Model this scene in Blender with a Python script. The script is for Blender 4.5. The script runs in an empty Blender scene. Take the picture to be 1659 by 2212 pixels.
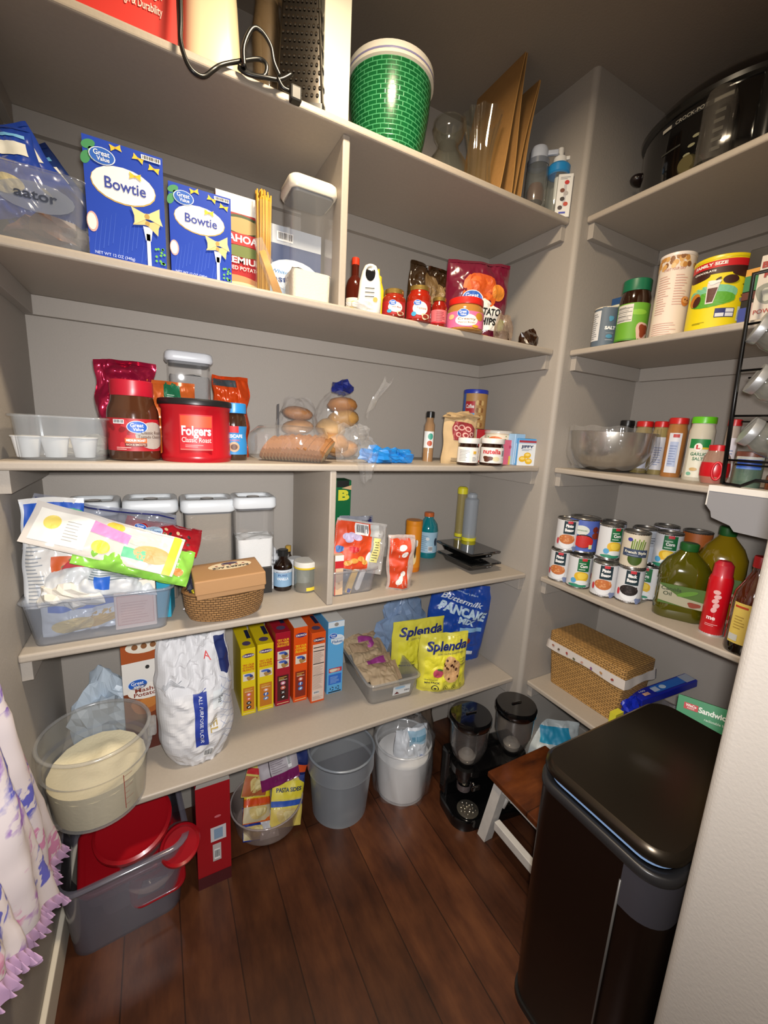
import bpy, bmesh, math, random
from mathutils import Vector, Matrix, noise
PI = math.pi
# ---------------------------------------------------------------- camera, light, exposure
FPX, CX, CY = 893.82, 829.5, 1106.0          # focal length and centre of the 1659x2212 frame
CAMZ = 1.30
YAW, PITCH, ROLL = .507, -.1906, .0534
_f = Vector((math.sin(YAW)*math.cos(PITCH), math.cos(YAW)*math.cos(PITCH), math.sin(PITCH)))
_r0 = Vector((math.cos(YAW), -math.sin(YAW), 0)); _u0 = _r0.cross(_f)
_c, _s = math.cos(ROLL), math.sin(ROLL)
_r = _c*_r0+_s*_u0; _u = -_s*_r0+_c*_u0
scn = bpy.context.scene
COL = scn.collection
cd = bpy.data.cameras.new('camera'); cam = bpy.data.objects.new('camera', cd); COL.objects.link(cam)
cd.sensor_fit = 'HORIZONTAL'; cd.sensor_width = 36; cd.lens = FPX/1659*36; cd.clip_start = .02
cam.matrix_world = Matrix(((_r.x, _u.x, -_f.x, 0), (_r.y, _u.y, -_f.y, 0), (_r.z, _u.z, -_f.z, CAMZ), (0, 0, 0, 1)))
scn.camera = cam
w = bpy.data.worlds.new('world'); scn.world = w; w.use_nodes = True
w.node_tree.nodes['Background'].inputs[0].default_value = (1, .95, .9, 1)
w.node_tree.nodes['Background'].inputs[1].default_value = .08
def lamp(name, kind, loc, power, col, **k):
    l = bpy.data.lights.new(name, kind); l.energy = power; l.color = col
    for a, b in k.items(): setattr(l, a, b)
    o = bpy.data.objects.new(name, l); o.location = loc; COL.objects.link(o); return o
lamp('ceiling_light', 'AREA', (.36, .60, 2.30), 20, (1, .82, .58), shape='DISK', size=.16)
fl = lamp('camera_flash', 'SPOT', (.01, -.01, 1.33), 76, (1, .98, .965), spot_size=math.radians(142), spot_blend=1.0, shadow_soft_size=.02)
fl.rotation_euler = (_f+Vector((-.0, .0, -.17))).to_track_quat('-Z', 'Y').to_euler()
vs = scn.view_settings; vs.view_transform = 'Standard'; vs.look = 'None'; vs.exposure = 0.0; vs.gamma = 1
scn.cycles.transparent_max_bounces = 24
# ---------------------------------------------------------------- placing things on the planes they stand on
def ray(px, py): return _f*FPX+_r*(px-CX)+_u*(CY-py)
def on(z, px, py):
    d = ray(px, py); t = (z-CAMZ)/d.z; return Vector((d.x*t, d.y*t))
def onx(x, px, py):
    d = ray(px, py); t = x/d.x; return Vector((x, d.y*t, CAMZ+d.z*t))
def ony(y, px, py):
    d = ray(px, py); t = y/d.y; return Vector((d.x*t, y, CAMZ+d.z*t))
def hz(x, y, py):                              # height of the upright line over (x, y) at image row py
    k = (CY-py)/FPX; q = Vector((x, y, 0))
    return CAMZ+(k*q.dot(_f)-q.dot(_u))/(_u.z-k*_f.z)
# ---------------------------------------------------------------- materials
MATS = {}
ALB = [1.0]                                    # paper and plastic are never pure white
def lin(c):
    if isinstance(c, str):
        c = tuple(int(c[i:i+2], 16)/255 for i in (0, 2, 4))
        c = tuple(x/12.92 if x <= .04045 else ((x+.055)/1.055)**2.4 for x in c)
    return tuple(c)+(1,)
def mat(c, rough=.5, metal=0, spec=.5, bump=0, scale=60, var=0, coat=0, emit=0):
    key = (c, rough, metal, spec, bump, scale, var, coat, ALB[0])
    if key in MATS: return MATS[key]
    m = bpy.data.materials.new('paint_%s' % (c if isinstance(c, str) else 'x')); m.use_nodes = True
    nt = m.node_tree; b = nt.nodes['Principled BSDF']
    cl = tuple(x*ALB[0] for x in lin(c)[:3])+(1,)
    b.inputs['Base Color'].default_value = cl; b.inputs['Roughness'].default_value = rough
    b.inputs['Metallic'].default_value = metal; b.inputs['Specular IOR Level'].default_value = spec
    b.inputs['Coat Weight'].default_value = coat
    if bump or var:
        tc = nt.nodes.new('ShaderNodeTexCoord'); n = nt.nodes.new('ShaderNodeTexNoise')
        n.inputs['Scale'].default_value = scale; n.inputs['Detail'].default_value = 5
        nt.links.new(tc.outputs['Object'], n.inputs['Vector'])
        if bump:
            bp = nt.nodes.new('ShaderNodeBump'); bp.inputs['Strength'].default_value = bump; bp.inputs['Distance'].default_value = .002
            nt.links.new(n.outputs['Fac'], bp.inputs['Height']); nt.links.new(bp.outputs[0], b.inputs['Normal'])
        if var:
            mx = nt.nodes.new('ShaderNodeMix'); mx.data_type = 'RGBA'; mx.blend_type = 'MULTIPLY'; mx.inputs[0].default_value = var
            mx.inputs[6].default_value = cl
            rp = nt.nodes.new('ShaderNodeValToRGB'); rp.color_ramp.elements[0].position = .35; rp.color_ramp.elements[1].position = .65
            rp.color_ramp.elements[0].color = (.35, .35, .35, 1)
            nt.links.new(n.outputs['Fac'], rp.inputs[0]); nt.links.new(rp.outputs[0], mx.inputs[7]); nt.links.new(mx.outputs[2], b.inputs['Base Color'])
    MATS[key] = m; return m
def clear(c='ffffff', a=.08, rough=.08, gloss=1.0, scale=0):
    """thin clear plastic or glass: mostly see-through, milky by a, reflecting at grazing angles"""
    key = ('clear', c, a, rough, gloss, scale)
    if key in MATS: return MATS[key]
    m = bpy.data.materials.new('clear_%s' % c); m.use_nodes = True; nt = m.node_tree; N = nt.nodes
    out = N['Material Output']; N.remove(N['Principled BSDF'])
    tr = N.new('ShaderNodeBsdfTransparent'); tr.inputs[0].default_value = tuple(.62+.38*x for x in lin(c)[:3])+(1,)
    df = N.new('ShaderNodeBsdfPrincipled'); df.inputs['Base Color'].default_value = lin(c); df.inputs['Roughness'].default_value = .5
    gl = N.new('ShaderNodeBsdfGlossy'); gl.inputs['Roughness'].default_value = rough; gl.inputs[0].default_value = (gloss, gloss, gloss, 1)
    lw = N.new('ShaderNodeLayerWeight'); lw.inputs[0].default_value = .5; pw_ = N.new('ShaderNodeMath'); pw_.operation = 'POWER'; pw_.inputs[1].default_value = 4; fr = N.new('ShaderNodeMath'); fr.operation = 'MULTIPLY_ADD'; fr.inputs[1].default_value = .75; fr.inputs[2].default_value = .045; nt.links.new(lw.outputs['Facing'], pw_.inputs[0]); nt.links.new(pw_.outputs[0], fr.inputs[0])
    m1 = N.new('ShaderNodeMixShader'); m1.inputs[0].default_value = a
    m2 = N.new('ShaderNodeMixShader')
    nt.links.new(tr.outputs[0], m1.inputs[1]); nt.links.new(df.outputs[0], m1.inputs[2])
    nt.links.new(fr.outputs[0], m2.inputs[0]); nt.links.new(m1.outputs[0], m2.inputs[1]); nt.links.new(gl.outputs[0], m2.inputs[2])
    nt.links.new(m2.outputs[0], out.inputs[0])
    if scale:
        n = N.new('ShaderNodeTexNoise'); n.inputs['Scale'].default_value = scale; bp = N.new('ShaderNodeBump'); bp.inputs['Strength'].default_value = .6; bp.inputs['Distance'].default_value = .004
        tc = N.new('ShaderNodeTexCoord'); nt.links.new(tc.outputs['Object'], n.inputs['Vector'])
        nt.links.new(n.outputs['Fac'], bp.inputs['Height'])
        for q in (gl, df): nt.links.new(bp.outputs[0], q.inputs['Normal'])
        nt.links.new(bp.outputs[0], lw.inputs['Normal'])
    MATS[key] = m; return m
def woven(c1, c2, sx, sz, rough=.6, mode='weave', bump=.8):
    key = ('woven', c1, c2, sx, sz, mode)
    if key in MATS: return MATS[key]
    m = bpy.data.materials.new('woven'); m.use_nodes = True; nt = m.node_tree; N = nt.nodes; b = N['Principled BSDF']; L = nt.links.new
    tc = N.new('ShaderNodeTexCoord'); br = N.new('ShaderNodeTexBrick'); br.offset = .5
    uv = N.new('ShaderNodeUVMap'); L(uv.outputs[0], br.inputs['Vector'])
    br.inputs['Scale'].default_value = 1; br.inputs['Brick Width'].default_value = sx; br.inputs['Row Height'].default_value = sz
    br.inputs['Mortar Size'].default_value = sz*.14; br.inputs['Mortar Smooth'].default_value = .6
    br.inputs['Color1'].default_value = lin(c1); br.inputs['Color2'].default_value = tuple(x*.78 for x in lin(c1)[:3])+(1,); br.inputs['Mortar'].default_value = lin(c2)
    L(br.outputs['Color'], b.inputs['Base Color'])
    bp = N.new('ShaderNodeBump'); bp.invert = True; bp.inputs['Strength'].default_value = bump; bp.inputs['Distance'].default_value = .003
    L(br.outputs['Fac'], bp.inputs['Height']); L(bp.outputs[0], b.inputs['Normal']); b.inputs['Roughness'].default_value = rough
    MATS[key] = m; return m
# ---------------------------------------------------------------- mesh collector
_T = {}
def text_geo(s, shear=0, bold=0):
    k = (s, shear, bold)
    if k not in _T:
        c = bpy.data.curves.new('t', 'FONT'); c.body = s; c.size = 1; c.align_x = 'CENTER'; c.align_y = 'CENTER'; c.shear = shear; c.offset = bold; c.resolution_u = 3
        o = bpy.data.objects.new('t', c); me = o.to_mesh()
        vs_ = [(v.co.x, v.co.y) for v in me.vertices]; fs = [tuple(p.vertices) for p in me.polygons]
        o.to_mesh_clear(); bpy.data.objects.remove(o); bpy.data.curves.remove(c)
        xs = [v[0] for v in vs_] or [0, 1]
        _T[k] = (vs_, fs, max(xs)-min(xs), (max(xs)+min(xs))/2)
    return _T[k]
def flat(u, v, d): return (u, -d, v)                                     # front face of a box whose front is y = 0
def topf(z): return lambda u, v, d: (u, v, z+d)
def sidef(x): return lambda u, v, d: (x+d, u, v)                          # right side (u runs back)
def sidel(x): return lambda u, v, d: (x-d, u, v)
def cylf(r, cx=0, cy=0):
    rf = r if callable(r) else (lambda v: r)
    def f(u, v, d):
        R = rf(v); a = u/R; return (cx+(R+d)*math.sin(a), cy-(R+d)*math.cos(a), v)
    return f
EPS = .0005
def fine(pts, fs, lim):                        # cut long letter triangles so that they follow a curved wall
    pts = list(pts); out = []; mid = {}
    st = [(f[0], f[i], f[i+1]) for f in fs for i in range(1, len(f)-1)]
    while st:
        a, b, c = st.pop(); E_ = [((pts[p][0]-pts[q][0])**2+(pts[p][1]-pts[q][1])**2, p, q, o) for p, q, o in ((a, b, c), (b, c, a), (c, a, b))]
        L, p, q, o = max(E_)
        if L < lim*lim or len(pts) > 6000: out.append((a, b, c)); continue
        k = (min(p, q), max(p, q))
        if k not in mid: mid[k] = len(pts); pts.append(((pts[p][0]+pts[q][0])/2, (pts[p][1]+pts[q][1])/2))
        st += [(p, mid[k], o), (mid[k], q, o)]
    return pts, out
class M:
    def __init__(s): s.v = []; s.f = []; s.m = []; s.sm = []; s.mats = []; s.fn = flat; s.uv = {}
    def mi(s, m):
        if isinstance(m, str): m = mat(m)
        if m not in s.mats: s.mats.append(m)
        return s.mats.index(m)
    def add(s, vs_, fs, m, smooth=False, xf=None):
        o = len(s.v); i = s.mi(m)
        for p in vs_: s.v.append(tuple(xf @ Vector(p)) if xf else tuple(p))
        for f in fs: s.f.append(tuple(a+o for a in f)); s.m.append(i); s.sm.append(smooth)
        return s
    def box(s, x0, x1, y0, y1, z0, z1, m, bev=0, seg=2, xf=None):
        if bev:
            b = bmesh.new(); bmesh.ops.create_cube(b, size=1)
            for v in b.verts: v.co = Vector(((x0+x1)/2+v.co.x*(x1-x0), (y0+y1)/2+v.co.y*(y1-y0), (z0+z1)/2+v.co.z*(z1-z0)))
            bmesh.ops.bevel(b, geom=b.edges[:], offset=bev, segments=seg, affect='EDGES', profile=.5)
            b.verts.index_update()
            s.add([v.co[:] for v in b.verts], [tuple(v.index for v in f.verts) for f in b.faces], m, False, xf); b.free(); return s
        v = [(x, y, z) for z in (z0, z1) for y in (y0, y1) for x in (x0, x1)]
        return s.add(v, [(0, 2, 3, 1), (4, 5, 7, 6), (0, 1, 5, 4), (1, 3, 7, 5), (3, 2, 6, 7), (2, 0, 4, 6)], m, False, xf)
    def lathe(s, prof, m, n=28, cx=0, cy=0, xf=None, smooth=True, flute=None):
        """prof: list of (r, z[, material]); sharp corners get rings of their own"""
        segs = []; cur = [prof[0]]
        for i in range(1, len(prof)):
            cur.append(prof[i])
            if i < len(prof)-1:
                a = Vector((prof[i][0]-prof[i-1][0], prof[i][1]-prof[i-1][1])); b = Vector((prof[i+1][0]-prof[i][0], prof[i+1][1]-prof[i][1]))
                if a.length > 1e-7 and b.length > 1e-7 and a.angle(b) > .6: segs.append(cur); cur = [prof[i]]
        segs.append(cur)
        for sg in segs:
            vs_ = []; fs = []
            for r, z in [q[:2] for q in sg]:
                for k in range(n):
                    a = 2*PI*k/n; rr = r*(1+(flute(a, z) if flute else 0)); vs_.append((cx+rr*math.sin(a), cy-rr*math.cos(a), z))
            for j in range(len(sg)-1):
                for k in range(n): k2 = (k+1) % n; fs.append((j*n+k, j*n+k2, (j+1)*n+k2, (j+1)*n+k))
            s.add(vs_, fs, m, smooth, xf)
        return s
    def disc(s, r, z, m, cx=0, cy=0, n=28, xf=None, up=True):
        return s.add([(cx+r*math.sin(2*PI*k/n), cy-r*math.cos(2*PI*k/n), z) for k in range(n)], [tuple(range(n))], m, False, xf)
    def loft(s, secs, m, n=5, cap=(True, True), smooth=True, xf=None):
        """secs: (z, halfx, halfy, r[, ox, oy]) rounded rectangles"""
        vs_ = []; fs = []; c = 4*(n+1)
        for q in secs:
            z, hx, hy, r = q[:4]; ox, oy = (q[4], q[5]) if len(q) > 4 else (0, 0); r = min(r, hx, hy)
            for k, (sx, sy) in enumerate(((1, -1), (1, 1), (-1, 1), (-1, -1))):
                for j in range(n+1):
                    a = -PI/2+k*PI/2+j/n*PI/2
                    vs_.append((ox+sx*(hx-r)+r*math.cos(a), oy+sy*(hy-r)+r*math.sin(a), z))
        for j in range(len(secs)-1):
            for k in range(c): k2 = (k+1) % c; fs.append((j*c+k, j*c+k2, (j+1)*c+k2, (j+1)*c+k))
        s.add(vs_, fs, m, smooth, xf)
        if cap[0]: s.add(vs_[:c], [tuple(reversed(range(c)))], m, False, xf)
        if cap[1]: s.add(vs_[-c:], [tuple(range(c))], m, False, xf)
        return s
    def tube(s, pts, r, m, n=8, closed=False, xf=None):
        P = [Vector(p) for p in pts]; vs_ = []; fs = []; N = len(P); nrm = None
        for i, p in enumerate(P):
            t = (P[(i+1) % N]-P[i-1]) if closed or 0 < i < N-1 else (P[1]-P[0] if i == 0 else P[-1]-P[-2])
            t.normalize()
            if nrm is None: nrm = t.orthogonal()
            nrm = (nrm-t*nrm.dot(t)); nrm = nrm.normalized() if nrm.length > 1e-6 else t.orthogonal().normalized()
            b = t.cross(nrm); rr = r[i] if isinstance(r, (list, tuple)) else r
            for k in range(n): a = 2*PI*k/n; vs_.append(tuple(p+nrm*rr*math.cos(a)+b*rr*math.sin(a)))
        for i in range(N if closed else N-1):
            i2 = (i+1) % N
            for k in range(n): k2 = (k+1) % n; fs.append((i*n+k, i*n+k2, i2*n+k2, i2*n+k))
        if not closed: fs.append(tuple(reversed(range(n)))); fs.append(tuple((N-1)*n+k for k in range(n)))
        return s.add(vs_, fs, m, True, xf)
    def prism(s, poly, y0, y1, m, xf=None):
        """poly in (x, z), extruded along y"""
        n = len(poly); v = [(x, y0, z) for x, z in poly]+[(x, y1, z) for x, z in poly]
        return s.add(v, [tuple(range(n)), tuple(range(2*n-1, n-1, -1))]+[(k, (k+1) % n+0, (k+1) % n+n, k+n)[::-1] for k in range(n)], m, False, xf)
    def blob(s, c, r, m, n=10, noise_=0, seed=0, xf=None):
        vs_ = []; fs = []; h = n; w_ = 2*n
        for j in range(h+1):
            for k in range(w_):
                a = 2*PI*k/w_; t = PI*j/h; d = Vector((math.sin(t)*math.cos(a), math.sin(t)*math.sin(a), math.cos(t)))
                q = 1+noise_*noise.noise(d*2.2+Vector((seed, seed*1.7, 0))) if noise_ else 1
                vs_.append((c[0]+d.x*r[0]*q, c[1]+d.y*r[1]*q, c[2]+d.z*r[2]*q))
        for j in range(h):
            for k in range(w_): k2 = (k+1) % w_; fs.append((j*w_+k, (j+1)*w_+k, (j+1)*w_+k2, j*w_+k2))
        return s.add(vs_, fs, m, True, xf)
    # flat shapes laid on the current surface s.fn(u, v, lift)
    def grid(s, nu, nv, fn, m, smooth=True, loop=False):
        vs_ = [fn(i/nu, j/nv) for j in range(nv+1) for i in range(nu+1)]
        return s.add(vs_, [(j*(nu+1)+i, j*(nu+1)+i+1, (j+1)*(nu+1)+i+1, (j+1)*(nu+1)+i) for j in range(nv) for i in range(nu)], m, smooth)
    def rect(s, u0, u1, v0, v1, m, l=1, n=None):
        curved = s.fn is not flat
        nu = n or (max(4, min(40, int(abs(u1-u0)/.005))) if curved else 1); nv = n or (max(1, min(40, int(abs(v1-v0)/.005))) if curved else 1)
        return s.grid(nu, nv, lambda a, b: s.fn(u0+(u1-u0)*a, v0+(v1-v0)*b, EPS*l), m, curved)
    def ell(s, u, v, ru, rv, m, l=1, n=20, rot=0, wob=0):
        vs_ = [s.fn(u, v, EPS*l)]; c, sn = math.cos(rot), math.sin(rot)
        R_ = (.5, 1) if s.fn is flat or max(ru, rv) < .012 else (.2, .4, .6, .8, 1)
        for q in R_:
            for k in range(n):
                a = 2*PI*k/n; w_ = q*(1+wob*math.sin(k*7.3)); x, y = ru*w_*math.cos(a), rv*w_*math.sin(a); vs_.append(s.fn(u+x*c-y*sn, v+x*sn+y*c, EPS*l))
        fs = [(0, 1+k, 1+(k+1) % n) for k in range(n)]+[(1+j*n+k, 1+j*n+n+k, 1+j*n+n+(k+1) % n, 1+j*n+(k+1) % n) for j in range(len(R_)-1) for k in range(n)]
        return s.add(vs_, fs, m)
    def poly(s, pts, m, l=1):
        fs = [tuple(range(len(pts)))]
        if s.fn is not flat and len(pts) < 8: pts, fs = fine(pts, fs, .006)
        return s.add([s.fn(u, v, EPS*l) for u, v in pts], fs, m)
    def text(s, t, u, v, h, m, w=None, l=2, rot=0, shear=0, bold=.01):
        vs_, fs, W, c0 = text_geo(t, shear, bold); sx = (w/W) if w else h; c, sn = math.cos(rot), math.sin(rot)
        pts = [((x-c0)*sx, y*h) for x, y in vs_]
        if s.fn is not flat: pts, fs = fine(pts, fs, max(.004, h*.16))
        return s.add([s.fn(u+x*c-y*sn, v+x*sn+y*c, EPS*l) for x, y in pts], fs, m)
    def lines(s, u0, u1, v0, v1, n, m, l=2, fill=.35, seed=1):
        rnd = random.Random(seed); d = (v1-v0)/n
        for i in range(n): s.rect(u0, u0+(u1-u0)*rnd.uniform(.6, 1), v0+d*i, v0+d*i+d*fill, m, l)
        return s
    def bars(s, u0, u1, v0, v1, m='111111', l=3, seed=1):
        rnd = random.Random(seed); s.rect(u0, u1, v0, v1, 'f4f4f4', l-1); u = u0+(u1-u0)*.08
        while u < u1-(u1-u0)*.1:
            w_ = (u1-u0)*rnd.uniform(.02, .06); s.rect(u, u+w_, v0+(v1-v0)*.2, v1-(v1-v0)*.1, m, l); u += w_+(u1-u0)*rnd.uniform(.02, .05)
        return s
    def obj(s, name, parent=None, loc=None, rz=0, uvf=None):
        me = bpy.data.meshes.new(name); me.from_pydata(s.v, [], s.f); me.polygons.foreach_set('material_index', s.m); me.polygons.foreach_set('use_smooth', s.sm)
        for m in s.mats: me.materials.append(m)
        if uvf:
            l = me.uv_layers.new(name='UVMap')
            for p in me.polygons:
                us = [uvf(me.vertices[me.loops[i].vertex_index].co, p.normal) for i in p.loop_indices]
                if max(u[0] for u in us)-min(u[0] for u in us) > 2*PI*.5*_UVW[0]:
                    us = [(u[0]+2*PI*_UVW[0] if u[0] < 0 else u[0], u[1]) for u in us]
                for i, u in zip(p.loop_indices, us): l.data[i].uv = u
        me.update(); me.validate()
        o = bpy.data.objects.new(name, me); COL.objects.link(o)
        if parent: o.parent = parent
        if loc is not None: o.location = loc
        if rz: o.rotation_euler = (0, 0, rz)
        return o
_UVW = [1e9]
def uvcyl(r):
    def f(co, n):
        _UVW[0] = r; return (math.atan2(co.x, -co.y)*r, co.z) if abs(n.z) < .8 else (co.x, co.y)
    return f
def uvbox(co, n):
    _UVW[0] = 1e9
    return (co.x, co.z) if abs(n.y) > .6 else ((co.y, co.z) if abs(n.x) > .6 else (co.x, co.y))
def tag(o, label, cat, group=None):
    o['label'] = label; o['category'] = cat
    if group: o['group'] = group
    return o
def thing(name, label, cat, loc=(0, 0, 0), rz=0, group=None, tilt=None):
    o = bpy.data.objects.new(name, None); COL.objects.link(o); o.location = loc; o.rotation_euler = (tilt[0] if tilt else 0, tilt[1] if tilt else 0, rz); o.empty_display_size = .02
    return tag(o, label, cat, group)
def struct(name, m, **k): o = m.obj(name, **k); o['kind'] = 'structure'; return o
def edge(z, l, r):                             # stand something by its lower front edge seen from l to r
    a = on(z, *l); b = on(z, *r); d = b-a
    return Vector(((a.x+b.x)/2, (a.y+b.y)/2, z)), math.atan2(d.y, d.x), d.length
def rnd_at(z, lx, rx, by):                     # stand something round by its foot seen from lx to rx, nearest point at row by
    p = on(z, (lx+rx)/2, by); a = on(z, lx, by); b = on(z, rx, by); R = p.length; wd = abs((b-a).dot(Vector((-p.y, p.x)))/R)
    r = wd/2
    for _ in range(3): r = wd/2*(1+r/R)
    c = p*(1+r/R)
    return Vector((c.x, c.y, z)), math.atan2(-p.x, p.y), r
def rcan(z, lx, rx, by, ty=None):              # foot plus height to row ty of its nearest top point
    loc, rz, r = rnd_at(z, lx, rx, by)
    p = Vector((loc.x, loc.y)); q = p*(1-r/p.length)
    return loc, rz, r, (hz(q.x, q.y, ty)-z if ty is not None else None)

def _sol(p0, d, k, ax):                        # step t along p0 + t d that lands on image column (ax = _r) or row (ax = _u)
    p0 = Vector(p0)-Vector((0, 0, CAMZ)); d = Vector(d)
    return (k*p0.dot(_f)-p0.dot(ax))/(d.dot(ax)-k*d.dot(_f))
def xcol(y, z, px): return _sol((0, y, z), (1, 0, 0), (px-CX)/FPX, _r)
def ycol(x, z, px): return _sol((x, 0, z), (0, 1, 0), (px-CX)/FPX, _r)
def facey(z, y, l, r, ty=None, side=0):        # front face in the plane y, columns l..r at its foot -> loc, width, height
    a, b = xcol(y, z, l), xcol(y, z, r); h = None
    if ty is not None: h = hz([a, (a+b)/2, b][side], y, ty)-z
    return Vector(((a+b)/2, y, z)), b-a, h
def _cyl(z, a, b, ty):
    th = a.angle(b); c = (a.normalized()+b.normalized()).normalized(); R = (a.length+b.length)/2/math.cos(th/2)*math.cos(th/2); r = R*math.sin(th/2)
    p = c*R; q = c*(R-r); return Vector((p.x, p.y, z)), math.atan2(-p.x, p.y), r, (hz(q.x, q.y, ty)-z if ty is not None else None)
def cyly(z, y, l, r, ty=None, zc=None):        # round thing centred in the plane y, silhouette columns l..r at height zc
    zz = z if zc is None else zc
    return _cyl(z, Vector((xcol(y, zz, l), y)), Vector((xcol(y, zz, r), y)), ty)
def cylx(z, x, l, r, ty=None, zc=None):
    zz = z if zc is None else zc
    return _cyl(z, Vector((x, ycol(x, zz, l))), Vector((x, ycol(x, zz, r))), ty)
# ---------------------------------------------------------------- the room
X0, X1, XB = -.262, 1.1586, 1.577          # left wall, partition face, back of the right alcove
YF, YW, YB, YN = 1.0, .9664, 1.3553, .205  # shelf fronts, partition end, back wall, near wall
XR = 1.193                                  # fronts of the right shelves
ZS = {'A': 1.981, 'B': 1.595, 'C': 1.2115, 'D': .8235, 'E': .4065}
ZC = 2.362; TH = .018
XJ = .64
PAINT = mat('9a938b', .62, bump=.25, scale=220)
CEIL = mat('857b70', .8, bump=.3, scale=180)
SHELF = mat('a1978b', .5, bump=.12, scale=120, var=.06)
def wall(name, x0, x1, y0, y1, z0=0, z1=ZC, m=PAINT, bev=0):
    return struct(name, M().box(x0, x1, y0, y1, z0, z1, m, bev, 4))
wall('wall_left', X0-.1, X0, -1.6, YB+.1)
wall('wall_back', X0, X1, YB, YB+.1)
# partition between the two runs of shelves, with its rounded outside corner
m = M(); pl = [(X1, YB), (X1, YB+.1), (XB+.1, YB+.1), (XB+.1, YW)]
rc = .016
pl += [(X1+rc+rc*math.cos(a), YW+rc+rc*math.sin(a)) for a in [-PI/2-k*PI/2/8 for k in range(9)]]
n = len(pl)
m.add([(x, y, 0) for x, y in pl]+[(x, y, ZC) for x, y in pl], [(k, (k+1) % n, (k+1) % n+n, k+n) for k in range(n)], PAINT, False)
struct('wall_partition', m)
wall('wall_right', XB, XB+.1, YN-.3, YW)
# near wall with the rounded edge of the doorway
m = M(); pl = [(XB+.1, YN), (XB+.1, -.5), (XJ, -.5)]
pl += [(XJ+rc-rc*math.cos(a), YN-rc+rc*math.sin(a)) for a in [k*PI/2/8 for k in range(9)]]
n = len(pl)
m.add([(x, y, 0) for x, y in pl]+[(x, y, ZC) for x, y in pl], [(k, (k+1) % n, (k+1) % n+n, k+n) for k in range(n)], PAINT, False)
struct('wall_doorway', m)
struct('ceiling', M().box(X0-.1, XB+.1, -1.6, YB+.1, ZC, ZC+.05, CEIL))
def wood(name, c1, c2, c3, pw=.127, plen=1.1, rough=.35, axis='y'):
    m = bpy.data.materials.new(name); m.use_nodes = True; nt = m.node_tree; N = nt.nodes; L = nt.links.new; b = N['Principled BSDF']
    tc = N.new('ShaderNodeTexCoord'); mp = N.new('ShaderNodeMapping'); L(tc.outputs['Object'], mp.inputs[0])
    if axis == 'y': mp.inputs['Rotation'].default_value = (0, 0, PI/2)
    br = N.new('ShaderNodeTexBrick'); L(mp.outputs[0], br.inputs['Vector']); br.inputs['Scale'].default_value = 1
    br.inputs['Brick Width'].default_value = plen; br.inputs['Row Height'].default_value = pw; br.inputs['Mortar Size'].default_value = .0016; br.offset = .37
    br.inputs['Color1'].default_value = (.3, .3, .3, 1); br.inputs['Color2'].default_value = (.9, .9, .9, 1); br.inputs['Mortar'].default_value = (0, 0, 0, 1)
    m2 = N.new('ShaderNodeMapping'); m2.inputs['Scale'].default_value = (2.6, 10, 1); L(mp.outputs[0], m2.inputs[0])
    n1 = N.new('ShaderNodeTexNoise'); n1.inputs['Scale'].default_value = 1.6; n1.inputs['Detail'].default_value = 8; n1.inputs['Roughness'].default_value = .65; L(m2.outputs[0], n1.inputs['Vector'])
    n2 = N.new('ShaderNodeTexNoise'); n2.inputs['Scale'].default_value = 9; n2.inputs['Detail'].default_value = 4; L(mp.outputs[0], n2.inputs['Vector'])
    ad = N.new('ShaderNodeMix'); ad.data_type = 'RGBA'; ad.inputs[0].default_value = .35; L(n1.outputs['Fac'], ad.inputs[6]); L(n2.outputs['Fac'], ad.inputs[7])
    rp = N.new('ShaderNodeValToRGB'); e = rp.color_ramp.elements; e[0].position = .36; e[0].color = lin(c1); e[1].position = .66; e[1].color = lin(c3); q = e.new(.5); q.color = lin(c2)
    L(ad.outputs[2], rp.inputs[0])
    mx = N.new('ShaderNodeMix'); mx.data_type = 'RGBA'; mx.blend_type = 'MULTIPLY'; mx.inputs[0].default_value = .75; L(rp.outputs[0], mx.inputs[6]); L(br.outputs['Color'], mx.inputs[7]); L(mx.outputs[2], b.inputs['Base Color'])
    bp = N.new('ShaderNodeBump'); bp.inputs['Strength'].default_value = .25; bp.inputs['Distance'].default_value = .002; L(ad.outputs[2], bp.inputs['Height']); L(bp.outputs[0], b.inputs['Normal'])
    b.inputs['Roughness'].default_value = rough
    return m
FLOOR = wood('floor_planks', '351a0e', '4f2b18', '663c22')
struct('floor', M().box(X0-.1, XB+.1, -1.6, YB+.1, -.03, 0, FLOOR))
BASE = mat('d8cfbe', .4)
struct('baseboard_left', M().box(X0, X0+.012, -.4, YB-.012, 0, .085, BASE, .003))
struct('baseboard_back', M().box(X0, X1-.012, YB-.012, YB, 0, .085, PAINT, .003))
struct('baseboard_partition', M().box(X1-.012, X1, YW+.01, YB-.012, 0, .085, PAINT, .003))
struct('baseboard_right', M().box(XB-.012, XB, YN, YW, 0, .085, PAINT, .003))
NAMES = {'A': 'topmost', 'B': 'second from top', 'C': 'middle', 'D': 'fourth from top', 'E': 'lowest'}
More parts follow.
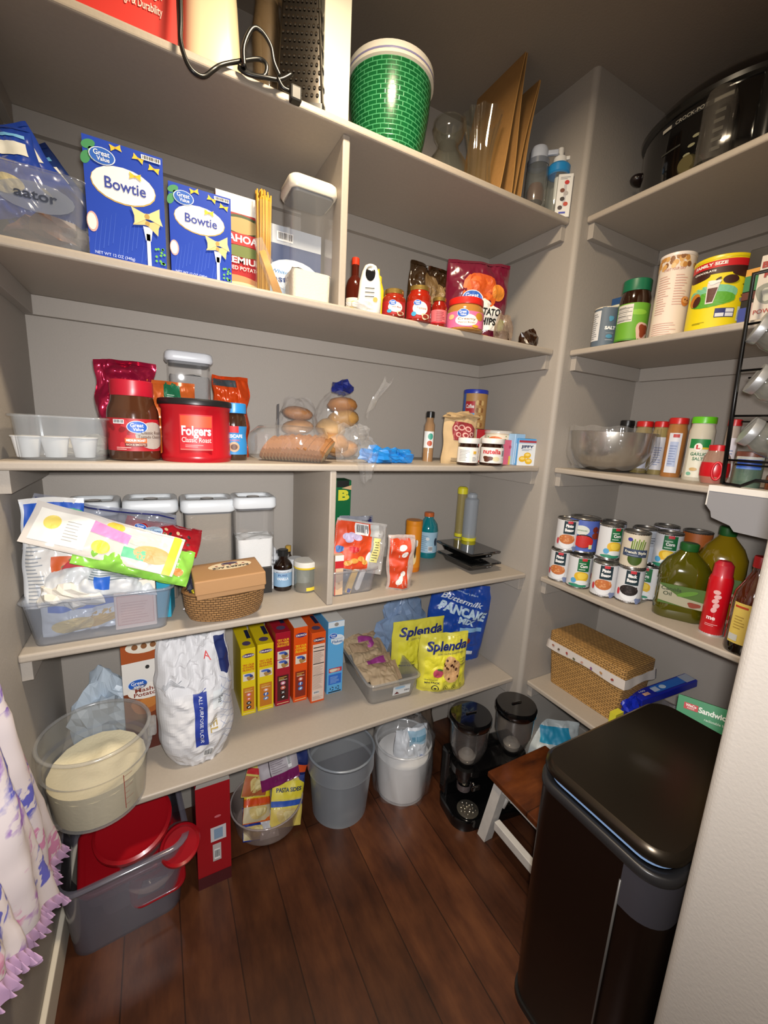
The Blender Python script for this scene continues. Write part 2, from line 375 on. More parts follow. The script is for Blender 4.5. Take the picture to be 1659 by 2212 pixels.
for k, z in ZS.items():
    t = thing('wall_shelf', 'greige painted long shelf on the back wall, %s of five' % NAMES[k], 'shelf', (0, 0, z-TH))
    M().box(X0, X1, YF, YB, 0, TH, SHELF, .005, 3).obj('shelf_board', t)
    c = M()
    c.box(X0, X1, YB-.019, YB, -.045, -.0005, PAINT, .001)
    c.obj('back_cleat', t)
    for x0, x1 in ((X0, X0+.019), (X1-.019, X1)):
        M().box(x0, x1, YF+.012, YB-.02, -.045, -.0005, PAINT, .001).obj('side_cleat', t)
    t = thing('wall_shelf', 'greige painted shelf in the right alcove, %s of five' % NAMES[k], 'shelf', (0, 0, z-TH-(.003 if k in 'DB' else 0)))
    M().box(XR, XB, YN, YW, 0, TH, SHELF, .005, 3).obj('shelf_board', t)
    M().box(XB-.019, XB, YN, YW-.02, -.045, -.0005, PAINT, .001).obj('back_cleat', t)
    M().box(XR+.013, XB-.0195, YW-.019, YW, -.045, -.0005, PAINT, .001).obj('side_cleat', t)
m = M().box(-.009, .009, YF+.018, YB-.02, 0, ZS['A']-TH-ZS['B'], SHELF, .003)
o = m.obj('shelf_divider', loc=(.416, 0, ZS['B'])); tag(o, 'upright board dividing the second shelf, beside the tall rice canister', 'divider')
m = M().box(-.009, .009, YF+.003, YB-.02, 0, ZS['C']-TH-ZS['D'], SHELF, .003)
o = m.obj('shelf_divider', loc=(.402, 0, ZS['D'])); tag(o, 'upright board dividing the fourth shelf, beside the bin of snack bags', 'divider')
# ---------------------------------------------------------------- shared builders
ALB[0] = .8
zA, zB, zCs, zD, zE = (ZS[k] for k in 'ABCDE')
WHITE = 'eeeeea'
CLR = clear(a=.05); MILK = clear('e8e8e8', .22, .3); FILM = clear('ffffff', .05, .06, 1, 26)
def great_value(m, u, v, s, l=3):
    m.ell(u, v, .62*s, .42*s, 'dfe8f5', l); m.ell(u, v, .57*s, .38*s, '1f5fc0', l+1)
    m.text('Great', u-.02*s, v+.11*s, .36*s, 'ffffff', .75*s, l+2); m.text('Value', u+.04*s, v-.16*s, .3*s, 'ffffff', .6*s, l+2)
def carton(name, label, cat, loc, rz, w, d, h, col, draw=None, group=None, side=None, top=None, tilt=None, skew=0):
    """a card box: body with flaps, printed front (y = 0), optional printed sides and top"""
    t = thing(name, label, cat, loc, rz, group, tilt)
    M().box(-w/2, w/2, 0, d, 0, h, mat(col, .42), .0012, 1).obj('body', t)
    m = M(); m.rect(-w/2+.001, w/2-.001, h*.003, h*.997, mat(col, .38), .4)
    if draw: draw(m, w, h)
    m.obj('front_print', t)
    if side:
        m = M(); m.fn = sidef(w/2); side(m, d, h); m.obj('side_print', t)
    f = M(); f.fn = topf(h); f.rect(-w/2+.001, w/2-.001, .001, d*.52, mat(top or col, .45), 1, 1); f.rect(-w/2+.001, w/2-.001, d*.5, d-.001, mat(top or col, .5), 2, 1); f.obj('top_flap', t)
    return t
def pouchfn(w, h, t, seed=0, stand=True, crk=.004, tap=0, lean=0, pw=2.4):
    sd = Vector((seed*3.1, seed*1.3, seed*.7))
    def f(u, v, d):
        a = max(-1, min(1, 2*u/w)); b = max(0, min(1, v/h))
        pr = (1-b**2.2)**.8 if stand else (1-abs(2*b-1)**pw)**.7
        if stand and b < .08: pr *= .75+.25*b/.08
        bl = t/2*(1-abs(a)**pw)**.6*pr
        n = noise.noise(Vector((u*28, v*28, 0))+sd)*crk*2+abs(noise.noise(Vector((u*70, v*45, 3))+sd))*crk
        ed = 1-abs(a)**4
        x = u*(1-tap*b)+noise.noise(Vector((0, v*18, a*2))+sd)*crk*1.2
        return (x, -bl-(n*(.25+.75*ed))-d+lean*v, v+noise.noise(Vector((u*14, 5, 0))+sd)*crk*1.2*b)
    return f
def pouch(name, label, cat, loc, rz, w, h, t, col, draw=None, seed=0, stand=True, crk=.004, tap=0, group=None, tilt=None, rough=.3, back=None, lean=0, pw=2.4, seal=True, coat=0):
    o = thing(name, label, cat, loc, rz, group, tilt)
    m = M(); F = pouchfn(w, h, t, seed, stand, crk, tap, lean, pw); mt = col if not isinstance(col, str) else mat(col, rough, coat=coat)
    m.grid(56, 56, lambda a, b: F((a-.5)*w, b*h, 0), mt)
    def Bk(a, b):
        p = F((a-.5)*w, b*h, 0); q = F((a-.5)*w, b*h, 0); ed = lean*b*h; return (p[0], -(p[1]-ed)*.85+ed+.0008, p[2])
    m.grid(30, 30, Bk, mat(back, rough) if back else mt)
    m.obj('bag_body', o)
    if draw:
        m = M(); m.fn = F; draw(m, w, h); m.obj('front_print', o)
    if seal:
        m = M(); m.fn = F
        m.grid(20, 1, lambda a, b: F((a-.5)*w, h*(.965+.045*b), EPS*1.5+.0008), mt); m.grid(20, 1, lambda a, b: tuple(Vector(F((a-.5)*w, h*(.965+.045*b), 0))+Vector((0, .0015, 0))), mt); m.obj('top_seal', o)
    return o
def crumple(m, c, r, col, seed=0, amp=.35, n=9, flat_=0, xf=None, rough=.3):
    """a crushed bag: facetted, flat-bottomed lump"""
    vs_ = []; fs = []; w_ = 2*n
    for j in range(n+1):
        for k in range(w_):
            a = 2*PI*k/w_; t = PI*j/n; d = Vector((math.sin(t)*math.cos(a), math.sin(t)*math.sin(a), math.cos(t)))
            q = 1+amp*noise.noise(d*1.8+Vector((seed, seed*1.7, 0)))+amp*.5*noise.noise(d*5+Vector((seed, 0, seed)))
            z = c[2]+d.z*r[2]*q; vs_.append((c[0]+d.x*r[0]*q, c[1]+d.y*r[1]*q, max(z, flat_)))
    for j in range(n):
        for k in range(w_):
            k2 = (k+1) % w_; A, B, C_, D_ = j*w_+k, (j+1)*w_+k, (j+1)*w_+k2, j*w_+k2; fs += [(A, B, C_), (A, C_, D_)]
    return m.add(vs_, fs, mat(col, rough) if isinstance(col, str) else col, False, xf)
def canister(label, loc, rz, w, d, h, fill=0, fcol='e9e0cc', lidh=.035, group='press-lid canisters', cat='container', lidc='e9edf0', name='storage_canister', lip=.004):
    """clear square canister with white press-button lid and dark gasket; front edge at y = 0"""
    t = thing(name, label, cat, loc, rz, group)
    c = (0, d/2)
    m = M(); m.loft([(0, w/2-.006, d/2-.006, .014, *c), (.006, w/2-.003, d/2-.003, .016, *c), (h-lidh, w/2-.003, d/2-.003, .016, *c)], clear(a=.045, rough=.05), cap=(True, False)); m.obj('body', t)
    m = M(); m.loft([(h-lidh-.004, w/2-.006, d/2-.006, .014, *c), (h-lidh+.002, w/2-.004, d/2-.004, .014, *c)], mat('6a6c70', .5)); m.obj('gasket', t)
    m = M(); z = h-lidh+.002
    m.loft([(z, w/2, d/2, .018, *c), (z+.006, w/2+lip, d/2+lip, .02, *c), (h-.004, w/2+lip*.6, d/2+lip*.6, .02, *c), (h, w/2-.002, d/2-.002, .018, *c), (h, w/2-.012, d/2-.012, .014, *c), (h-.008, w/2-.014, d/2-.014, .014, *c)], mat(lidc, .3)); lid_ = m.obj('lid', t)
    b = M(); b.lathe([(0, h-.003), (.017, h-.003), (.019, h-.006), (.019, h-.008)], mat('c4c8cc', .15, .9), cx=0, cy=d/2); b.obj('push_button', lid_)
    if fill:
        m = M(); f = h*fill
        m.loft([(.003, w/2-.009, d/2-.009, .012, *c), (f, w/2-.007, d/2-.007, .012, *c)], mat(fcol, .9, bump=.6, scale=260), cap=(True, False))
        m.grid(8, 8, lambda a, b_: ((a-.5)*(w-.016), d/2+(b_-.5)*(d-.016), f+.012*noise.noise(Vector((a*3, b_*3, loc[0]*9)))), mat(fcol, .9, bump=.6, scale=260)); m.obj('contents', t)
    return t
def tub(name, label, cat, loc, rz, w, d, h, mt=None, group=None, tap=.86, rim=.006, rr=.02, lab=None):
    """open clear bin, front edge of the floor at y = 0"""
    t = thing(name, label, cat, loc, rz, group); mt = mt or MILK
    c = (0, d/2); m = M()
    m.loft([(0, w/2*tap, d/2*tap, rr, *c), (h, w/2, d/2, rr, *c)], mt, cap=(True, False))
    m.loft([(h, w/2-.0025, d/2-.0025, rr, *c), (.0025, w/2*tap-.0025, d/2*tap-.0025, rr, *c)], mt, cap=(False, False)); m.obj('bin_body', t)
    m = M(); m.loft([(h-.004, w/2+.0005, d/2+.0005, rr, *c), (h-.003, w/2+rim, d/2+rim, rr+rim, *c), (h+.001, w/2+rim, d/2+rim, rr+rim, *c), (h+.002, w/2-.003, d/2-.003, rr, *c)], mt, cap=(False, False)); m.obj('rim', t)
    return t
def jar(name, label, cat, loc, rz, r, h, prof, bcol, lid=None, draw=None, group=None, lidh=.016, lr=.9, brough=.12, glassy=True, tilt=None, n=32, flute=None):
    """round jar: prof in fractions of r and h; lid = colour; draw prints on the wall"""
    t = thing(name, label, cat, loc, rz, group, tilt)
    bm = bcol if not isinstance(bcol, str) else mat(bcol, brough, coat=.6 if glassy else 0)
    m = M(); P = [(r*a, h*b) for a, b in prof]; m.lathe([(0, P[0][1])]+P+([(0, P[-1][1])] if lid is None and not glassy else []), bm, n, flute=flute); m.obj('body', t)
    if lid:
        lm = mat(lid, .35) if isinstance(lid, str) else lid
        m = M(); z = P[-1][1]-.002; R = P[-1][0] if lr is None else r*lr
        m.lathe([(0, z), (R, z), (R*1.01, z+.002), (R*1.01, z+lidh*.5), (R, z+lidh-.0015), (R-.002, z+lidh), (0, z+lidh)], lm, n, flute=lambda a, zz: .012*math.sin(a*36)*(1 if zz < z+lidh-.001 and zz > z+.001 else 0)); m.obj('lid', t)
    if draw:
        def rf(v):
            for i in range(len(P)-1):
                if P[i][1] <= v <= P[i+1][1] and P[i+1][1] > P[i][1]: k = (v-P[i][1])/(P[i+1][1]-P[i][1]); return P[i][0]*(1-k)+P[i+1][0]*k
            return r
        m = M(); m.fn = cylf(rf); draw(m, r, h); m.obj('label_print', t)
    return t
JARP = [(.88, 0), (.97, .015), (1, .05), (1, .72), (.96, .8), (.8, .88), (.78, .97)]
CANP = [(1, 0), (1.0, .01), (.965, .02), (.965, .98), (1, .985), (1, 1)]
# ---------------------------------------------------------------- topmost shelf, left to right
def d_red(m, w, h):
    m.rect(-w*.5, w*.5, h*.42, h, '8a1220', 2); m.ell(w*.12, h*.5, w*.3, h*.14, '7a1f1a', 3); m.ell(w*.3, h*.62, w*.24, h*.16, '4f7a2c', 3); m.ell(-w*.28, h*.47, w*.05, h*.04, 'd9c25a', 4)
    m.text('Superior Strength', w*.16, h*.3, h*.07, 'f7d9cf', w*.42, 4); m.text('Design & Durability', w*.16, h*.21, h*.07, 'f7d9cf', w*.42, 4); m.text('Tools', -w*.18, h*.37, h*.045, 'f7d9cf', w*.2, 4)
loc, W, _ = facey(zA, 1.03, 120, 385)
carton('kitchen_tool_box', 'red printed box at the left end of the top shelf', 'box', loc, 0, W, .12, .27, 'd43a33', d_red)
loc, W, _ = facey(zA, 1.05, 400, 527)
t = thing('hand_mixer', 'cream tapered appliance with a black cord on the top shelf', 'appliance', loc)
m = M(); m.loft([(0, W*.5, .05, .03, 0, .055), (.02, W*.52, .052, .03, 0, .055), (.16, W*.46, .045, .03, 0, .055), (.26, W*.4, .04, .03, 0, .055)], mat('e0d2ae', .35)); m.obj('housing', t)
m = M(); m.box(W*.5+.001, W*.5+.004, .02, .04, .01, .05, 'b9a888'); m.obj('vent', t)
pts = [(388, -60, 1.0), (390, 40, .99), (390, 88, .985), (402, 130, .98), (418, 155, .98), (440, 165, .985), (462, 150, .985), (480, 140, .992), (520, 132, .995), (560, 128, .995), (576, 142, .99), (570, 165, .99), (540, 160, .99), (515, 145, .995), (535, 160, .99), (575, 168, .985), (605, 172, .985), (630, 160, .985)]
cv = [ony(y, px, py)-loc for px, py, y in pts]
def smoothp(P, k=5):
    o = []
    for i in range(len(P)-1):
        a = P[max(i-1, 0)]; b = P[i]; c = P[i+1]; d = P[min(i+2, len(P)-1)]
        for j in range(k): q = j/k; o.append(.5*((2*b)+(c-a)*q+(2*a-5*b+4*c-d)*q*q+(3*b-a-3*c+d)*q**3))
    return o+[P[-1]]
m = M(); m.tube(smoothp(cv), .0042, mat('141414', .35))
m.tube(smoothp([ony(.985, *p)-loc for p in [(528, 145), (527, 100), (545, 62), (565, 68), (585, 100), (592, 135), (605, 165)]]), .0042, mat('141414', .35))
m.tube(smoothp([ony(.982, *p)-loc for p in [(600, 168), (612, 190), (632, 198)]]), .004, mat('141414', .35)); crd = m.obj('power_cord', t)
pb = ony(.978, 638, 203)-loc; m = M(); m.box(pb.x-.012, pb.x+.012, pb.y-.009, pb.y+.009, pb.z-.016, pb.z+.012, '101010', .004); m.obj('plug', crd)
loc, rz, r, _ = cyly(zA, 1.14, 545, 608)
t = thing('glass_pitcher', 'tall brownish glass pitcher between the cream appliance and the grater', 'pitcher', loc, rz)
m = M(); m.lathe([(0, .003), (r*.8, .003), (r*.85, .02), (r*.9, .1), (r*1.0, .16), (r, .19), (r*.8, .23), (r*.72, .27)], clear('8a7354', .35, .05)); m.lathe([(r*.72, .27), (r*.9, .3)], mat('cfc8ba', .2, .8)); m.obj('body', t)
m = M(); m.tube([(r*.7, 0, .26), (r*1.5, 0, .25), (r*1.6, 0, .18), (r*.9, 0, .12)], .006, clear('8a7354', .4, .05)); m.obj('handle', t)
# box grater
loc = Vector((xcol(1.06, zA, 655), 1.07, zA))
t = thing('box_grater', 'tall black and steel box grater standing beside a white box', 'grater', loc, math.radians(-28))
m = M(); a, b, H = .052, .04, .25; GR = mat('55504a', .28, .9)
m.loft([(.012, a, b, .006), (H, a*.72, b*.72, .006)], GR, n=2); m.obj('body', t)
m = M(); m.loft([(0, a+.003, b+.003, .006), (.014, a+.003, b+.003, .006)], mat('161616', .4), n=2); m.obj('base_rim', t)
rnd = random.Random(3); m = M()
def gface(u, v, d): k = 1-.28*v/H; return (u*k, -b*k-d, v)
def gside(u, v, d): k = 1-.28*v/H; return (a*k+d, u*k, v)
def gleft(u, v, d): k = 1-.28*v/H; return (-a*k-d, u*k, v)
m.fn = gside
for i in range(6): m.ell(-.005, .03+i*.035, .024, .005, mat('d8d4cc', .15, 1), 5, 12, .15); m.ell(-.005, .026+i*.035, .022, .004, '15120f', 6, 12, .15)
m.fn = gface
for i in range(8):
    for j in range(14): m.ell(-.042+i*.012+(j % 2)*.006, .03+j*.0145, .0035, .004, mat('c8bfae', .15, 1), 3, 7); m.ell(-.042+i*.012+(j % 2)*.006, .0285+j*.0145, .0025, .002, '15120f', 5, 6)
m.obj('grating_holes', t)
m = M(); m.tube([(-.03, 0, H), (-.03, 0, H+.025), (.03, 0, H+.025), (.03, 0, H)], .006, mat('161616', .4)); m.obj('handle', t)
loc, W, _ = facey(zA, 1.04, 697, 752)
carton('white_box', 'plain tall white box beside the green basket on the top shelf', 'box', loc, 0, W, .1, .33, 'ddd7c6', lambda m, w, h: m.rect(w*.3, w*.5, h*.93, h, 'd8cfc0', 2))
# green basket-patterned bowl
loc, rz, r, _ = cyly(zA, 1.145, 752, 930, None, zA+.19)
H = .232
t = thing('salad_spinner', 'big green basket-patterned bowl with a white rim and lid on the top shelf', 'bowl', loc, rz)
m = M(); pr = [(r*.66, 0), (r*.76, .03), (r*.88, .09), (r*.955, .15), (r*.985, H-.02)]
m.lathe(pr, woven('125c30', '4a9a68', .024, .0095, .2, bump=.2), 48)
m.obj('bowl', t, uvf=uvcyl(r)); m = M(); m.disc(r*.66, 0, '2f8f56'); m.obj('bowl_base', t)
m = M(); m.lathe([(r*.97, H-.024), (r*1.03, H-.02), (r*1.035, H-.004), (r*1.02, H+.006), (r*.9, H+.014), (0, H+.018)], mat('efe9dc', .3), 48); m.obj('lid', t)
m = M(); m.lathe([(r*1.037, H-.013), (r*1.04, H-.011), (r*1.037, H-.009)], mat('8f8bb8', .3), 48); m.obj('lid_stripe', t)
# clear vases
loc, rz, r, _ = cyly(zA, 1.20, 912, 1012, None, zA+.08)
t = thing('glass_vase', 'round-bellied clear glass vase with a flared neck beside the green bowl', 'vase', loc, rz)
m = M(); G = clear('f6f8f0', .008, .03)
for k in (1, .96): m.lathe([(0, .006*(2-k)), (r*.55*k, .004), (r*.7*k, .02), (r*.97*k, .06), (r*1.0*k, .09), (r*.85*k, .13), (r*.5*k, .165), (r*.42*k, .185), (r*.6*k, .205), (r*.68*k, .225), (r*.6*k, .243)], G, 36)
m.tube([(r*.62*math.sin(2*PI*k/28), -r*.62*math.cos(2*PI*k/28), .243) for k in range(28)], .0022, G, 6, True); m.obj('body', t)
loc, rz, r, _ = cyly(zA, 1.08, 1003, 1078, None, zA+.16)
t = thing('fluted_vase', 'narrow fluted clear glass vase with a scalloped lip beside brown cardboard', 'vase', loc, rz)
m = M(); fl_ = lambda a, z: .07*math.cos(a*10)
for k in (1, .94): m.lathe([(0, .008*(2-k)), (r*.7*k, .006), (r*.72*k, .03), (r*.62*k, .08), (r*.72*k, .13), (r*1.0*k, .19), (r*1.08*k, .205)], G, 80, flute=fl_)
m.obj('body', t)
# folded brown cardboard
KR = mat('a97b42', .75, bump=.2, scale=90, var=.12)
def cardsheet(name, label, base, top, wid, seed, gap):
    t = thing(name, label, 'cardboard', base)
    for i, s in enumerate((-1, 1)):
        m = M(); b0 = Vector((s*gap, 0, 0)); T = top-base
        for k in (0, .003):
            m.grid(6, 10, lambda a, b: (b0.x*(1-b)+T.x*b+k*s+.004*math.sin(b*5+seed)*1, a*wid*(1-.25*b*i)+T.y*b, T.z*b), KR, False)
        m.grid(1, 10, lambda a, b: (b0.x*(1-b)+T.x*b+a*.003*s+.004*math.sin(b*5+seed), T.y*b, T.z*b), mat('c79450', .8), False)
        m.obj('card_flap', t)
    m = M(); m.box(-gap, gap, .03, wid-.02, 0, .006, KR); m.obj('card_fold', t)
    return t
p = Vector((xcol(1.03, zA, 1088), 1.03, zA)); cardsheet('folded_cardboard', 'taller folded sheet of brown cardboard leaning on the top shelf', p, ony(1.05, 1143, 92), .2, 1, .022)
p = Vector((xcol(1.03, zA, 1118), 1.04, zA)); q = ony(1.05, 1166, 172); cardsheet('folded_cardboard', 'shorter folded sheet of brown cardboard beside the pump bottles', p, q, .17, 2, .012)
# bottles at the right end
loc, rz, r, _ = cyly(zA, 1.08, 1127, 1172)
t = thing('syrup_bottle', 'dark-filled clear bottle with a pale flip lid behind the pump bottle', 'bottle', loc, rz)
m = M(); m.lathe([(0, .001), (r*.9, .001), (r, .01), (r, .14), (r*.9, .155)], clear('cfd4d0', .1, .05)); m.obj('body', t)
m = M(); m.lathe([(0, .004), (r*.85, .004), (r*.85, .035), (0, .035)], '14100d'); m.lathe([(0, .05), (r*.75, .05), (r*.8, .08), (r*.6, .1), (0, .1)], mat('6a4632', .3)); m.obj('contents', t)
m = M(); m.lathe([(r*.96, .15), (r*.98, .165), (0, .165)], mat('747a86', .3)); m.lathe([(r*.8, .165), (r*.82, .19), (r*.7, .2), (0, .2)], mat('c3cad8', .3)); m.box(.0, r*1.7, -.006, .006, .178, .192, mat('c3cad8', .3), .003); m.obj('flip_lid', t)
loc, rz, r, _ = cyly(zA, 1.05, 1172, 1216)
t = thing('pump_bottle', 'clear bottle with a white pump and a blue collar beside a small white box', 'bottle', loc, rz)
m = M(); m.lathe([(0, .001), (r*.92, .001), (r, .01), (r, .125), (r*.95, .135)], clear('e4ebe6', .06, .05)); m.obj('body', t)
m = M(); m.lathe([(r*.9, .128), (r*1.05, .133), (r*1.05, .152), (r*.9, .158), (0, .158)], mat('2c8fd0', .3)); m.obj('collar', t)
m = M(); m.lathe([(0, .05), (r*.26, .06), (r*.3, .125), (0, .126)], mat('f2f0ea', .3)); m.obj('dip_tube', None); dip = bpy.data.objects['dip_tube']; m = M(); m.lathe([(r*.62, .158), (r*.6, .178), (r*.3, .184), (r*.26, .205), (0, .207)], mat('f2f0ea', .3)); m.box(.0, r*.9, -.004, .004, .172, .182, mat('f2f0ea', .3), .002); dip.parent = m.obj('pump', t)
def d_wb(m, w, h):
    for k, (a, b, c) in enumerate(((.1, .8, 'c33'), (-.15, .62, '7a4636'), (.1, .55, 'b9b2ae'), (-.1, .42, '3a3436'), (.15, .3, 'c8503c'), (-.2, .22, '4a4040'))): m.ell(a*w, b*h, w*.16, h*.05, ('cc3333' if c == 'c33' else c), 3, 12)
    m.rect(-w*.06, w*.12, h*.25, h*.75, 'c9c5c8', 2); m.rect(-w*.25, w*.2, h*.08, h*.12, '4a54b8', 3); m.lines(-w*.35, w*.35, h*.88, h*.95, 2, '999999')
a = ony(1.02, 1193, 462); loc = Vector((xcol(1.015, zA, 1211), 1.012, zA))
carton('small_white_box', 'small white box with tiny product pictures at the right end of the top shelf', 'box', loc, math.radians(-42), .043, .04, .118, 'f0eee9', d_wb, side=lambda m, d, h: m.lines(d*.3, d*.7, h*.2, h*.8, 8, 'b5b1ab', seed=4))
# ---------------------------------------------------------------- second shelf
def bow(m, u, v, s, c, l=4, r=0):
    pts = [(-1, .62), (-.16, .2), (.16, .2), (1, .62), (.9, 0), (1, -.62), (.16, -.2), (-.16, -.2), (-1, -.62), (-.9, 0)]; cs, sn = math.cos(r), math.sin(r)
    m.poly([(u+s*(x*cs-y*sn), v+s*(x*sn+y*cs)) for x, y in pts], c, l); m.ell(u, v, s*.18, s*.2, 'e0a92c' if c == 'f2c230' else 'b7964c', l+1, 10)
def d_bow(m, w, h):
    m.rect(-w*.5, w*.5, 0, h, mat('2447b4', .35), 1)
    for i in range(14): m.poly([(-w*.45+w*.06*i, h*.03+h*.03*(i % 5)), (-w*.44+w*.06*i, h*.03+h*.03*(i % 5)), (-w*.38+w*.06*i, h*.3+h*.03*(i % 5)), (-w*.385+w*.06*i, h*.3+h*.03*(i % 5))], '2f57c4', 2) if i < 12 else None
    for a, b, r_ in ((-.43, .93, .5), (-.38, .86, 1.9), (-.47, .82, 1.2)): m.ell(a*w, b*h, w*.09, h*.035, '3f8f5a', 2, rot=r_)
    m.ell(-.02*w, .66*h, w*.41, h*.155, 'd6b25c', 2); m.ell(-.02*w, .665*h, w*.4, h*.15, 'f6f3ee', 3)
    m.text('Bowtie', -.0*w, .655*h, h*.135, '2b3f9c', w*.52, 5, bold=.015)
    great_value(m, -.27*w, .86*h, w*.26, 5); bow(m, .13*w, .77*h, w*.075, 'f2c230', 6)
    for a, b, r_ in ((-.1, .96, .2), (.18, .93, -.3), (.38, .88, -.2)): bow(m, a*w, b*h, w*.07, 'f2c230', 4, r_)
    m.bars(w*.22, w*.47, h*.935, h*.975, l=7)
    m.rect(w*.24, w*.29, 0, h*.3, 'e8e8ee', 6); m.poly([(w*.2, h*.36), (w*.33, h*.36), (w*.3, h*.24), (w*.23, h*.24)], 'e8e8ee', 6)
    bow(m, w*.26, h*.45, w*.19, 'e6d394', 8, .15); bow(m, w*.26, h*.39, w*.17, 'dcc584', 7, -.25)
    m.ell(-w*.5+w*.06, h*.3, w*.07, h*.085, 'd8a8a0', 3); m.ell(-w*.5+w*.055, h*.3, w*.055, h*.07, 'f0f0e4', 4)
    rn = random.Random(5)
    for i in range(14): m.ell(w*rn.uniform(.36, .48), h*rn.uniform(.04, .2), w*.018, w*.018, '6fbf3c', 5, 8)
    m.text('NET WT 12 OZ (340g)', -w*.18, h*.045, h*.035, 'c8d4f4', w*.5, 4)
loc, W, H = facey(zB, 1.02, 195, 361, 362, 2)
carton('pasta_box', 'larger blue Bowtie pasta box beside the bags of pasta', 'box', loc, 0, W, .055, .2, '1d3c9c', d_bow)
loc, W, H2 = facey(zB, 1.03, 371, 501, 453, 2)
carton('pasta_box', 'smaller blue Bowtie pasta box beside the red potato box', 'box', loc, 0, W, .05, .17, '1d3c9c', d_bow)
def d_idaho(m, w, h):
    m.rect(-w*.5, w*.5, h*.82, h, 'e8e4dc', 2); m.rect(-w*.5, w*.5, h*.72, h*.82, 'a3262a', 2); m.ell(0, h*.68, w*.5, h*.13, '3b4a2a', 3); m.ell(0, h*.7, w*.4, h*.08, 'b59b62', 4)
    m.rect(-w*.5, w*.5, h*.5, h*.62, 'c42a2c', 5); m.text('IDAHOAN', 0, h*.56, h*.1, 'ffffff', w*.95, 6, bold=.03)
    m.ell(0, h*.44, w*.46, h*.06, '6d7a3c', 4); m.text('PREMIUM', 0, h*.34, h*.09, 'f6efe0', w*.9, 5, bold=.03); m.text('MASHED POTATOES', 0, h*.26, h*.055, 'f6efe0', w*.95, 5)
    m.ell(-w*.1, h*.1, w*.5, h*.09, 'c98c5a', 3); m.ell(w*.0, h*.06, w*.4, h*.06, 'efdc9c', 4)
loc, W, H = facey(zB, 1.07, 470, 574)
carton('potato_box', 'red and white mashed potato box behind the spaghetti jar', 'box', loc, 0, W, .05, .2, 'b3282c', d_idaho)
loc, rz, r, _ = cyly(zB, 1.05, 551, 588)
t = thing('spaghetti_jar', 'tall clear jar packed with yellow spaghetti beside the red potato box', 'jar', loc, rz)
rs = r
m = M()
for i in range(46):
    a = i*2.4; q = rs*.82*math.sqrt((i+.5)/46); hh = .205+.008*math.sin(i*5.1); x, y = q*math.sin(a), q*math.cos(a)
    m.tube([(x*.9, y*.9, .003), (x+.002*math.sin(i), y, hh)], .0017, mat('d9a035' if i % 3 else 'c48a24', .45), 5)
m.obj('spaghetti', t); m = M(); m.lathe([(0, 0), (rs, 0), (rs, .19)], clear('ffffff', .03, .05), 24); m.obj('jar_body', t)
# leaning bag of spaghetti
p = Vector((xcol(1.02, zB, 606), 1.03, zB)); t = thing('spaghetti_bag', 'short leaning bag of spaghetti at the foot of the rice canister', 'bag', p, 0, tilt=(0, math.radians(-24)))
m = M()
for i in range(16): m.tube([(-.008+.0011*(i % 8)*2, .004*(i//8), .004), (-.006+.001*(i % 8)*1.6, .004*(i//8), .095)], .0016, mat('cf9430', .45), 5)
m.obj('spaghetti', t); m = M(); m.loft([(0, .017, .008, .006, 0, .002), (.06, .014, .008, .006, 0, .002), (.12, .011, .002, .002, 0, .002)], clear('ffffff', .06, .05, 1, 40)); m.obj('wrapper', t)
def d_inst(m, w, h):
    m.rect(-w*.5, w*.5, h*.45, h*.78, '34466e', 2); m.rect(-w*.5, w*.5, h*.78, h, 'b7bfca', 2); m.bars(-w*.35, -w*.05, h*.82, h*.93, l=5)
    m.ell(-w*.02, h*.42, w*.5, h*.2, 'dce8f2', 3); m.text('White', -w*.3, h*.44, h*.06, '3a86c8', w*.3, 5, shear=.2); m.text('Instant', -w*.18, h*.35, h*.11, '22407e', w*.62, 5, bold=.02); m.rect(-w*.5, w*.5, 0, h*.2, '9dbcd8', 2)
loc, W, H = facey(zB, 1.12, 580, 690)
carton('instant_rice_box', 'pale blue box of instant rice behind the clear rice canister', 'box', loc, 0, W, .05, .185, 'a9c2da', d_inst)
loc, W, _ = facey(zB, 1.035, 634, 717); H = .262
canister('very tall white-lidded canister a quarter full of rice on the second shelf', loc, 0, W*1.14, .095, .268, .27, 'ece2cc', .03, lidc='f2ead8')
# bin of pasta bags at the left end
tb = tub('storage_bin', 'clear plastic bin at the left end of the second shelf', 'bin', Vector((X0+.088, 1.015, zB)), 0, .165, .26, .12, clear('d8dde4', .09, .12), tap=.92)
m = M(); m.fn = flat
m.ell(.01, .075, .055, .024, clear('8c96a8', .4, .3), 3); m.text('aator', .01, .077, .022, '2b3448', .06, 5, bold=.02); m.obj('label_print', tb)
def d_pb(m, w, h):
    m.rect(-w*.4, w*.4, h*.62, h*.78, 'd7d7cf', 3); m.ell(-w*.25, h*.35, w*.2, h*.16, '3d7a44', 3); m.ell(0, h*.3, w*.22, h*.1, 'd8c47c', 4); m.rect(-w*.1, w*.4, h*.84, h*.88, '6db0e0', 3)
BL = mat('1f3f9e', .22, coat=.4)
for i, (x, y, dz, w_, h_, ry, rx, lab) in enumerate(((-.205, 1.10, .05, .12, .16, -14, 10, 'leftmost blue pasta bag with green leaves poking out of the clear bin'), (-.145, 1.13, .04, .13, .19, -32, 4, 'middle blue pasta bag with pale stickers leaning in the clear bin'), (-.10, 1.19, .03, .14, .2, -38, 0, 'darkest blue pasta bag leaning behind the Bowtie box'))):
    pouch('pasta_bag', lab, 'bag', (x, y, zB+dz+.012), 0, w_, h_, .045, BL if i < 2 else mat('16306e', .3), d_pb, seed=i+4, stand=False, crk=.006, tilt=(math.radians(-rx), math.radians(ry)))
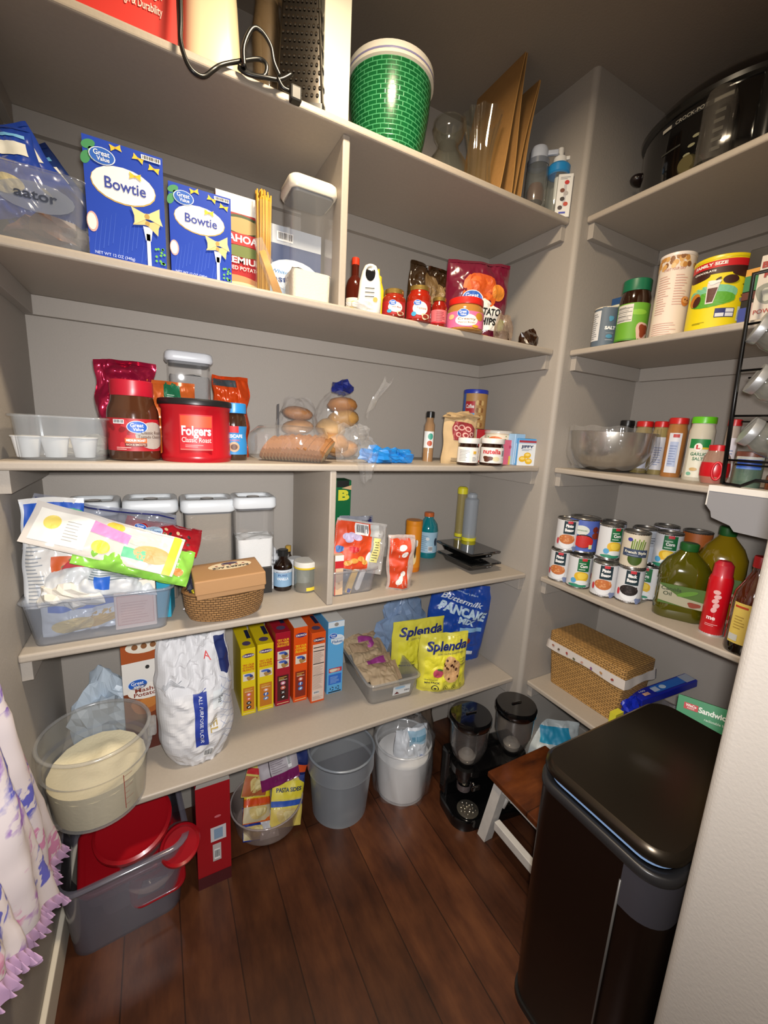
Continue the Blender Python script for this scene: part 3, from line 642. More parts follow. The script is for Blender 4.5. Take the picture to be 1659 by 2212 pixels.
t = thing('wrapped_bread', 'golden bread in clear wrap at the far left of the second shelf', 'bread', (-.225, 1.2, zB+.115)); m = M(); m.blob((0, 0, .03), (.03, .05, .03), mat('b98a44', .6), 8, .3, 2); m.obj('loaf', t); m = M(); crumple(m, (0, 0, .03), (.034, .056, .036), FILM, 3, .3); m.obj('wrapper', t)
m = M(); crumple(m, (0, 0, .03), (.07, .09, .03), mat('8a5f42', .4, var=.4, scale=40), 7, .5); o = m.obj('snack_bag', loc=(-.15, 1.12, zB+.006)); tag(o, 'crushed brown snack bag lying inside the left clear bin', 'bag')
m = M()
for s in range(2): crumple(m, (0, 0, .022), (.05, .035, .022), FILM, s+11, .5)
o = m.obj('plastic_wrap', loc=(-.10, 1.055, zB+.006)); tag(o, 'crumpled clear wrapper at the front of the left bin', 'wrapper')
# right half of the second shelf
def d_dark(m, r, h): m.rect(-r*1.1, r*1.1, h*.05, h*.33, 'e8dcc8', 2); m.ell(0, h*.2, r*.5, h*.07, 'e3c23a', 3)
loc, rz, r, h = cyly(zB, 1.09, 745, 783)
jar('sauce_bottle', 'dark brown bottle with a red cap beside the upright divider', 'bottle', loc, rz, r, .135, [(.95, 0), (1, .03), (1, .55), (.8, .68), (.42, .76), (.4, .97)], '4a160c', 'c8371c', d_dark, lidh=.018, lr=.43)
loc, rz, r, h = cyly(zB, 1.035, 772, 821)
t = thing('juice_bottle', 'white ribbed bottle with a glossy black oval near its top', 'bottle', loc, rz)
m = M(); sec = [(0, .9, .8), (.004, 1, .85), (.035, 1.02, .85), (.075, .9, .75), (.1, .72, .6), (.115, .5, .42), (.119, .25, .2)]
m.loft([(z, r*a, r*b, r*.5) for z, a, b in sec], mat('efe9dd', .3), 8); m.obj('body', t)
def wf(u, v, d):
    for i in range(len(sec)-1):
        if sec[i][0] <= v <= sec[i+1][0]: k = (v-sec[i][0])/(sec[i+1][0]-sec[i][0]); b = sec[i][2]*(1-k)+sec[i+1][2]*k; return (u, -r*b-d-.0004, v)
    return (u, -r*.2-d, v)
m = M(); m.fn = wf; m.ell(0, .092, r*.42, .019, mat('17181a', .08, coat=1), 2); m.obj('oval_window', t)
m = M(); m.fn = wf
for i in range(3): m.rect(-r*.4, r*.4, .055-i*.01, .0575-i*.01, '3a3a3a', 3)
m.ell(r*.5, .03, r*.2, .006, 'c9a04a', 2); m.obj('grooves', t)
loc, rz, r, h = cyly(zB, 1.09, 800, 826)
t = thing('mustard_bottle', 'yellow squeeze bottle behind the white bottle', 'bottle', loc, rz)
m = M(); m.loft([(0, r, r*.7, r*.5), (.08, r, r*.7, r*.5), (.1, r*.6, r*.5, r*.4)], mat('efc11c', .35)); m.lathe([(r*.6, .1), (r*.55, .115), (r*.2, .12), (r*.12, .135), (0, .136)], mat('f2cf2a', .35)); m.obj('body', t)
m = M(); crumple(m, (0, 0, .012), (.04, .02, .012), clear('f2f2f2', .45, .2, 1, 40), 21, .5); o = m.obj('wrapped_packet', loc=(xcol(1.02, zB, 783), 1.02, zB+.001)); tag(o, 'clear wrapped packet lying in front of the white bottle', 'packet')
def d_sauce(word, seed):
    def f(m, r, h):
        m.rect(-r*1.3, r*1.3, h*.08, h*.6, 'a81d1c', 1); m.ell(r*.15, h*.37, r*.62, h*.2, 'f1ece4', 2); great_value(m, -r*.1, h*.53, r*.5, 3)
        m.text(word, r*.25, h*.37, h*.09, '9c3a3a', r*.75, 3); m.ell(-r*.35, h*.2, r*.2, h*.07, '3c9fc8', 3); m.ell(r*.6, h*.14, r*.35, h*.09, 'd9c8a4', 3, wob=.2); m.ell(r*.6, h*.14, r*.24, h*.06, '8c2a18', 4)
    return f
GOLD = mat('b99a52', .3, .8)
loc, rz, r, h = cyly(zB, 1.03, 824, 874, 616)
jar('pasta_sauce_jar', 'jar of red pasta sauce with meat, left of the two larger sauce jars', 'jar', loc, rz, r, h-.012, JARP, '8e2412', GOLD, d_sauce('with Meat', 1), lidh=.012, lr=.8, group='sauce jars with gold lids')
loc, rz, r, h = cyly(zB, 1.025, 876, 928, 608)
jar('pasta_sauce_jar', 'tallest jar of red Traditional pasta sauce beside the brown bag', 'jar', loc, rz, r, h-.012, JARP, '96200f', GOLD, d_sauce('Traditional', 2), lidh=.012, lr=.8, group='sauce jars with gold lids')
def d_pink(m, r, h):
    m.rect(-r*1.4, r*1.4, h*.1, h*.6, 'e06a70', 1); m.lines(-r*.3, r*.9, h*.2, h*.56, 6, '8a3038', 2); m.rect(-r*1.4, r*1.4, h*.1, h*.16, 'b81c2c', 2)
loc, rz, r, h = cyly(zB, 1.025, 929, 962, 636)
jar('salsa_jar', 'small jar of red salsa with a pink label beside the peanut butter', 'jar', loc, rz, r, h-.01, JARP, '8a1a10', GOLD, d_pink, lidh=.01, lr=.85, group='sauce jars with gold lids')
def d_pb2(m, r, h):
    m.rect(-r*1.5, r*1.5, h*.1, h*.66, 'ee6f9e', 1); m.ell(r*.1, h*.34, r*.62, h*.21, 'f7efe6', 2); great_value(m, -r*.12, h*.58, r*.5, 3)
    m.text('Creamy', r*.1, h*.38, h*.11, '8a5a2a', r*.95, 3); m.text('Peanut Butter', r*.12, h*.26, h*.07, '8a5a2a', r*.9, 3); m.ell(r*.85, h*.5, r*.28, h*.14, 'c98a2a', 2); m.ell(r*.6, h*.14, r*.2, h*.05, 'd9a02a', 3); m.ell(-r*.8, h*.48, r*.2, h*.09, 'e9c48c', 2)
loc, rz, r, h = cyly(zB, 1.03, 963, 1041, 636)
jar('peanut_butter_jar', 'jar of creamy peanut butter with a red lid and pink label', 'jar', loc, rz, r, h-.016, [(.9, 0), (1, .04), (1, .75), (.93, .86), (.86, .97)], 'b17b3a', 'd8231c', d_pb2, lidh=.018, lr=.93)
def d_bb(m, w, h):
    m.ell(w*.1, h*.62, w*.25, h*.18, '8a7048', 2, wob=.15); m.ell(-w*.1, h*.7, w*.12, h*.2, '6a5230', 3, wob=.2); great_value(m, w*.06, h*.3, w*.28, 4); m.rect(w*.12, w*.4, h*.05, h*.5, 'dfe4ea', 2)
pouch('chocolate_chip_bag', 'crinkled dark brown bag behind the sauce jars', 'bag', (xcol(1.2, zB, 925), 1.2, zB), math.radians(-8), .185, .225, .06, mat('33210f', .2, coat=.5), d_bb, 9, True, .008, .12)
def d_chip(m, w, h):
    m.ell(-w*.03, h*.58, w*.27, h*.26, 'd9621c', 2, wob=.05); m.ell(w*.02, h*.68, w*.2, h*.16, 'c24e14', 3, wob=.12); m.ell(w*.27, h*.62, w*.11, h*.1, 'e0882c', 4)
    great_value(m, -w*.14, h*.52, w*.26, 6); m.poly([(-w*.02, h*.5), (w*.05, h*.53), (w*.36, h*.4), (w*.34, h*.16), (-.02*w, h*.16)], 'f0ece4', 4)
    m.text('POTATO', w*.12, h*.37, h*.11, '161616', w*.44, 6, bold=.04); m.text('CHIPS', w*.12, h*.26, h*.11, '161616', w*.36, 6, bold=.04); m.ell(0, h*.06, w*.3, h*.05, 'd08a2c', 4)
pouch('chips_bag', 'large burgundy and orange potato chips bag on the second shelf', 'bag', (xcol(1.1, zB, 1030), 1.12, zB), math.radians(-20), .205, .24, .08, mat('6c1730', .22, coat=.4), d_chip, 3, False, .005, 0)
t = thing('produce_bag', 'half-clear bag of greens and brown snacks beside the chips', 'bag', (xcol(1.06, zB, 1083), 1.06, zB)); m = M(); crumple(m, (0, 0, .042), (.033, .022, .046), clear('b8a08c', .3, .1, 1, 40), 8, .4); m.obj('bag_body', t); m = M(); m.blob((.004, 0, .022), (.024, .016, .022), mat('42230f', .4), 8, .4, 3); m.blob((-.012, 0, .052), (.012, .012, .02), mat('7f9a4c', .6), 6, .4, 2); m.obj('contents', t)
m = M(); crumple(m, (0, 0, .022), (.034, .025, .03), mat('2b1508', .15, coat=.7), 14, .4); o = m.obj('chocolate_bag', loc=(xcol(1.03, zB, 1142), 1.035, zB)); tag(o, 'small dark brown glossy bag at the right end of the second shelf', 'bag')
# ---------------------------------------------------------------- middle shelf
tb = tub('storage_bin', 'clear plastic bin of white coffee pods at the left end of the middle shelf', 'bin', Vector(((xcol(1.02, zCs+.08, 12)+xcol(1.02, zCs+.08, 232))/2, 1.018, zCs)), 0, xcol(1.02, zCs+.08, 228)-xcol(1.02, zCs+.08, 16), .15, .085, clear('dfe3e6', .1, .12), tap=.93)
POD = mat('f6f7f8', .45)
for i, px in enumerate((62, 122, 184)):
    x = xcol(1.06, zCs, px)
    m = M(); m.lathe([(0, .004), (.0175, .004), (.0235, .042), (.0255, .043), (.0255, .045), (0, .045)], POD, 24)
    o = m.obj('coffee_pod', loc=(x, 1.06+.004*i, zCs)); tag(o, '%s of the three white coffee pods in the clear bin' % ('leftmost', 'middle', 'rightmost')[i], 'coffee pod', 'coffee pods in the clear bin')
m = M(); crumple(m, (0, 0, .02), (.055, .022, .022), clear('d8d2c0', .55, .3, 1, 30), 5, .4); o = m.obj('pod_bag', loc=(-.13, 1.135, zCs+.004)); tag(o, 'cloudy plastic packet behind the coffee pods', 'packet')
def d_pf(m, w, h): pass
pouch('coffee_bag', 'pink foil bag standing behind the jar of instant coffee', 'bag', (xcol(1.17, zCs, 280), 1.17, zCs), 0, .118, .22, .07, mat('b52048', .2, .55), None, 12, True, .011, -.05)
def d_gvc(m, r, h):
    m.rect(-r*1.5, r*1.5, h*.15, h*.62, 'b01826', 1)
    rn = random.Random(2)
    for i in range(26): m.ell(r*rn.uniform(-1.3, 1.3), h*rn.uniform(.17, .58), r*.16, r*.1, '8a0f1a' if i % 2 else 'c4303a', 2, 10, rn.uniform(0, 3), .1)
    m.ell(r*.75, h*.38, r*.72, h*.2, 'e9e4dc', 3); m.ell(r*.75, h*.38, r*.72, h*.2, 'e9e4dc', 3); great_value(m, r*.12, h*.5, r*.62, 5)
    m.text('Classic Roast', r*.72, h*.42, h*.065, '5a3a2a', r*.95, 5); m.text('Tostado Classico', r*.65, h*.36, h*.06, '5a3a2a', r*1.05, 5)
    m.rect(-r*.35, r*.45, h*.27, h*.34, 'd9662a', 4); m.text('MEDIUM ROAST', r*.05, h*.305, h*.045, 'ffffff', r*.7, 5, bold=.03); m.rect(-r*.35, r*.45, h*.22, h*.265, '6a1410', 4); m.text('RICH & SMOOTH', r*.05, h*.243, h*.035, 'f0e0c8', r*.7, 5)
    m.bars(-r*.8, -r*.35, h*.54, h*.6, l=4); m.lines(-r*.7, -r*.1, h*.17, h*.22, 2, 'e8c8c0', 3)
loc, rz, r, h = cyly(zCs, 1.07, 236, 348, 815)
jar('instant_coffee_jar', 'large glass jar of instant coffee with a red ribbed lid', 'jar', loc, rz, r, h-.028, [(.9, 0), (.98, .02), (1, .06), (1, .68), (.97, .76), (.85, .86), (.8, .96)], mat('4a2a1a', .12, coat=.8), mat('b8142e', .35), d_gvc, lidh=.032, lr=.82)
def d_org(m, w, h): m.poly([(-.02, h*.6), (.02, h*.6), (.02, h*1.0), (-.02, h*1.0)], '14704a', 3); m.lines(-.01, .01, h*.75, h*.85, 4, 'c8e0d0', 4, seed=3); m.ell(0, h*.6, .02, .012, '14704a', 3); m.rect(w*.22, w*.42, h*.66, h*.7, '1a1512', 3)
pouch('coffee_bag', 'orange bag with a green seal tag between the two red coffee tubs', 'bag', (xcol(1.16, zCs, 378), 1.165, zCs), 0, .115, .18, .06, mat('d9692c', .25, .2), d_org, 15, True, .006, .1)
t = thing('low_box', 'low clear box hidden behind the red coffee tub', 'box', (xcol(1.225, zCs, 412), 1.225, zCs)); m = M(); m.loft([(0, .062, .05, .01), (.115, .062, .05, .01)], clear('b8bcc0', .3, .2)); m.obj('box_body', t)
a, b = xcol(1.18, zCs+.11, 364), xcol(1.18, zCs+.11, 461)
t = canister('clear canister stacked high behind the red coffee tub', Vector(((a+b)/2, 1.18, zCs+.116)), 0, b-a, .085, .142, .6, '8e8c8a', .026, lidc='dfe3ea')
def d_fol(m, r, h):
    m.rect(-r*.45, r*.45, h*.2, h*.76, 'c81e2a', 1); m.rect(-r*.42, r*.42, h*.56, h*.74, 'd9502c', 2); m.rect(-r*.44, r*.44, h*.2, h*.22, 'e06a60', 2)
    m.text('Folgers', 0, h*.5, h*.2, 'f7ecec', r*.78, 4, bold=.03); m.text('Classic Roast', 0, h*.36, h*.11, 'f2cfcc', r*.78, 4); m.lines(-r*.3, r*.2, h*.25, h*.3, 2, 'e8a8a8', 3)
loc, rz, r, h = cyly(zCs, 1.075, 348, 500, 862)
t = thing('coffee_tub', 'big red ribbed plastic coffee tub with a black lid', 'tub', loc, rz)
FR = mat('b3111f', .3); m = M(); ff = lambda a, z: -.05*max(0, math.cos(3*a-PI*.5)*1.0-.75)*4*(1 if .12*h < z < .85*h else 0)
m.lathe([(0, 0), (r*.97, 0), (r, .008), (r*1.0, h*.1), (r*.965, h*.13), (r*.965, h*.5), (r*.965, h*.84), (r*1.0, h*.87), (r*1.0, h*.94)], FR, 60, flute=ff); m.obj('tub_body', t)
m = M(); m.lathe([(r*.99, h*.9), (r*1.04, h*.915), (r*1.04, h*.975), (r*1.02, h), (r*.96, h*1.01), (0, h*1.01)], mat('17171a', .35), 60, flute=lambda a, z: .004*math.sin(a*60)); m.obj('lid', t)
m = M(); m.fn = cylf(r*.972); d_fol(m, r, h); m.obj('label_print', t)
def d_nes(m, r, h):
    m.rect(-r*1.3, r*1.3, h*.12, h*.68, '2a86c8', 1); m.rect(-r*1.5, -r*.5, h*.12, h*.68, 'e8ecf0', 2); m.rect(-r*.3, r*.35, h*.55, h*.68, 'c81e28', 3); m.text('NESCAFE', 0, h*.48, h*.09, 'f4f4f4', r*1.3, 3, bold=.03); m.text('CLASSIC', 0, h*.4, h*.05, 'd8502c', r*.9, 3); m.ell(0, h*.27, r*.4, h*.1, 'b89a7a', 3); m.ell(0, h*.27, r*.25, h*.06, '5a3420', 4)
loc, rz, r, h = cyly(zCs, 1.11, 478, 534, 866)
jar('instant_coffee_jar', 'slim coffee jar with a bright blue lid and blue label', 'jar', loc, rz, r, h-.02, [(.92, 0), (1, .03), (1, .3), (.9, .5), (1, .68), (.9, .86), (.78, .95)], mat('3a2418', .12, coat=.8), '2a8fd8', d_nes, lidh=.024, lr=.95)
pouch('snack_bag', 'orange and grey foil bag folded over behind the blue-lidded jar', 'bag', (xcol(1.2, zCs, 500), 1.2, zCs), 0, .1, .205, .05, mat('d94a16', .25, .2), lambda m, w, h: m.rect(-w*.5, w*.1, h*.88, h*.97, '3a4348', 2), 19, True, .01, .1)
# bread loaf: slices in a bag
BR = mat('c98f4c', .75, var=.25, scale=30); CR = mat('8f5c2c', .7)
p0 = Vector((xcol(1.13, zCs+.03, 566), 1.13, zCs)); p1 = Vector((xcol(1.05, zCs+.03, 692), 1.055, zCs))
t = thing('bread_loaf', 'sliced brown bread loaf in a clear bag on the middle shelf', 'bread', p0); m = M(); d = p1-p0; L = d.length; ang = math.atan2(d.y, d.x); sec = []
for i in range(19):
    q = i/18; s = (.86+.12*math.sin(q*PI))*(1+.035*math.cos(i*2.6)); X = Matrix.Translation(d*q) @ Matrix.Rotation(ang, 4, 'Z') @ Matrix.Rotation(.55, 4, 'Y')
    pr = [(.052*math.cos(2*PI*k/16)*(1+.06*math.cos(4*PI*k/16)), .043+.04*math.sin(2*PI*k/16)) for k in range(16)]
    n_ = len(pr); v = [(x_, y*s, z*s) for x_ in (-.0043, .0043) for y, z in pr]
    m.add(v, [tuple(range(n_)), tuple(range(2*n_-1, n_-1, -1))], mat('e6c896', .8), False, X); m.add(v, [(k, (k+1) % n_, (k+1) % n_+n_, k+n_) for k in range(n_)], CR, False, X)
m.obj('bread_slices', t)
m = M(); X = Matrix.Translation(d*.5) @ Matrix.Rotation(ang, 4, 'Z') @ Matrix.Rotation(-PI/2, 4, 'Y')
m.loft([(-L*.62, .03, .035, .02, .042, 0), (-L*.55, .046, .052, .03, .044, 0), (0, .048, .056, .03, .046, 0), (L*.5, .045, .053, .03, .045, 0), (L*.66, .03, .04, .02, .04, 0)], FILM, xf=X); m.obj('wrapper', t)
# bagels and buns
def bunbag(label, cx, cy, z0, buns, col, seed, wr, hh, top=None):
    t = thing('bagel_bag', label, 'bread', (cx, cy, zCs+z0)); 
    for i, (x, y, z, r_, th, tx) in enumerate(buns):
        X = Matrix.Translation((x, y, z)) @ Matrix.Rotation(tx, 4, 'X') @ Matrix.Rotation(i*.5, 4, 'Z') @ Matrix.Rotation(.12*(-1)**i, 4, 'Y')
        m = M(); m.blob((0, 0, 0), (r_, r_, th), mat(col[i % len(col)], .55, var=.45, scale=22), 10, .08, seed+i, X); m.obj('bagel', t)
    m = M(); crumple(m, (0, 0, hh/2), (wr, wr*.8, hh/2*1.08), FILM, seed, .22, 11); m.obj('wrapper', t)
    if top: m = M(); top(m); m.obj('printed_wrapper', t)
    return t
bunbag('stack of brown bagels in clear wrap at the left of the bread bags', xcol(1.2, zCs+.1, 647), 1.22, .001, [(0, 0, .045, .05, .024, .1), (0, 0, .088, .047, .022, -.1), (.0, 0, .128, .044, .02, .1), (0, 0, .022, .05, .02, 0)], ('c08a58', 'cf9a64', 'b88050'), 31, .062, .17, lambda m: m.grid(4, 4, lambda a, b: (-.062+.006*a, -.03+.05*a, .06+.09*b), mat('26345c', .3)))
def tb_(m): crumple(m, (.012, 0, .212), (.034, .026, .02), mat('1c2a7a', .3), 5, .5, 7, -1); 
bunbag('bag of seeded golden buns with a dark blue wrapper top', xcol(1.2, zCs+.1, 728), 1.2, .001, [(-.02, -.02, .05, .05, .032, .2), (.02, .0, .12, .048, .028, -.25), (.015, 0, .16, .046, .022, -.15), (-.02, .0, .09, .045, .03, .1), (.02, .0, .03, .05, .028, 0)], ('c08a4c', 'cf9c54', 'b87c40', 'd2a768'), 37, .07, .2, tb_)
m = M(); m.grid(8, 8, lambda a, b: (.05+.05*b+.012*math.sin(a*6), .02*a+.01*math.sin(b*5), .17+.06*b+.01*math.sin(a*9)*b-.05*a*(1-b)), FILM, False); crumple(m, (0, -.0, .05), (.058, .03, .055), FILM, 44, .5, 12)
def hang(a, b): u = (a-.5)*.085*(1-.6*b); return (u+.012, -.062-.01*math.sin(a*PI)-.006*math.sin(a*11), .04-.085*b+.008*math.sin(a*7+b*3))
m.grid(10, 10, hang, FILM, False)
o = m.obj('plastic_wrap', loc=(xcol(1.06, zCs+.03, 765), 1.06, zCs+.002)); tag(o, 'crumpled clear plastic wrap hanging over the middle shelf edge', 'plastic wrap')
m = M()
crumple(m, (0, 0, .02), (.05, .025, .024), mat('1f7fd0', .25, coat=.4), 3, .7, 10)
crumple(m, (.075, .01, .018), (.038, .022, .02), mat('1f7fd0', .25, coat=.4), 8, .7, 10); m.box(.02, .07, -.005, .012, .004, .016, mat('1f7fd0', .3))
o = m.obj('empty_wrapper', loc=(xcol(1.05, zCs, 822), 1.06, zCs+.001)); tag(o, 'crumpled bright blue wrapper on the middle shelf', 'wrapper')
# right part of the middle shelf
def d_sp(m, r, h): m.rect(-r*1.1, r*1.0, h*.3, h*.66, 'e4e8ea', 1); m.ell(r*.3, h*.55, r*.5, h*.07, '3f9c8a', 2); m.ell(r*.2, h*.4, r*.5, h*.06, 'b8543a', 2)
loc, rz, r, h = cyly(zCs, 1.16, 912, 934, 884)
jar('spice_bottle', 'spice grinder bottle with a black cap beside the brown paper bag', 'bottle', loc, rz, r, h-.02, [(1, 0), (1, .8), (.7, .88), (.7, .97)], mat('a07c58', .2, coat=.5), '141414', d_sp, lidh=.02, lr=.8)
t = thing('paper_bag', 'brown paper bag with a rolled top and dark red logo', 'bag', (xcol(1.1, zCs, 982), 1.085, zCs), math.radians(-6))
PF = pouchfn(.128, .152, .06, 51, True, .005, .06); KP = mat('c2a67c', .8, bump=.3, scale=70)
m = M(); m.grid(24, 24, lambda a, b: PF((a-.5)*.128, b*.152, 0), KP); m.grid(24, 24, lambda a, b: (lambda p: (p[0], -p[1]*.9, p[2]))(PF((a-.5)*.128, b*.152, 0)), KP); m.obj('bag_body', t)
m = M(); crumple(m, (-.005, -.004, .152), (.06, .014, .012), mat('b3966c', .8), 5, .6, 8, -1); m.obj('rolled_top', t)
m = M(); m.fn = PF; m.poly([(-.04, .075), (.03, .07), (.048, .082), (.05, .115), (.035, .128), (-.03, .133), (-.042, .115)], '8e2a32', 3)
for k, (a, b, r_) in enumerate(((-.026, .112, .011), (-.004, .114, .012), (.018, .11, .011), (-.02, .092, .01), (.006, .09, .011), (.03, .094, .01))):
    m.ell(a, b, r_, r_*.8, 'd8a8a0', 4, 12); m.ell(a, b, r_*.62, r_*.45, '8e2a32', 5, 12)
m.obj('logo_print', t); m = M(); m.fn = PF; m.lines(-.04, .045, .008, .022, 3, '4a3a28', 3); m.obj('small_print', t)
# coffee can on a box
c, rz, r, _ = cyly(zCs, 1.21, 998, 1050, None, zCs+.16); zt = zCs+.118
t = thing('biscuit_box', 'tall red and white box under the coffee wafer can', 'box', (c.x+.012, 1.165, zCs), math.radians(-8))
M().box(-.028, .028, 0, .06, 0, .116, mat('e9e2d4', .45)).obj('body', t); m = M(); m.rect(-.028, .028, 0, .116, 'c4242e', 1); m.rect(-.014, .028, .005, .085, 'efe6d8', 2); m.poly([(-.014, .085), (.028, .085), (.028, .1), (.005, .098)], 'f2ead8', 3); m.obj('front_print', t)
def d_cof(m, r, h):
    m.rect(-r*1.5, r*1.5, 0, h, 'b98d52', 1); m.rect(-r*1.5, -r*.9, 0, h, '3c63b4', 2); m.rect(-r*.85, r*.0, h*.42, h*.74, 'b8202c', 3); m.text('Coffee', -r*.42, h*.6, h*.15, 'f2ece4', r*.72, 4, bold=.03); m.rect(-r*.8, 0, h*.3, h*.42, '4a9fd8', 3)
    for i in range(12): m.ell(r*(.2+.22*(i % 3)), h*(.1+.2*(i//3)), r*.14, h*.07, 'dcb878' if i % 2 else '946232', 3, 10)
loc = Vector((c.x, c.y, zt)); p = Vector((c.x, c.y)); q = p*(1-r/p.length); h = hz(q.x, q.y, 838)-zt
jar('wafer_can', 'round can with a blue lid and coffee label on top of the red box', 'can', loc, rz, r*.96, h-.012, [(1, 0), (1, .97)], mat('b98d52', .4), '2238b0', d_cof, lidh=.014, lr=1.04, glassy=False)
def d_fun(m, r, h):
    m.rect(-r*1.4, r*1.4, 0, h*.85, 'e9dfca', 1); m.ell(-r*.2, h*.6, r*.75, h*.2, 'e0763a', 2); m.text('rkill', -r*.2, h*.66, h*.15, '4a9fd8', r*.7, 4, bold=.04)
    rn = random.Random(4)
    for i in range(40): m.ell(r*rn.uniform(-1.3, 1.3), h*rn.uniform(.02, .84), r*.05, r*.05, ('8a4a34', 'd84a6a', 'e9a53a', '6a9c4a')[i % 4], 3, 6)
loc, rz, r, h = cyly(zCs, 1.13, 1046, 1104, None, zCs+.08); h = .118
jar('sprinkles_tub', 'tub of confetti frosting with a clear lid behind the spread jars', 'tub', loc, rz, r, h, [(.9, 0), (1, .9)], mat('dccbb0', .4), clear('f4f2ee', .4, .1), d_fun, lidh=.01, lr=1.04, glassy=False)
def d_nut(word):
    def f(m, r, h):
        m.rect(-r*1.2, r*1.2, h*.12, h*.78, 'ece8e2', 1)
        if word: m.text('nutella', r*.0, h*.6, h*.27, 'cc1f24', r*1.5, 3, bold=.03); m.ell(-r*.3, h*.3, r*.4, h*.12, '5a2a14', 3, wob=.2); m.ell(r*.4, h*.3, r*.3, h*.1, 'e4d8b0', 2); m.bars(r*.85, r*1.15, h*.35, h*.7, l=3)
        else: m.lines(-r*.8, r*.2, h*.2, h*.7, 8, '9a9a9a', 2, seed=4); m.rect(r*.5, r*.8, h*.5, h*.62, 'e0b03a', 3); m.lines(r*.45, r*.9, h*.2, h*.4, 4, '8a8a8a', 2)
    return f
NP = [(.86, 0), (.98, .05), (1, .12), (.98, .75), (.88, .9), (.86, .97)]
loc, rz, r, h = cyly(zCs, 1.035, 985, 1032, 945)
jar('chocolate_spread_jar', 'jar of chocolate spread turned back-label forward, beside the paper bag', 'jar', loc, rz, r, h-.014, NP, mat('2c140b', .1, coat=.8), 'ebe8e4', d_nut(0), lidh=.017, lr=.98, group='chocolate spread jars')
loc, rz, r, h = cyly(zCs, 1.03, 1034, 1086, 946)
jar('chocolate_spread_jar', 'jar of chocolate spread with red lettering facing forward', 'jar', loc, rz, r, h-.014, NP, mat('2c140b', .1, coat=.8), 'ebe8e4', d_nut(1), lidh=.017, lr=.98, group='chocolate spread jars')
def d_oreo(m, w, h): m.rect(-w*.5, w*.2, 0, h, 'dd6a86', 1); m.text('EO', w*.25, h*.72, h*.15, 'b83a5a', w*.35, 3, bold=.03); m.rect(w*.1, w*.5, 0, h*.35, 'e3c24a', 2)
loc, W, H = facey(zCs, 1.07, 1078, 1108, 950)
carton('pudding_box', 'small pink box beside the lettered spread jar', 'box', loc, 0, W, .03, H, 'e8a8b4', d_oreo)
loc, W, H = facey(zCs, 1.055, 1107, 1128, 926)
carton('mix_box', 'narrow light blue box between the pink box and the yellow-corn box', 'box', loc, 0, W, .035, H*.86, '9cc4e8', lambda m, w, h: (m.rect(-w*.4, w*.4, h*.05, h*.7, 'dce6ee', 2), m.lines(-w*.3, w*.3, h*.1, h*.65, 8, '8aa8c0', 3)))
def d_jif(m, w, h):
    m.rect(-w*.5, w*.5, h*.8, h*.93, 'b8d0e8', 2); m.rect(-w*.48, w*.48, h*.85, h*.93, 'a83a4a', 3); m.rect(-w*.5, w*.5, h*.0, h*.8, 'e6ecf2', 2); m.text('JIFFY', 0, h*.7, h*.13, '26345c', w*.7, 4, bold=.04); m.lines(-w*.3, w*.3, h*.56, h*.63, 2, '7a8aa8', 4)
    for a, b in ((.05, .38), (-.22, .24), (.14, .16)): m.ell(a*w, b*h, w*.2, h*.11, 'e9bb26', 3); m.ell(a*w, b*h+h*.02, w*.13, h*.05, 'f7dc7a', 4)
a = xcol(1.03, zCs, 1121); b = xcol(1.03, zCs, 1152)
carton('muffin_mix_box', 'white and yellow corn muffin mix box at the right end of the middle shelf', 'box', Vector(((a+b)/2, 1.035, zCs)), math.radians(-14), b-a, .05, .092, '5aa2dc', d_jif, side=lambda m, d, h: (m.rect(0, d, 0, h*.25, '3f8fd0', 1), m.lines(d*.1, d*.9, h*.3, h*.8, 7, '5a7a98', 2)))
# ---------------------------------------------------------------- fourth shelf
for l_, r_, yy, ht, lab, fl_, fc in ((132, 258, 1.2, .272, 'leftmost clear canister behind the pile of baking bags', 0, ''), (262, 387, 1.19, .275, 'second clear canister from the left, full of brown sugar', .6, '7d6a58'), (390, 511, 1.17, .275, 'third clear canister from the left, dusty inside', .86, '9c9284'), (506, 600, 1.14, .29, 'rightmost clear canister, a third full of white sugar', .42, 'f2f2f0')):
    zt = zD+ht-.03; a, b = xcol(yy, zt, l_), xcol(yy, zt, r_)
    if lab.startswith('right'): ht = .205; t = canister(lab+', raised on a dark stand', Vector(((a+b)/2, yy, zD+.078)), 0, b-a-.006, .1, ht, fl_, fc, .032, lip=.003); m = M(); m.box(-.045, .045, .01, .09, -.078, -.0005, '2a2826'); m.obj('stand', t)
    else: canister(lab, Vector(((a+b)/2, yy, zD)), 0, b-a-.008, .115, ht, fl_, fc, .036)
# basket with a kraft box on it
loc, rz, r, h = rcan(zD, 392, 560, 1343)
RT = woven('9c7448', '3a2614', .016, .006, .5, bump=1)
a = on(zD, 392, 1310); b = on(zD, 560, 1290); bc = (a+b)/2; bl = (b-a).length
R = bl*.5; bc.y = on(zD, 475, 1343).y+R*.54-.03
t = thing('wicker_basket', 'oval woven wicker basket on the fourth shelf', 'basket', (bc.x, bc.y+.03, zD), .02)
m = M(); X = Matrix.Diagonal((1, .62, 1, 1))
m.lathe([(R*.86, 0), (R*.95, .02), (R*.98, .04), (R, .07)], RT, 48, xf=X); m.lathe([(R*.96, .07), (R*.94, .04), (R*.9, .012)], RT, 48, xf=X)
m.obj('basket_body', t, uvf=uvcyl(R)); m = M(); m.disc(R*.88, .008, '6a4a2c', xf=X, n=48); m.obj('basket_floor', t)
m = M(); m.tube([(R*.98*math.sin(2*PI*k/48), -R*.98*.62*math.cos(2*PI*k/48), .071) for k in range(48)], .0045, mat('8a6238', .5, bump=1, scale=300), 8, True); m.obj('rim', t)
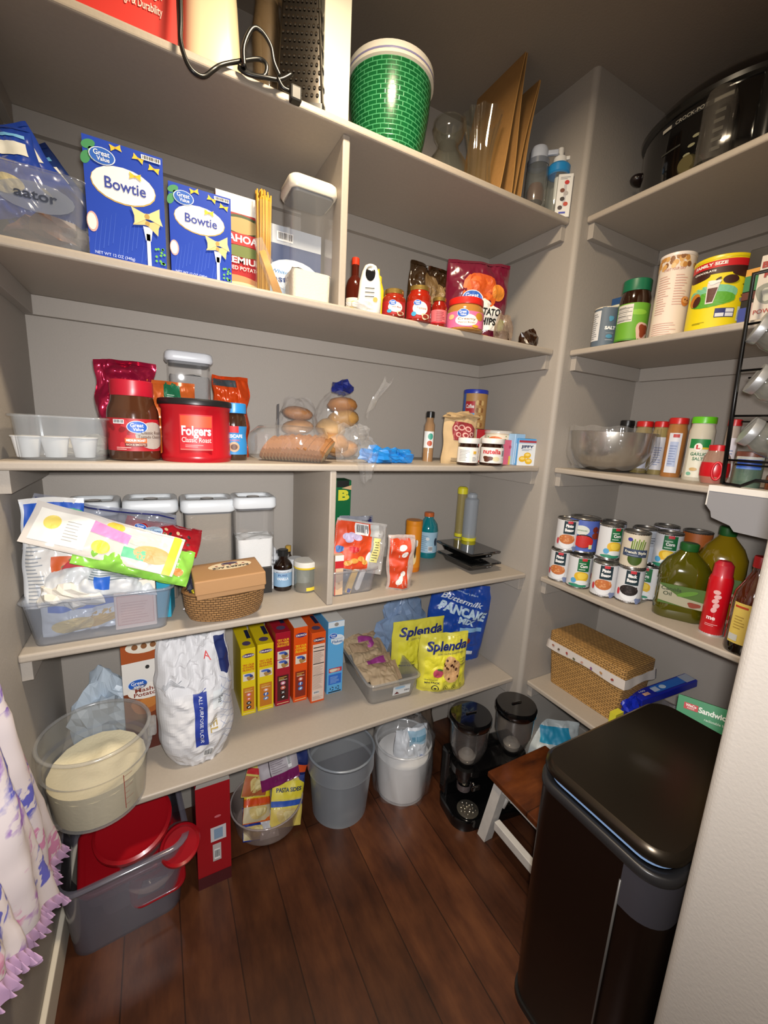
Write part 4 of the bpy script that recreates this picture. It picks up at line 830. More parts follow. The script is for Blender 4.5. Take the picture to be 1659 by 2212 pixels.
m = M(); crumple(m, (.0, .0, .03), (.07, .035, .03), mat('d8d8de', .5), 6, .6, 8); crumple(m, (-.06, -.005, .05), (.018, .02, .018), mat('e8d832', .4), 3, .5, 6, .0); crumple(m, (-.07, .02, .06), (.016, .02, .03), mat('2a2c3c', .4), 8, .5, 6, 0); o = m.obj('cupcake_liners', loc=(bc.x, bc.y+.03, zD+.01)); tag(o, 'pale packets filling the wicker basket under the kraft box', 'packets')
kb = Vector((bc.x+.005, bc.y-.01, zD+.078))
t = thing('kraft_box', 'brown kraft gift box with an oval label lying on the wicker basket', 'box', kb, -.0, tilt=(0, math.radians(-3)))
KB = mat('a87f54', .75, bump=.15, scale=80); m = M(); m.box(-.077, .077, -.045, .075, 0, .026, KB, .002); m.obj('body', t); m = M(); m.box(-.08, .08, -.049, .079, .012, .047, KB, .003); m.obj('lid', t)
m = M(); m.fn = topf(.047); m.ell(.01, .035, .052, .028, 'e6d3b0', 1); m.text("BAKER'S ACE", .01, .023, .016, '3a2c28', .085, 3, rot=PI, bold=.03)
for i in range(5): m.ell(-.022+i*.016, .038, .004, .003, '9c3a34', 3, 5)
m.ell(.01, .05, .02, .008, '4a3c58', 3); m.obj('label_print', t)
loc, rz, r, h = rcan(zD, 570, 603, 1272, 1205)
t = thing('squeeze_bottle', 'white squeeze bottle with a pointed cap beside the kraft box', 'bottle', loc, rz)
m = M(); m.lathe([(0, 0), (r*.95, 0), (r, .004), (r, .085), (r*.85, .1), (r*.5, .106)], mat('dfe1e4', .35), 28); m.obj('body', t)
m = M(); m.lathe([(r*.62, .104), (r*.6, .118), (r*.22, .128), (r*.08, .158), (0, .158)], mat('e9ebee', .35)); m.obj('nozzle_cap', t)
m = M(); m.fn = cylf(r); m.text('and Whisk', -.002, .088, .011, '3a4250', r*1.5, 2); m.rect(-r*1.2, r*1.2, .076, .0775, '3a4250', 1); m.ell(0, .05, .002, .007, 'b06048', 2, 8); m.lines(-r*.5, r*.6, .012, .022, 3, '9aa0a8'); m.obj('label_print', t)
def d_van(m, r, h): m.rect(-r*1.2, r*1.2, h*.12, h*.56, '8fb4d4', 1); m.rect(-r*1.2, r*1.2, h*.48, h*.56, 'dfe6ec', 2); m.text('MADAGASCAR', 0, h*.5, h*.05, '3a4a6a', r*1.4, 3); m.text('VANILLA', 0, h*.33, h*.09, 'f2f6fa', r*1.2, 3, bold=.03); m.text('PURE', 0, h*.42, h*.07, '2a4a8a', r*.9, 3)
loc, rz, r, h = rcan(zD, 590, 631, 1278, 1190)
jar('vanilla_bottle', 'dark brown bottle with a pale blue label beside the squeeze bottle', 'bottle', loc, rz, r, h*.94, [(.94, 0), (1, .03), (1, .62), (.8, .72), (.45, .8), (.45, .9)], mat('1c0d08', .08, coat=.9), '1a1a1a', d_van, lidh=.018, lr=.55)
loc, rz, r, h = rcan(zD, 635, 683, 1282, 1222)
t = thing('spice_jar', 'clear jar with a white lid and yellow band on the fourth shelf', 'jar', loc, rz)
m = M(); m.lathe([(0, .002), (r*.95, .002), (r, .008), (r, h*.84)], clear('9aa096', .35, .08)); m.obj('body', t); m = M(); m.lathe([(0, .003), (r*.9, .003), (r*.9, .014), (0, .016)], mat('7a4a30', .6)); m.obj('contents', t)
m = M(); m.fn = cylf(r); m.rect(r*.1, r*.9, h*.08, h*.2, 'e8cf3a', 2); m.obj('label_print', t)
m = M(); m.lathe([(r*1.04, h*.84), (r*1.06, h*.86), (r*1.06, h*.91)], mat('e8c832', .4)); m.lathe([(r*1.06, h*.91), (r*1.06, h*1.05), (r*.98, h*1.08), (0, h*1.08)], mat('e9e6dc', .4)); m.obj('lid', t)
for i, (px, yy, hh, rr) in enumerate(((665-10, 1.17, .085, .021), (637, 1.2, .088, .022))):
    x = xcol(yy, zD, px); jar('small_jar', ('small frosted jar with a white lid behind the yellow-banded jar', 'farther small frosted jar with a white lid behind the vanilla bottle')[i], 'jar', (x, yy, zD), 0, rr, hh-.02, [(.95, 0), (1, .05), (1, .97)], mat('c4c4c2', .3), 'd4d6d8', None, lidh=.018, lr=1.03, group='small jars behind the vanilla bottle')
for i, (px, yy, hh, c_, l_, lab) in enumerate(((622, 1.235, .118, '2a1c12', 'b8923a', 'tiny dark bottle with a gold cap behind the small jars'), (603, 1.22, .11, 'a8aab0', '585a60', 'tiny grey bottle with a dark cap beside the sugar canister'))):
    x = xcol(yy, zD, px); jar('extract_bottle', lab, 'bottle', (x, yy, zD), 0, .016, hh-.018, [(1, 0), (1, .7), (.5, .85), (.45, .97)], c_, l_, None, lidh=.018, lr=.55)
# the heaped bin at the left end
a = on(zD, 62, 1400); b = on(zD, 390, 1345)
tb = tub('storage_bin', 'clear bin heaped with baking bags at the left end of the fourth shelf', 'bin', Vector((-.118, 1.015, zD)), 0, .272, .24, .1, clear('cfd6e2', .13, .15), tap=.9)
def d_card(m, w, h): m.rect(-w*.44, w*.44, h*.08, h*.7, 'e0a898', 2); m.rect(-w*.42, w*.42, h*.1, h*.68, 'ecc4b4', 3); m.rect(-w*.5, w*.5, h*.8, h, 'efe3d4', 2); m.lines(-w*.35, w*.35, h*.15, h*.6, 8, 'dcae9e', 4)
carton('recipe_card_box', 'pink and cream card standing in the front of the heaped bin', 'card', Vector((-.057, 1.04, zD+.006)), 0, .082, .014, .112, 'ecd2c4', d_card)
carton('teal_box', 'teal box at the right end of the heaped bin', 'box', Vector((.0, 1.07, zD+.006)), math.radians(-10), .03, .06, .125, '2a9cba', lambda m, w, h: m.rect(-w*.2, w*.4, h*.8, h*.95, 'bfe0ea', 2))
def d_ck(m, w, h):
    m.rect(-w*.42, w*.42, h*.5, h*.9, '1e66d0', 2); m.ell(w*.2, h*.24, w*.26, h*.17, 'e6b84a', 3, rot=.2); m.ell(-w*.12, h*.2, w*.26, h*.17, 'efd07a', 4); m.rect(w*.0, w*.4, h*.3, h*.42, 'f4f6fa', 3)
pouch('cookie_bag', 'blue and white biscuit bag with yellow biscuits in the heaped bin', 'bag', (-.155, 1.062, zD+.008), .1, .15, .115, .035, mat('dfe3ea', .25), d_ck, 61, False, .007)
def d_pizza(m, w, h):
    m.rect(-w*.5, w*.5, h*.62, h, '1f58c0', 2); m.ell(w*.3, h*.86, w*.2, h*.05, '3fae7a', 3); m.rect(-w*.1, w*.5, h*.18, h*.46, 'cc5a24', 3); m.rect(-w*.1, w*.5, h*.12, h*.19, '3a1c2a', 3)
    for a_, b_ in ((.1, .36), (.3, .3), (.2, .42), (.0, .27)): m.ell(a_*w, b_*h, w*.06, h*.02, '5a6a24', 4)
    m.lines(-w*.48, -w*.18, h*.05, h*.6, 16, '9aa0a8', 3); m.text('NET WT 12 OZ', w*.1, h*.06, h*.025, '5a5a5a', w*.4, 3); m.rect(-w*.5, -w*.45, 0, h*.99, 'dfe2e6', 4)
pouch('pizza_crust_bag', 'tall white and blue bag with a food picture at the left end', 'bag', (-.196, 1.075, zD+.075), math.radians(12), .12, .225, .04, mat('e4e2de', .25), d_pizza, 62, True, .006, .1, tilt=(-.08, .0))
pouch('candy_bag', 'shiny pink foil bag behind the flat cookie decorating kit', 'bag', (-.15, 1.15, zD+.05), 0, .11, .185, .05, mat('a8466a', .15, .6), None, 63, True, .01)
def d_kit(m, w, h):
    m.rect(-w*.46, -w*.12, h*.12, h*.88, 'f2efe6', 2); m.ell(-w*.36, h*.6, w*.055, h*.17, 'efd86a', 3); m.lines(-w*.27, -w*.17, h*.25, h*.75, 7, '9a9a9a', 4, .2)
    m.poly([(-w*.12, h*.88), (w*.14, h*.75), (w*.14, h*.5), (-w*.12, h*.6)], 'e98ac4', 3); m.ell(-w*.02, h*.3, w*.06, h*.16, 'ecd23a', 4); m.ell(w*.02, h*.86, w*.06, h*.12, 'e4c23a', 2); m.rect(w*.12, w*.28, h*.2, h*.45, '56c08a', 3)
    m.ell(w*.32, h*.4, w*.13, h*.22, 'f0a868', 3); m.ell(w*.24, h*.7, w*.16, h*.16, 'c4e6c0', 2); m.rect(w*.42, w*.48, 0, h, 'e9c81e', 4); m.rect(w*.34, w*.42, h*.05, h*.95, 'f2e6cc', 2)
t = pouch('decorating_kit', 'flat clear bag with a pastel cookie decorating kit lying on top of the heap', 'bag', (-.115, 1.015, zD+.180), math.radians(0), .285, .088, .012, mat('d8d2cc', .2), d_kit, 64, False, .0025)
t.rotation_euler = (math.radians(-28), math.radians(20), math.radians(-6))
t = pouch('zip_bag', 'large clear zip bag with a dark blue zip strip on top of the heap', 'bag', (-.125, 1.09, zD+.165), 0, .28, .12, .04, clear('c8ccda', .16, .1, 1, 30), lambda m, w, h: m.grid(20, 1, lambda a, b: m.fn((a-.5)*w*.96, h*(.9+.03*b), EPS*3), mat('2a2f6a', .3)), 65, False, .009, seal=False)
t.rotation_euler = (math.radians(-20), math.radians(12), math.radians(-4))
def d_choc(m, w, h):
    great_value(m, -w*.3, h*.62, w*.12, 3); m.ell(-w*.14, h*.5, w*.13, h*.2, 'b8d4ea', 3); m.text('Semi-Sweet', -w*.14, h*.5, h*.13, '2a4a8a', w*.22, 5); rn = random.Random(7)
    for i in range(16): m.ell(w*rn.uniform(0, .42), h*rn.uniform(.2, .7), w*.022, h*.06, ('4a2412', 'e0c090', '2a1408')[i % 3], 3, 8, rn.uniform(0, 3), .2)
    m.rect(-w*.45, w*.45, h*.06, h*.14, '7a0f18', 3)
t = pouch('chocolate_chip_bag', 'red bag of semi-sweet chocolate chips lying on the heap', 'bag', (-.005, 1.075, zD+.172), 0, .165, .075, .04, mat('b01a26', .22, coat=.4), d_choc, 66, False, .005)
t.rotation_euler = (math.radians(-40), math.radians(15), math.radians(-4))
t = pouch('candy_melt_bag', 'lime green bag drooping over the right side of the heap', 'bag', (-.06, 1.02, zD+.137), 0, .235, .085, .03, mat('8fcf52', .22, coat=.4), lambda m, w, h: (m.ell(-w*.1, h*.6, w*.12, h*.08, '7a4aa0', 3, rot=-.5), m.lines(-w*.1, w*.3, h*.3, h*.5, 4, '6aa04a', 3), m.ell(w*.36, h*.3, w*.05, h*.1, 'e0883a', 4)), 67, False, .008)
t.rotation_euler = (math.radians(-30), math.radians(22), math.radians(4))
t = pouch('coconut_bag', 'white and grey crinkled bag in the middle of the heap', 'bag', (-.12, 1.035, zD+.095), 0, .2, .085, .05, mat('dcdfe2', .25, coat=.3), lambda m, w, h: (m.lines(-w*.1, w*.35, h*.3, h*.7, 6, '7a8a90', 3), m.rect(-w*.4, -w*.1, h*.6, h*.8, 'd8505a', 3), m.rect(-w*.05, w*.08, h*.1, h*.4, '2a6ad0', 4)), 68, False, .012)
t.rotation_euler = (math.radians(-35), math.radians(8), 0)
m = M(); crumple(m, (0, 0, .03), (.055, .05, .03), mat('e8e2d6', .6), 9, .5, 11); o = m.obj('tissue_wrap', loc=(-.175, 1.06, zD+.07)); tag(o, 'cream crumpled paper at the left end of the heaped bin', 'paper')
# right half of the fourth shelf
loc, W, H = facey(zD, 1.24, 700, 752)
carton('green_box', 'tall dark green box with a yellow letter behind the upright divider', 'box', loc, 0, W, .06, .315, '0f6a3c', lambda m, w, h: (m.text('B', w*.2, h*.84, h*.14, 'e8e23a', w*.45, 3, bold=.06), m.rect(-w*.1, w*.4, h*.93, h, '101814', 3), m.poly([(w*.1, h*.92), (w*.5, h*.95), (w*.5, h*.9)], 'e0b88a', 4)))
pouch('zip_bag', 'grey folded bag with a dark blue strip behind the orange snack bag', 'bag', (xcol(1.17, zD, 765), 1.17, zD), 0, .12, .21, .05, mat('8c8e98', .3), lambda m, w, h: m.rect(w*.3, w*.44, h*.8, h*.99, '1f2464', 3), 71, True, .009)
a = on(zD, 735, 1290); b = on(zD, 862, 1268)
tb = tub('storage_bin', 'clear bin of snack bags beside the upright divider', 'bin', Vector((.495, 1.045, zD)), 0, .155, .19, .075, clear('dcdce0', .12, .15), tap=.9)
def d_ann(m, w, h):
    m.rect(-w*.5, w*.18, h*.03, h*.97, 'd9481c', 1); m.rect(w*.22, w*.36, h*.22, h*.7, 'e8dc8a', 2); m.lines(w*.24, w*.34, h*.25, h*.66, 8, '6a6a4a', 3); m.bars(-w*.15, w*.1, h*.72, h*.95, l=4); m.rect(w*.14, w*.3, h*.72, h*.96, 'c8c8c4', 2)
    for a_, b_, r_ in ((-.3, .66, .09), (-.2, .7, .07), (-.1, .66, .08), (-.24, .6, .08)): m.ell(a_*w, b_*h, r_*w, r_*w*.7, 'c0b4d8', 3, 14)
    m.ell(-.12*w, .42*h, w*.08, h*.06, 'c8202c', 4, wob=.1); m.ell(-.38*w, .4*h, w*.09, h*.07, '3a6ab0', 4, wob=.15)
    for a_, b_ in ((-.1, .2), (.02, .26), (.1, .2), (-.2, .14)): m.ell(a_*w, b_*h, w*.07, h*.05, 'd8a04a', 4, 12, wob=.1)
t = pouch('cracker_bag', 'orange snack cracker bag with clear edges leaning over the bin', 'bag', (.505, 1.065, zD+.065), 0, .165, .15, .035, clear('e8e4e0', .3, .06, 1, 30), d_ann, 72, False, .006)
t.rotation_euler = (math.radians(-14), math.radians(12), math.radians(-6))
def d_gold(m, w, h):
    m.rect(-w*.42, w*.3, h*.03, h*.95, 'd4431a', 1); rn = random.Random(8)
    for a_, b_ in ((.0, .22), (.1, .3), (-.1, .16), (.05, .78), (.12, .66)): m.ell(a_*w, b_*h, w*.13, h*.045, 'ece6e0', 3, 12, .8)
pouch('cracker_bag', 'second orange bag with white shapes standing at the right of the bin', 'bag', (xcol(1.04, zD, 862), 1.045, zD), math.radians(-16), .08, .17, .03, clear('e8d8d0', .35, .06, 1, 30), d_gold, 73, True, .006, -.1)
carton('red_carton', 'small red and cream carton upright in the snack bin', 'carton', Vector((.447, 1.052, zD+.004)), math.radians(-4), .026, .02, .12, 'd9b896', lambda m, w, h: (m.rect(-w*.5, w*.5, h*.68, h*.86, 'c41f26', 2), m.rect(-w*.5, w*.5, h*.86, h, 'eceae6', 2), m.rect(-w*.5, -w*.4, 0, h*.7, 'b8343a', 2), m.ell(0, h*.3, w*.14, w*.14, 'b89470', 3)), tilt=(0, .0))
t = carton('yellow_packet', 'slim yellow packet leaning in the snack bin', 'packet', Vector((.478, 1.056, zD+.004)), 0, .018, .01, .09, 'e6bd5c', lambda m, w, h: (m.rect(-w*.3, w*.3, h*.02, h*.16, '2a4a9c', 3), m.rect(-w*.5, w*.5, h*.8, h, 'e8e0cc', 2)), tilt=(0, math.radians(20)))
t = thing('white_spatula', 'white rounded stick leaning in the snack bin', 'utensil', (.508, 1.062, zD+.008), 0, tilt=(0, math.radians(20))); m = M(); m.loft([(0, .004, .004, .004), (.006, .009, .005, .004), (.07, .0085, .005, .004), (.105, .007, .004, .003), (.12, .004, .003, .002)], mat('e8e8ea', .35)); m.obj('handle', t)
def d_or(m, r, h): m.rect(-r*1.3, r*1.3, h*.1, h*.98, 'e08a14', 1); m.ell(r*.3, h*.6, r*.3, h*.1, 'ece6dc', 2, wob=.2); m.ell(r*.1, h*.3, r*.4, h*.14, 'ead29a', 2); m.ell(r*.3, h*.5, r*.12, h*.2, '2a2018', 3)
loc, rz, r, h = cyly(zD, 1.18, 871, 906, 1122)
jar('snack_tub', 'orange tub behind the teal drink bottle', 'tub', loc, rz, r, h-.018, [(.95, 0), (1, .03), (1, .97)], mat('d97a14', .4), 'd9861c', d_or, lidh=.018, lr=1.02, glassy=False)
def d_gat(m, r, h): m.rect(-r*1.4, r*1.4, h*.14, h*.64, 'a8cbe0', 1); m.lines(-r*.7, r*.1, h*.2, h*.58, 8, '7a9cb8', 2); m.bars(r*.1, r*.55, h*.18, h*.3, l=4); m.ell(r*.9, h*.4, r*.2, h*.1, '3a4a5c', 2); m.ell(0, h*.48, r*.18, h*.04, 'e8eef2', 3)
loc, rz, r, h = rcan(zD, 899, 942, 1207, 1108)
jar('sports_drink_bottle', 'teal sports drink bottle with an orange cap', 'bottle', loc, rz, r, h*.9, [(.9, 0), (.97, .03), (1, .2), (.9, .4), (.97, .58), (1, .66), (.85, .82), (.45, .95), (.43, 1)], mat('0e7a84', .1, coat=.8), 'c8642c', d_gat, lidh=.016, lr=.48)
# kitchen scales, one on the other
SC = mat('0d0d0e', .18, coat=.6)
a = on(zD, 945, 1190); b = on(zD, 1010, 1222); 
sb = Vector((1.01, 1.158, zD))
for i, (dx, dy, dz, rz_, lab) in enumerate(((.004, -.004, 0, .0, 'lower of the two black kitchen scales'), (0, 0, .0405, .0, 'upper of the two black kitchen scales, under the yellow-capped bottles'))):
    t = thing('kitchen_scale', lab, 'scale', sb+Vector((dx, dy, dz)), rz_, 'stacked black kitchen scales')
    m = M(); m.loft([(.002, .045, .06, .01), (.008, .055, .075, .012), (.024, .06, .085, .01), (.028, .066, .098, .008)], SC); m.obj('body', t)
    m = M(); m.box(-.07, .07, -.102, .102, .028, .036, mat('1a1b1c', .06, coat=1), .003); m.obj('glass_platform', t)
    for sx in (-1, 1):
        for sy in (-1, 1): m = M(); m.lathe([(0, 0), (.008, 0), (.008, .003), (0, .003)], '080808', 12, sx*.032, sy*.045); m.obj('foot', t)
    m = M(); m.text('UNITS  TARE', .05, -.0755 if 0 else .0, .004, 'b8b8b8', .03, 2) if 0 else m.add([(.01+.014*k+x, -.0905, .018+z) for k in range(2) for x, z in ((0, 0), (.009, 0), (.009, .003), (0, .003))], [(0, 1, 2, 3), (4, 5, 6, 7)], '8a8a8c'); m.obj('button', t)
zt = zD+.0405+.0365
for i, (l_, r_, b_, tp, col, bc_, lab) in enumerate(((988, 1008, 1162, 1056, clear('b8a868', .4, .15), 'e6dc2a', 'yellowish cooking spray bottle with a yellow cap on the scales, the farther one'), (1007, 1037, 1172, 1070, clear('b4bcc4', .4, .15), 'e6dc2a', 'clear grey bottle with a yellow base on the scales, the nearer one'))):
    p = on(zt, (l_+r_)/2, b_-2); w_ = (on(zt, l_, b_)-on(zt, r_, b_)).length; rr = w_/2; H = hz(p.x, p.y, tp)-zt
    t = thing('slim_bottle', lab, 'bottle', (p.x, p.y+rr, zt), 0); m = M(); m.lathe([(0, .012), (rr*.96, .012), (rr*.96, H-.02), (rr*.6, H-.01), (0, H-.01)], col); m.obj('body', t); m = M(); m.lathe([(0, 0), (rr, 0), (rr, .013), (0, .013)], mat(bc_, .4)); m.obj('base', t)
    m = M()
    if i == 0: m.lathe([(rr*1.02, H-.022), (rr*1.02, H), (rr*.7, H+.006), (0, H+.006)], mat(bc_, .4)); m.box(0, rr*1.1, -.005, .005, H-.012, H-.002, mat(bc_, .4), .002)
    else: m.lathe([(rr*.7, H-.012), (rr*.7, H), (rr*.4, H+.006), (0, H+.006)], clear('c4ccd4', .4, .1))
    m.obj('cap', t)
# ---------------------------------------------------------------- lowest shelf of the long run
m = M(); crumple(m, (0, 0, .085), (.075, .055, .1), mat('c9d8e6', .3, coat=.3), 2, .55, 13, rough=.3); o = m.obj('plastic_bag', loc=(-.155, 1.27, zE)); tag(o, 'crumpled pale blue plastic bag behind the flour bucket', 'bag')
m = M(); m.box(-.04, .05, -.03, .03, 0, .11, mat('0d0d0d', .4), .01); m.ell(.03, .06, .01, .03, '8a8a4a', 62, 12); o = m.obj('black_box', loc=(-.06, 1.30, zE)); tag(o, 'black package between the pale plastic bag and the mashed potato box', 'package')
def d_mash(m, w, h):
    m.rect(-w*.5, w*.5, h*.82, h, 'a8501e', 2); m.ell(0, h*.95, w*.4, h*.06, 'e8e0d0', 3); [m.ell(w*u_, h*.95, w*.07, h*.025, '8a5a34', 4, 10) for u_ in (-.2, 0, .2)]
    m.rect(-w*.5, w*.5, h*.55, h*.82, 'e6e2dc', 2); m.ell(w*.05, h*.76, w*.05, h*.018, '2a2a2a', 3, 8); great_value(m, -w*.18, h*.62, w*.36, 4); m.ell(w*.05, h*.55, w*.46, h*.07, 'efe9e0', 5); m.text('Mashed', w*.05, h*.565, h*.05, '8a3a2a', w*.6, 7, bold=.02); m.text('Potatoes', w*.05, h*.525, h*.05, '8a3a2a', w*.66, 7, bold=.02)
    m.ell(w*.05, h*.42, w*.42, h*.08, 'b0622e', 3, wob=.1); m.ell(w*.1, h*.44, w*.26, h*.045, 'c9803c', 4, wob=.2); m.rect(-w*.5, w*.5, 0, h*.3, '5a2416', 2)
loc, rz, W = edge(zE, (285, 1612), (352, 1600)); loc.y = 1.19; H = .30
carton('potato_box', 'tall brown mashed potatoes box between the flour bucket and the flour bag', 'box', Vector((-.052, 1.17, zE)), math.radians(4), .105, .055, .325, '7a3a1c', d_mash)
# flour bucket
t = thing('flour_bucket', 'big clear measuring bucket half full of flour at the left end of the lowest shelf', 'bucket', (-.152, 1.04, zE)); H = .185
BK = clear('d2d2d0', .17, .18)
def bucket(t, r0, r1, H, mt, band=.72):
    m = M(); m.lathe([(0, .004), (r0*.9, .004), (r0, 0), (r0+(r1-r0)*.35, H*.35), (r0+(r1-r0)*band, H*band)], mt, 44); m.lathe([(r0+(r1-r0)*band, H*band), (r1*.985+.004, H*band+.004), (r1+.001, H*.97)], mt, 44); m.obj('body', t)
    m = M(); m.tube([(r1*math.sin(2*PI*k/44), -r1*math.cos(2*PI*k/44), H) for k in range(44)], .0042, mt, 8, True); m.obj('rim', t)
bucket(t, .092, .108, H, BK, .66)
m = M(); m.lathe([(.088, .004), (.098, H*.5)], mat('e2d6b4', .9, bump=.4, scale=120), 44); m.grid(16, 16, lambda a, b: (lambda q, an: (.098*q*math.cos(an), .098*q*math.sin(an), H*.5+.014*noise.noise(Vector((q*math.cos(an)*2.2, q*math.sin(an)*2.2, 4)))*(1-q**4)+.016*q*math.sin(an)))(a, b*2*PI), mat('e8dcb8', .9, bump=.6, scale=160)); m.obj('flour', t)
m = M(); m.fn = cylf(lambda v: .0925+.0155*v/H); m.rect(.058, .0595, .02, H*.62, 'a04438', 1)
for i in range(6): m.rect(.058, .058+(.02 if i % 2 else .012), .03+i*.016, .0308+i*.016, 'a04438', 2)
m.obj('measuring_marks', t)
m = M(); m.tube([(.108*math.sin(a), -.108*math.cos(a)*1.0, H*.82+.02*math.cos(a*2)) for a in [PI*.45+PI*.02*k for k in range(6)]], .004, BK); m.box(.104, .122, -.02, .02, H*.78, H*.95, BK, .004); m.obj('handle_lug', t)
# flour bag
loc, rz, W = edge(zE, (372, 1660), (486, 1655))
def d_flour(m, w, h):
    m.rect(-w*.08, w*.08, h*.18, h*.62, '2a3f9c', 3); m.text('ALL PURPOSE FLOUR', 0, h*.4, w*.06, 'e8ecf4', h*.4, 6, rot=-PI/2, bold=.0); m.text('VEL', w*.16, h*.33, w*.14, 'b8a05a', h*.12, 5, rot=-PI/2, bold=.01)
    m.bars(w*.02, w*.16, h*.06, h*.13, l=5); m.rect(w*.16, w*.3, h*.45, h*.6, 'e0e6ea', 3); m.text('25oz', w*.26, h*.52, w*.08, '3a3a3a', h*.08, 6, rot=-PI/2); m.lines(-w*.42, -w*.15, h*.67, h*.72, 5, '8a8e94', 3)
    for i in range(9): m.poly([(w*.26, h*(.1+.06*i)), (w*.47, h*(.2+.06*i)), (w*.47, h*(.204+.06*i)), (w*.26, h*(.104+.06*i))], '9aa4c0', 4); m.poly([(w*.26, h*(.2+.06*i)), (w*.47, h*(.1+.06*i)), (w*.47, h*(.104+.06*i)), (w*.26, h*(.204+.06*i))], '9aa4c0', 4)
    m.text('A', w*.15, h*.84, h*.05, 'd83a3a', w*.1, 5); m.rect(w*.3, w*.46, h*.7, h*.97, '1f2f6a', 4)
t = thing('flour_bag', 'large crumpled white and blue paper flour bag on the lowest shelf', 'bag', (loc.x+.005, 1.11, zE), math.radians(5))
FW, FH = .19, .33
def FF(u, v, d):
    a = max(-1, min(1, 2*u/FW)); b = max(0, min(1, v/FH)); sd = Vector((3, 7, 1))
    wd = 1-.32*max(0, (.25-b)/.25)**2-.12*max(0, (b-.68)/.32); bl = .078*(1-abs(a)**2.6)**.5*(1-.25*max(0, (.2-b)/.2))*(1-.72*max(0, (b-.58)/.42)**1.2)
    k = .004 if b < .62 else .012; n_ = abs(noise.noise(Vector((u*26, v*22, 0))+sd))*k*2+noise.noise(Vector((u*60, v*50, 2)))*k
    return (u*wd+noise.noise(Vector((1, v*16, a)))*k, -bl+n_*(1-abs(a)**6)-d+.035*b, v+n_*.6)
PM = mat('dfdfe2', .55); m = M(); m.grid(40, 44, lambda a, b: FF((a-.5)*FW, b*FH, 0), PM, False); m.grid(30, 30, lambda a, b: (lambda p: (p[0], .07*b-p[1]*.8, p[2]))(FF((a-.5)*FW, b*FH, 0)), PM, False); m.obj('bag_body', t)
m = M(); m.fn = FF; d_flour(m, FW, FH); m.obj('front_print', t)
# cereal boxes, spine forward
def d_cer(style):
    def f(m, w, h):
        hi = {'y': 'f0d815', 'r': 'c01a30', 'o': 'ee5a12'}[style[0]]
        txt = {'y': 'c8641a', 'r': 'f0b020', 'o': 'f4c020'}[style[0]]
        if style != 'on':
            if style[0] != 'r': m.ell(0, h*.9, w*.42, h*.03, '4a2a6a', 3); m.text('CRUNCH', 0, h*.9, h*.032, 'f4ece8', w*.76, 5, bold=.04)
            zt_ = .74 if style[0] != 'r' else .88
            for k, s_ in enumerate(('TRY OUR', 'OTHER', 'PRODUCTS!')): m.text(s_, 0, h*(zt_+.02-.037*k), h*.038, txt, w*.8, 4, bold=.05, shear=.1)
            def pic(v): m.rect(-w*.38, w*.4, h*(v-.055), h*(v+.055), 'e8dcc8', 3); m.ell(-w*.05, h*(v+.03), w*.25, h*.018, '4a6ac0', 4); m.ell(w*.1, h*(v-.02), w*.24, h*.03, 'b0884a', 5, wob=.15); m.ell(w*.18, h*(v+.01), w*.12, h*.02, '2c3f7a', 6)
            pic(.58 if style[0] != 'r' else .7)
            if style[0] == 'r': pic(.58)
            bc_ = {'y': 'c87a1c', 'r': '4a1812', 'o': '8a2a12'}[style[0]]
            m.rect(-w*.38, w*.38, h*.07, h*.42, bc_, 3); m.lines(-w*.28, w*.28, h*.37, h*.41, 2, 'e8c050', 4); m.rect(-w*.4, w*.4, h*.03, h*.038, 'f4e0a0', 4); m.rect(-w*.28, w*.28, h*.355, h*.361, 'f4e8c0', 4)
            ic = {'y1': ('e07080', 'e06a50', '14110f', '14110f'), 'y2': ('e0906a', '3a64b0', '6a86b8'), 'r': ('d87a98', 'e0705a', '14110f', '14110f'), 'o': ('e0705a', '3a64b0', '4a86c8')}[style]
            for k, c_ in enumerate(ic):
                v = .315-.065*k; m.ell(0, h*v, w*.17, h*.026, c_, 5, 14)
                if k == 0: m.ell(0, h*v, w*.09, h*.014, 'f4f0ec', 6, 12)
                elif style in ('y2', 'o') and k == 1: m.text('f', 0, h*v, h*.05, 'ffffff', w*.12, 6, bold=.04)
                elif len(ic) == 4 and k == 2: m.text('X', 0, h*v, h*.034, 'ffffff', w*.2, 6, bold=.03)
                elif k >= 2: m.ell(w*.01, h*v, w*.09, h*.01, 'ffffff', 6, 10, .5)
                else: m.ell(0, h*v, w*.07, h*.01, 'f8f0ec', 6, 10)
        else:
            m.ell(0, h*.9, w*.42, h*.03, '4a1a3a', 3); m.text('CRUNCH', 0, h*.9, h*.034, 'f4ece8', w*.76, 5, bold=.04)
            m.rect(-w*.42, w*.44, h*.03, h*.84, 'e6cdbc', 2)
            for v, q in ((.79, 1), (.74, 1), (.56, 1), (.4, .4)): m.rect(-w*.38, w*.4, h*v, h*(v+.012*q), '2a2220', 4)
            m.lines(-w*.38, w*.4, h*.58, h*.73, 12, '8a7468', 3, .3, 4); m.lines(-w*.38, w*.38, h*.2, h*.54, 22, 'a08a7c', 3, .3, 6); m.bars(-w*.35, w*.1, h*.13, h*.17, l=4); m.lines(-w*.38, w*.4, h*.05, h*.1, 5, 'a08a7c', 3, .3, 9)
    return f
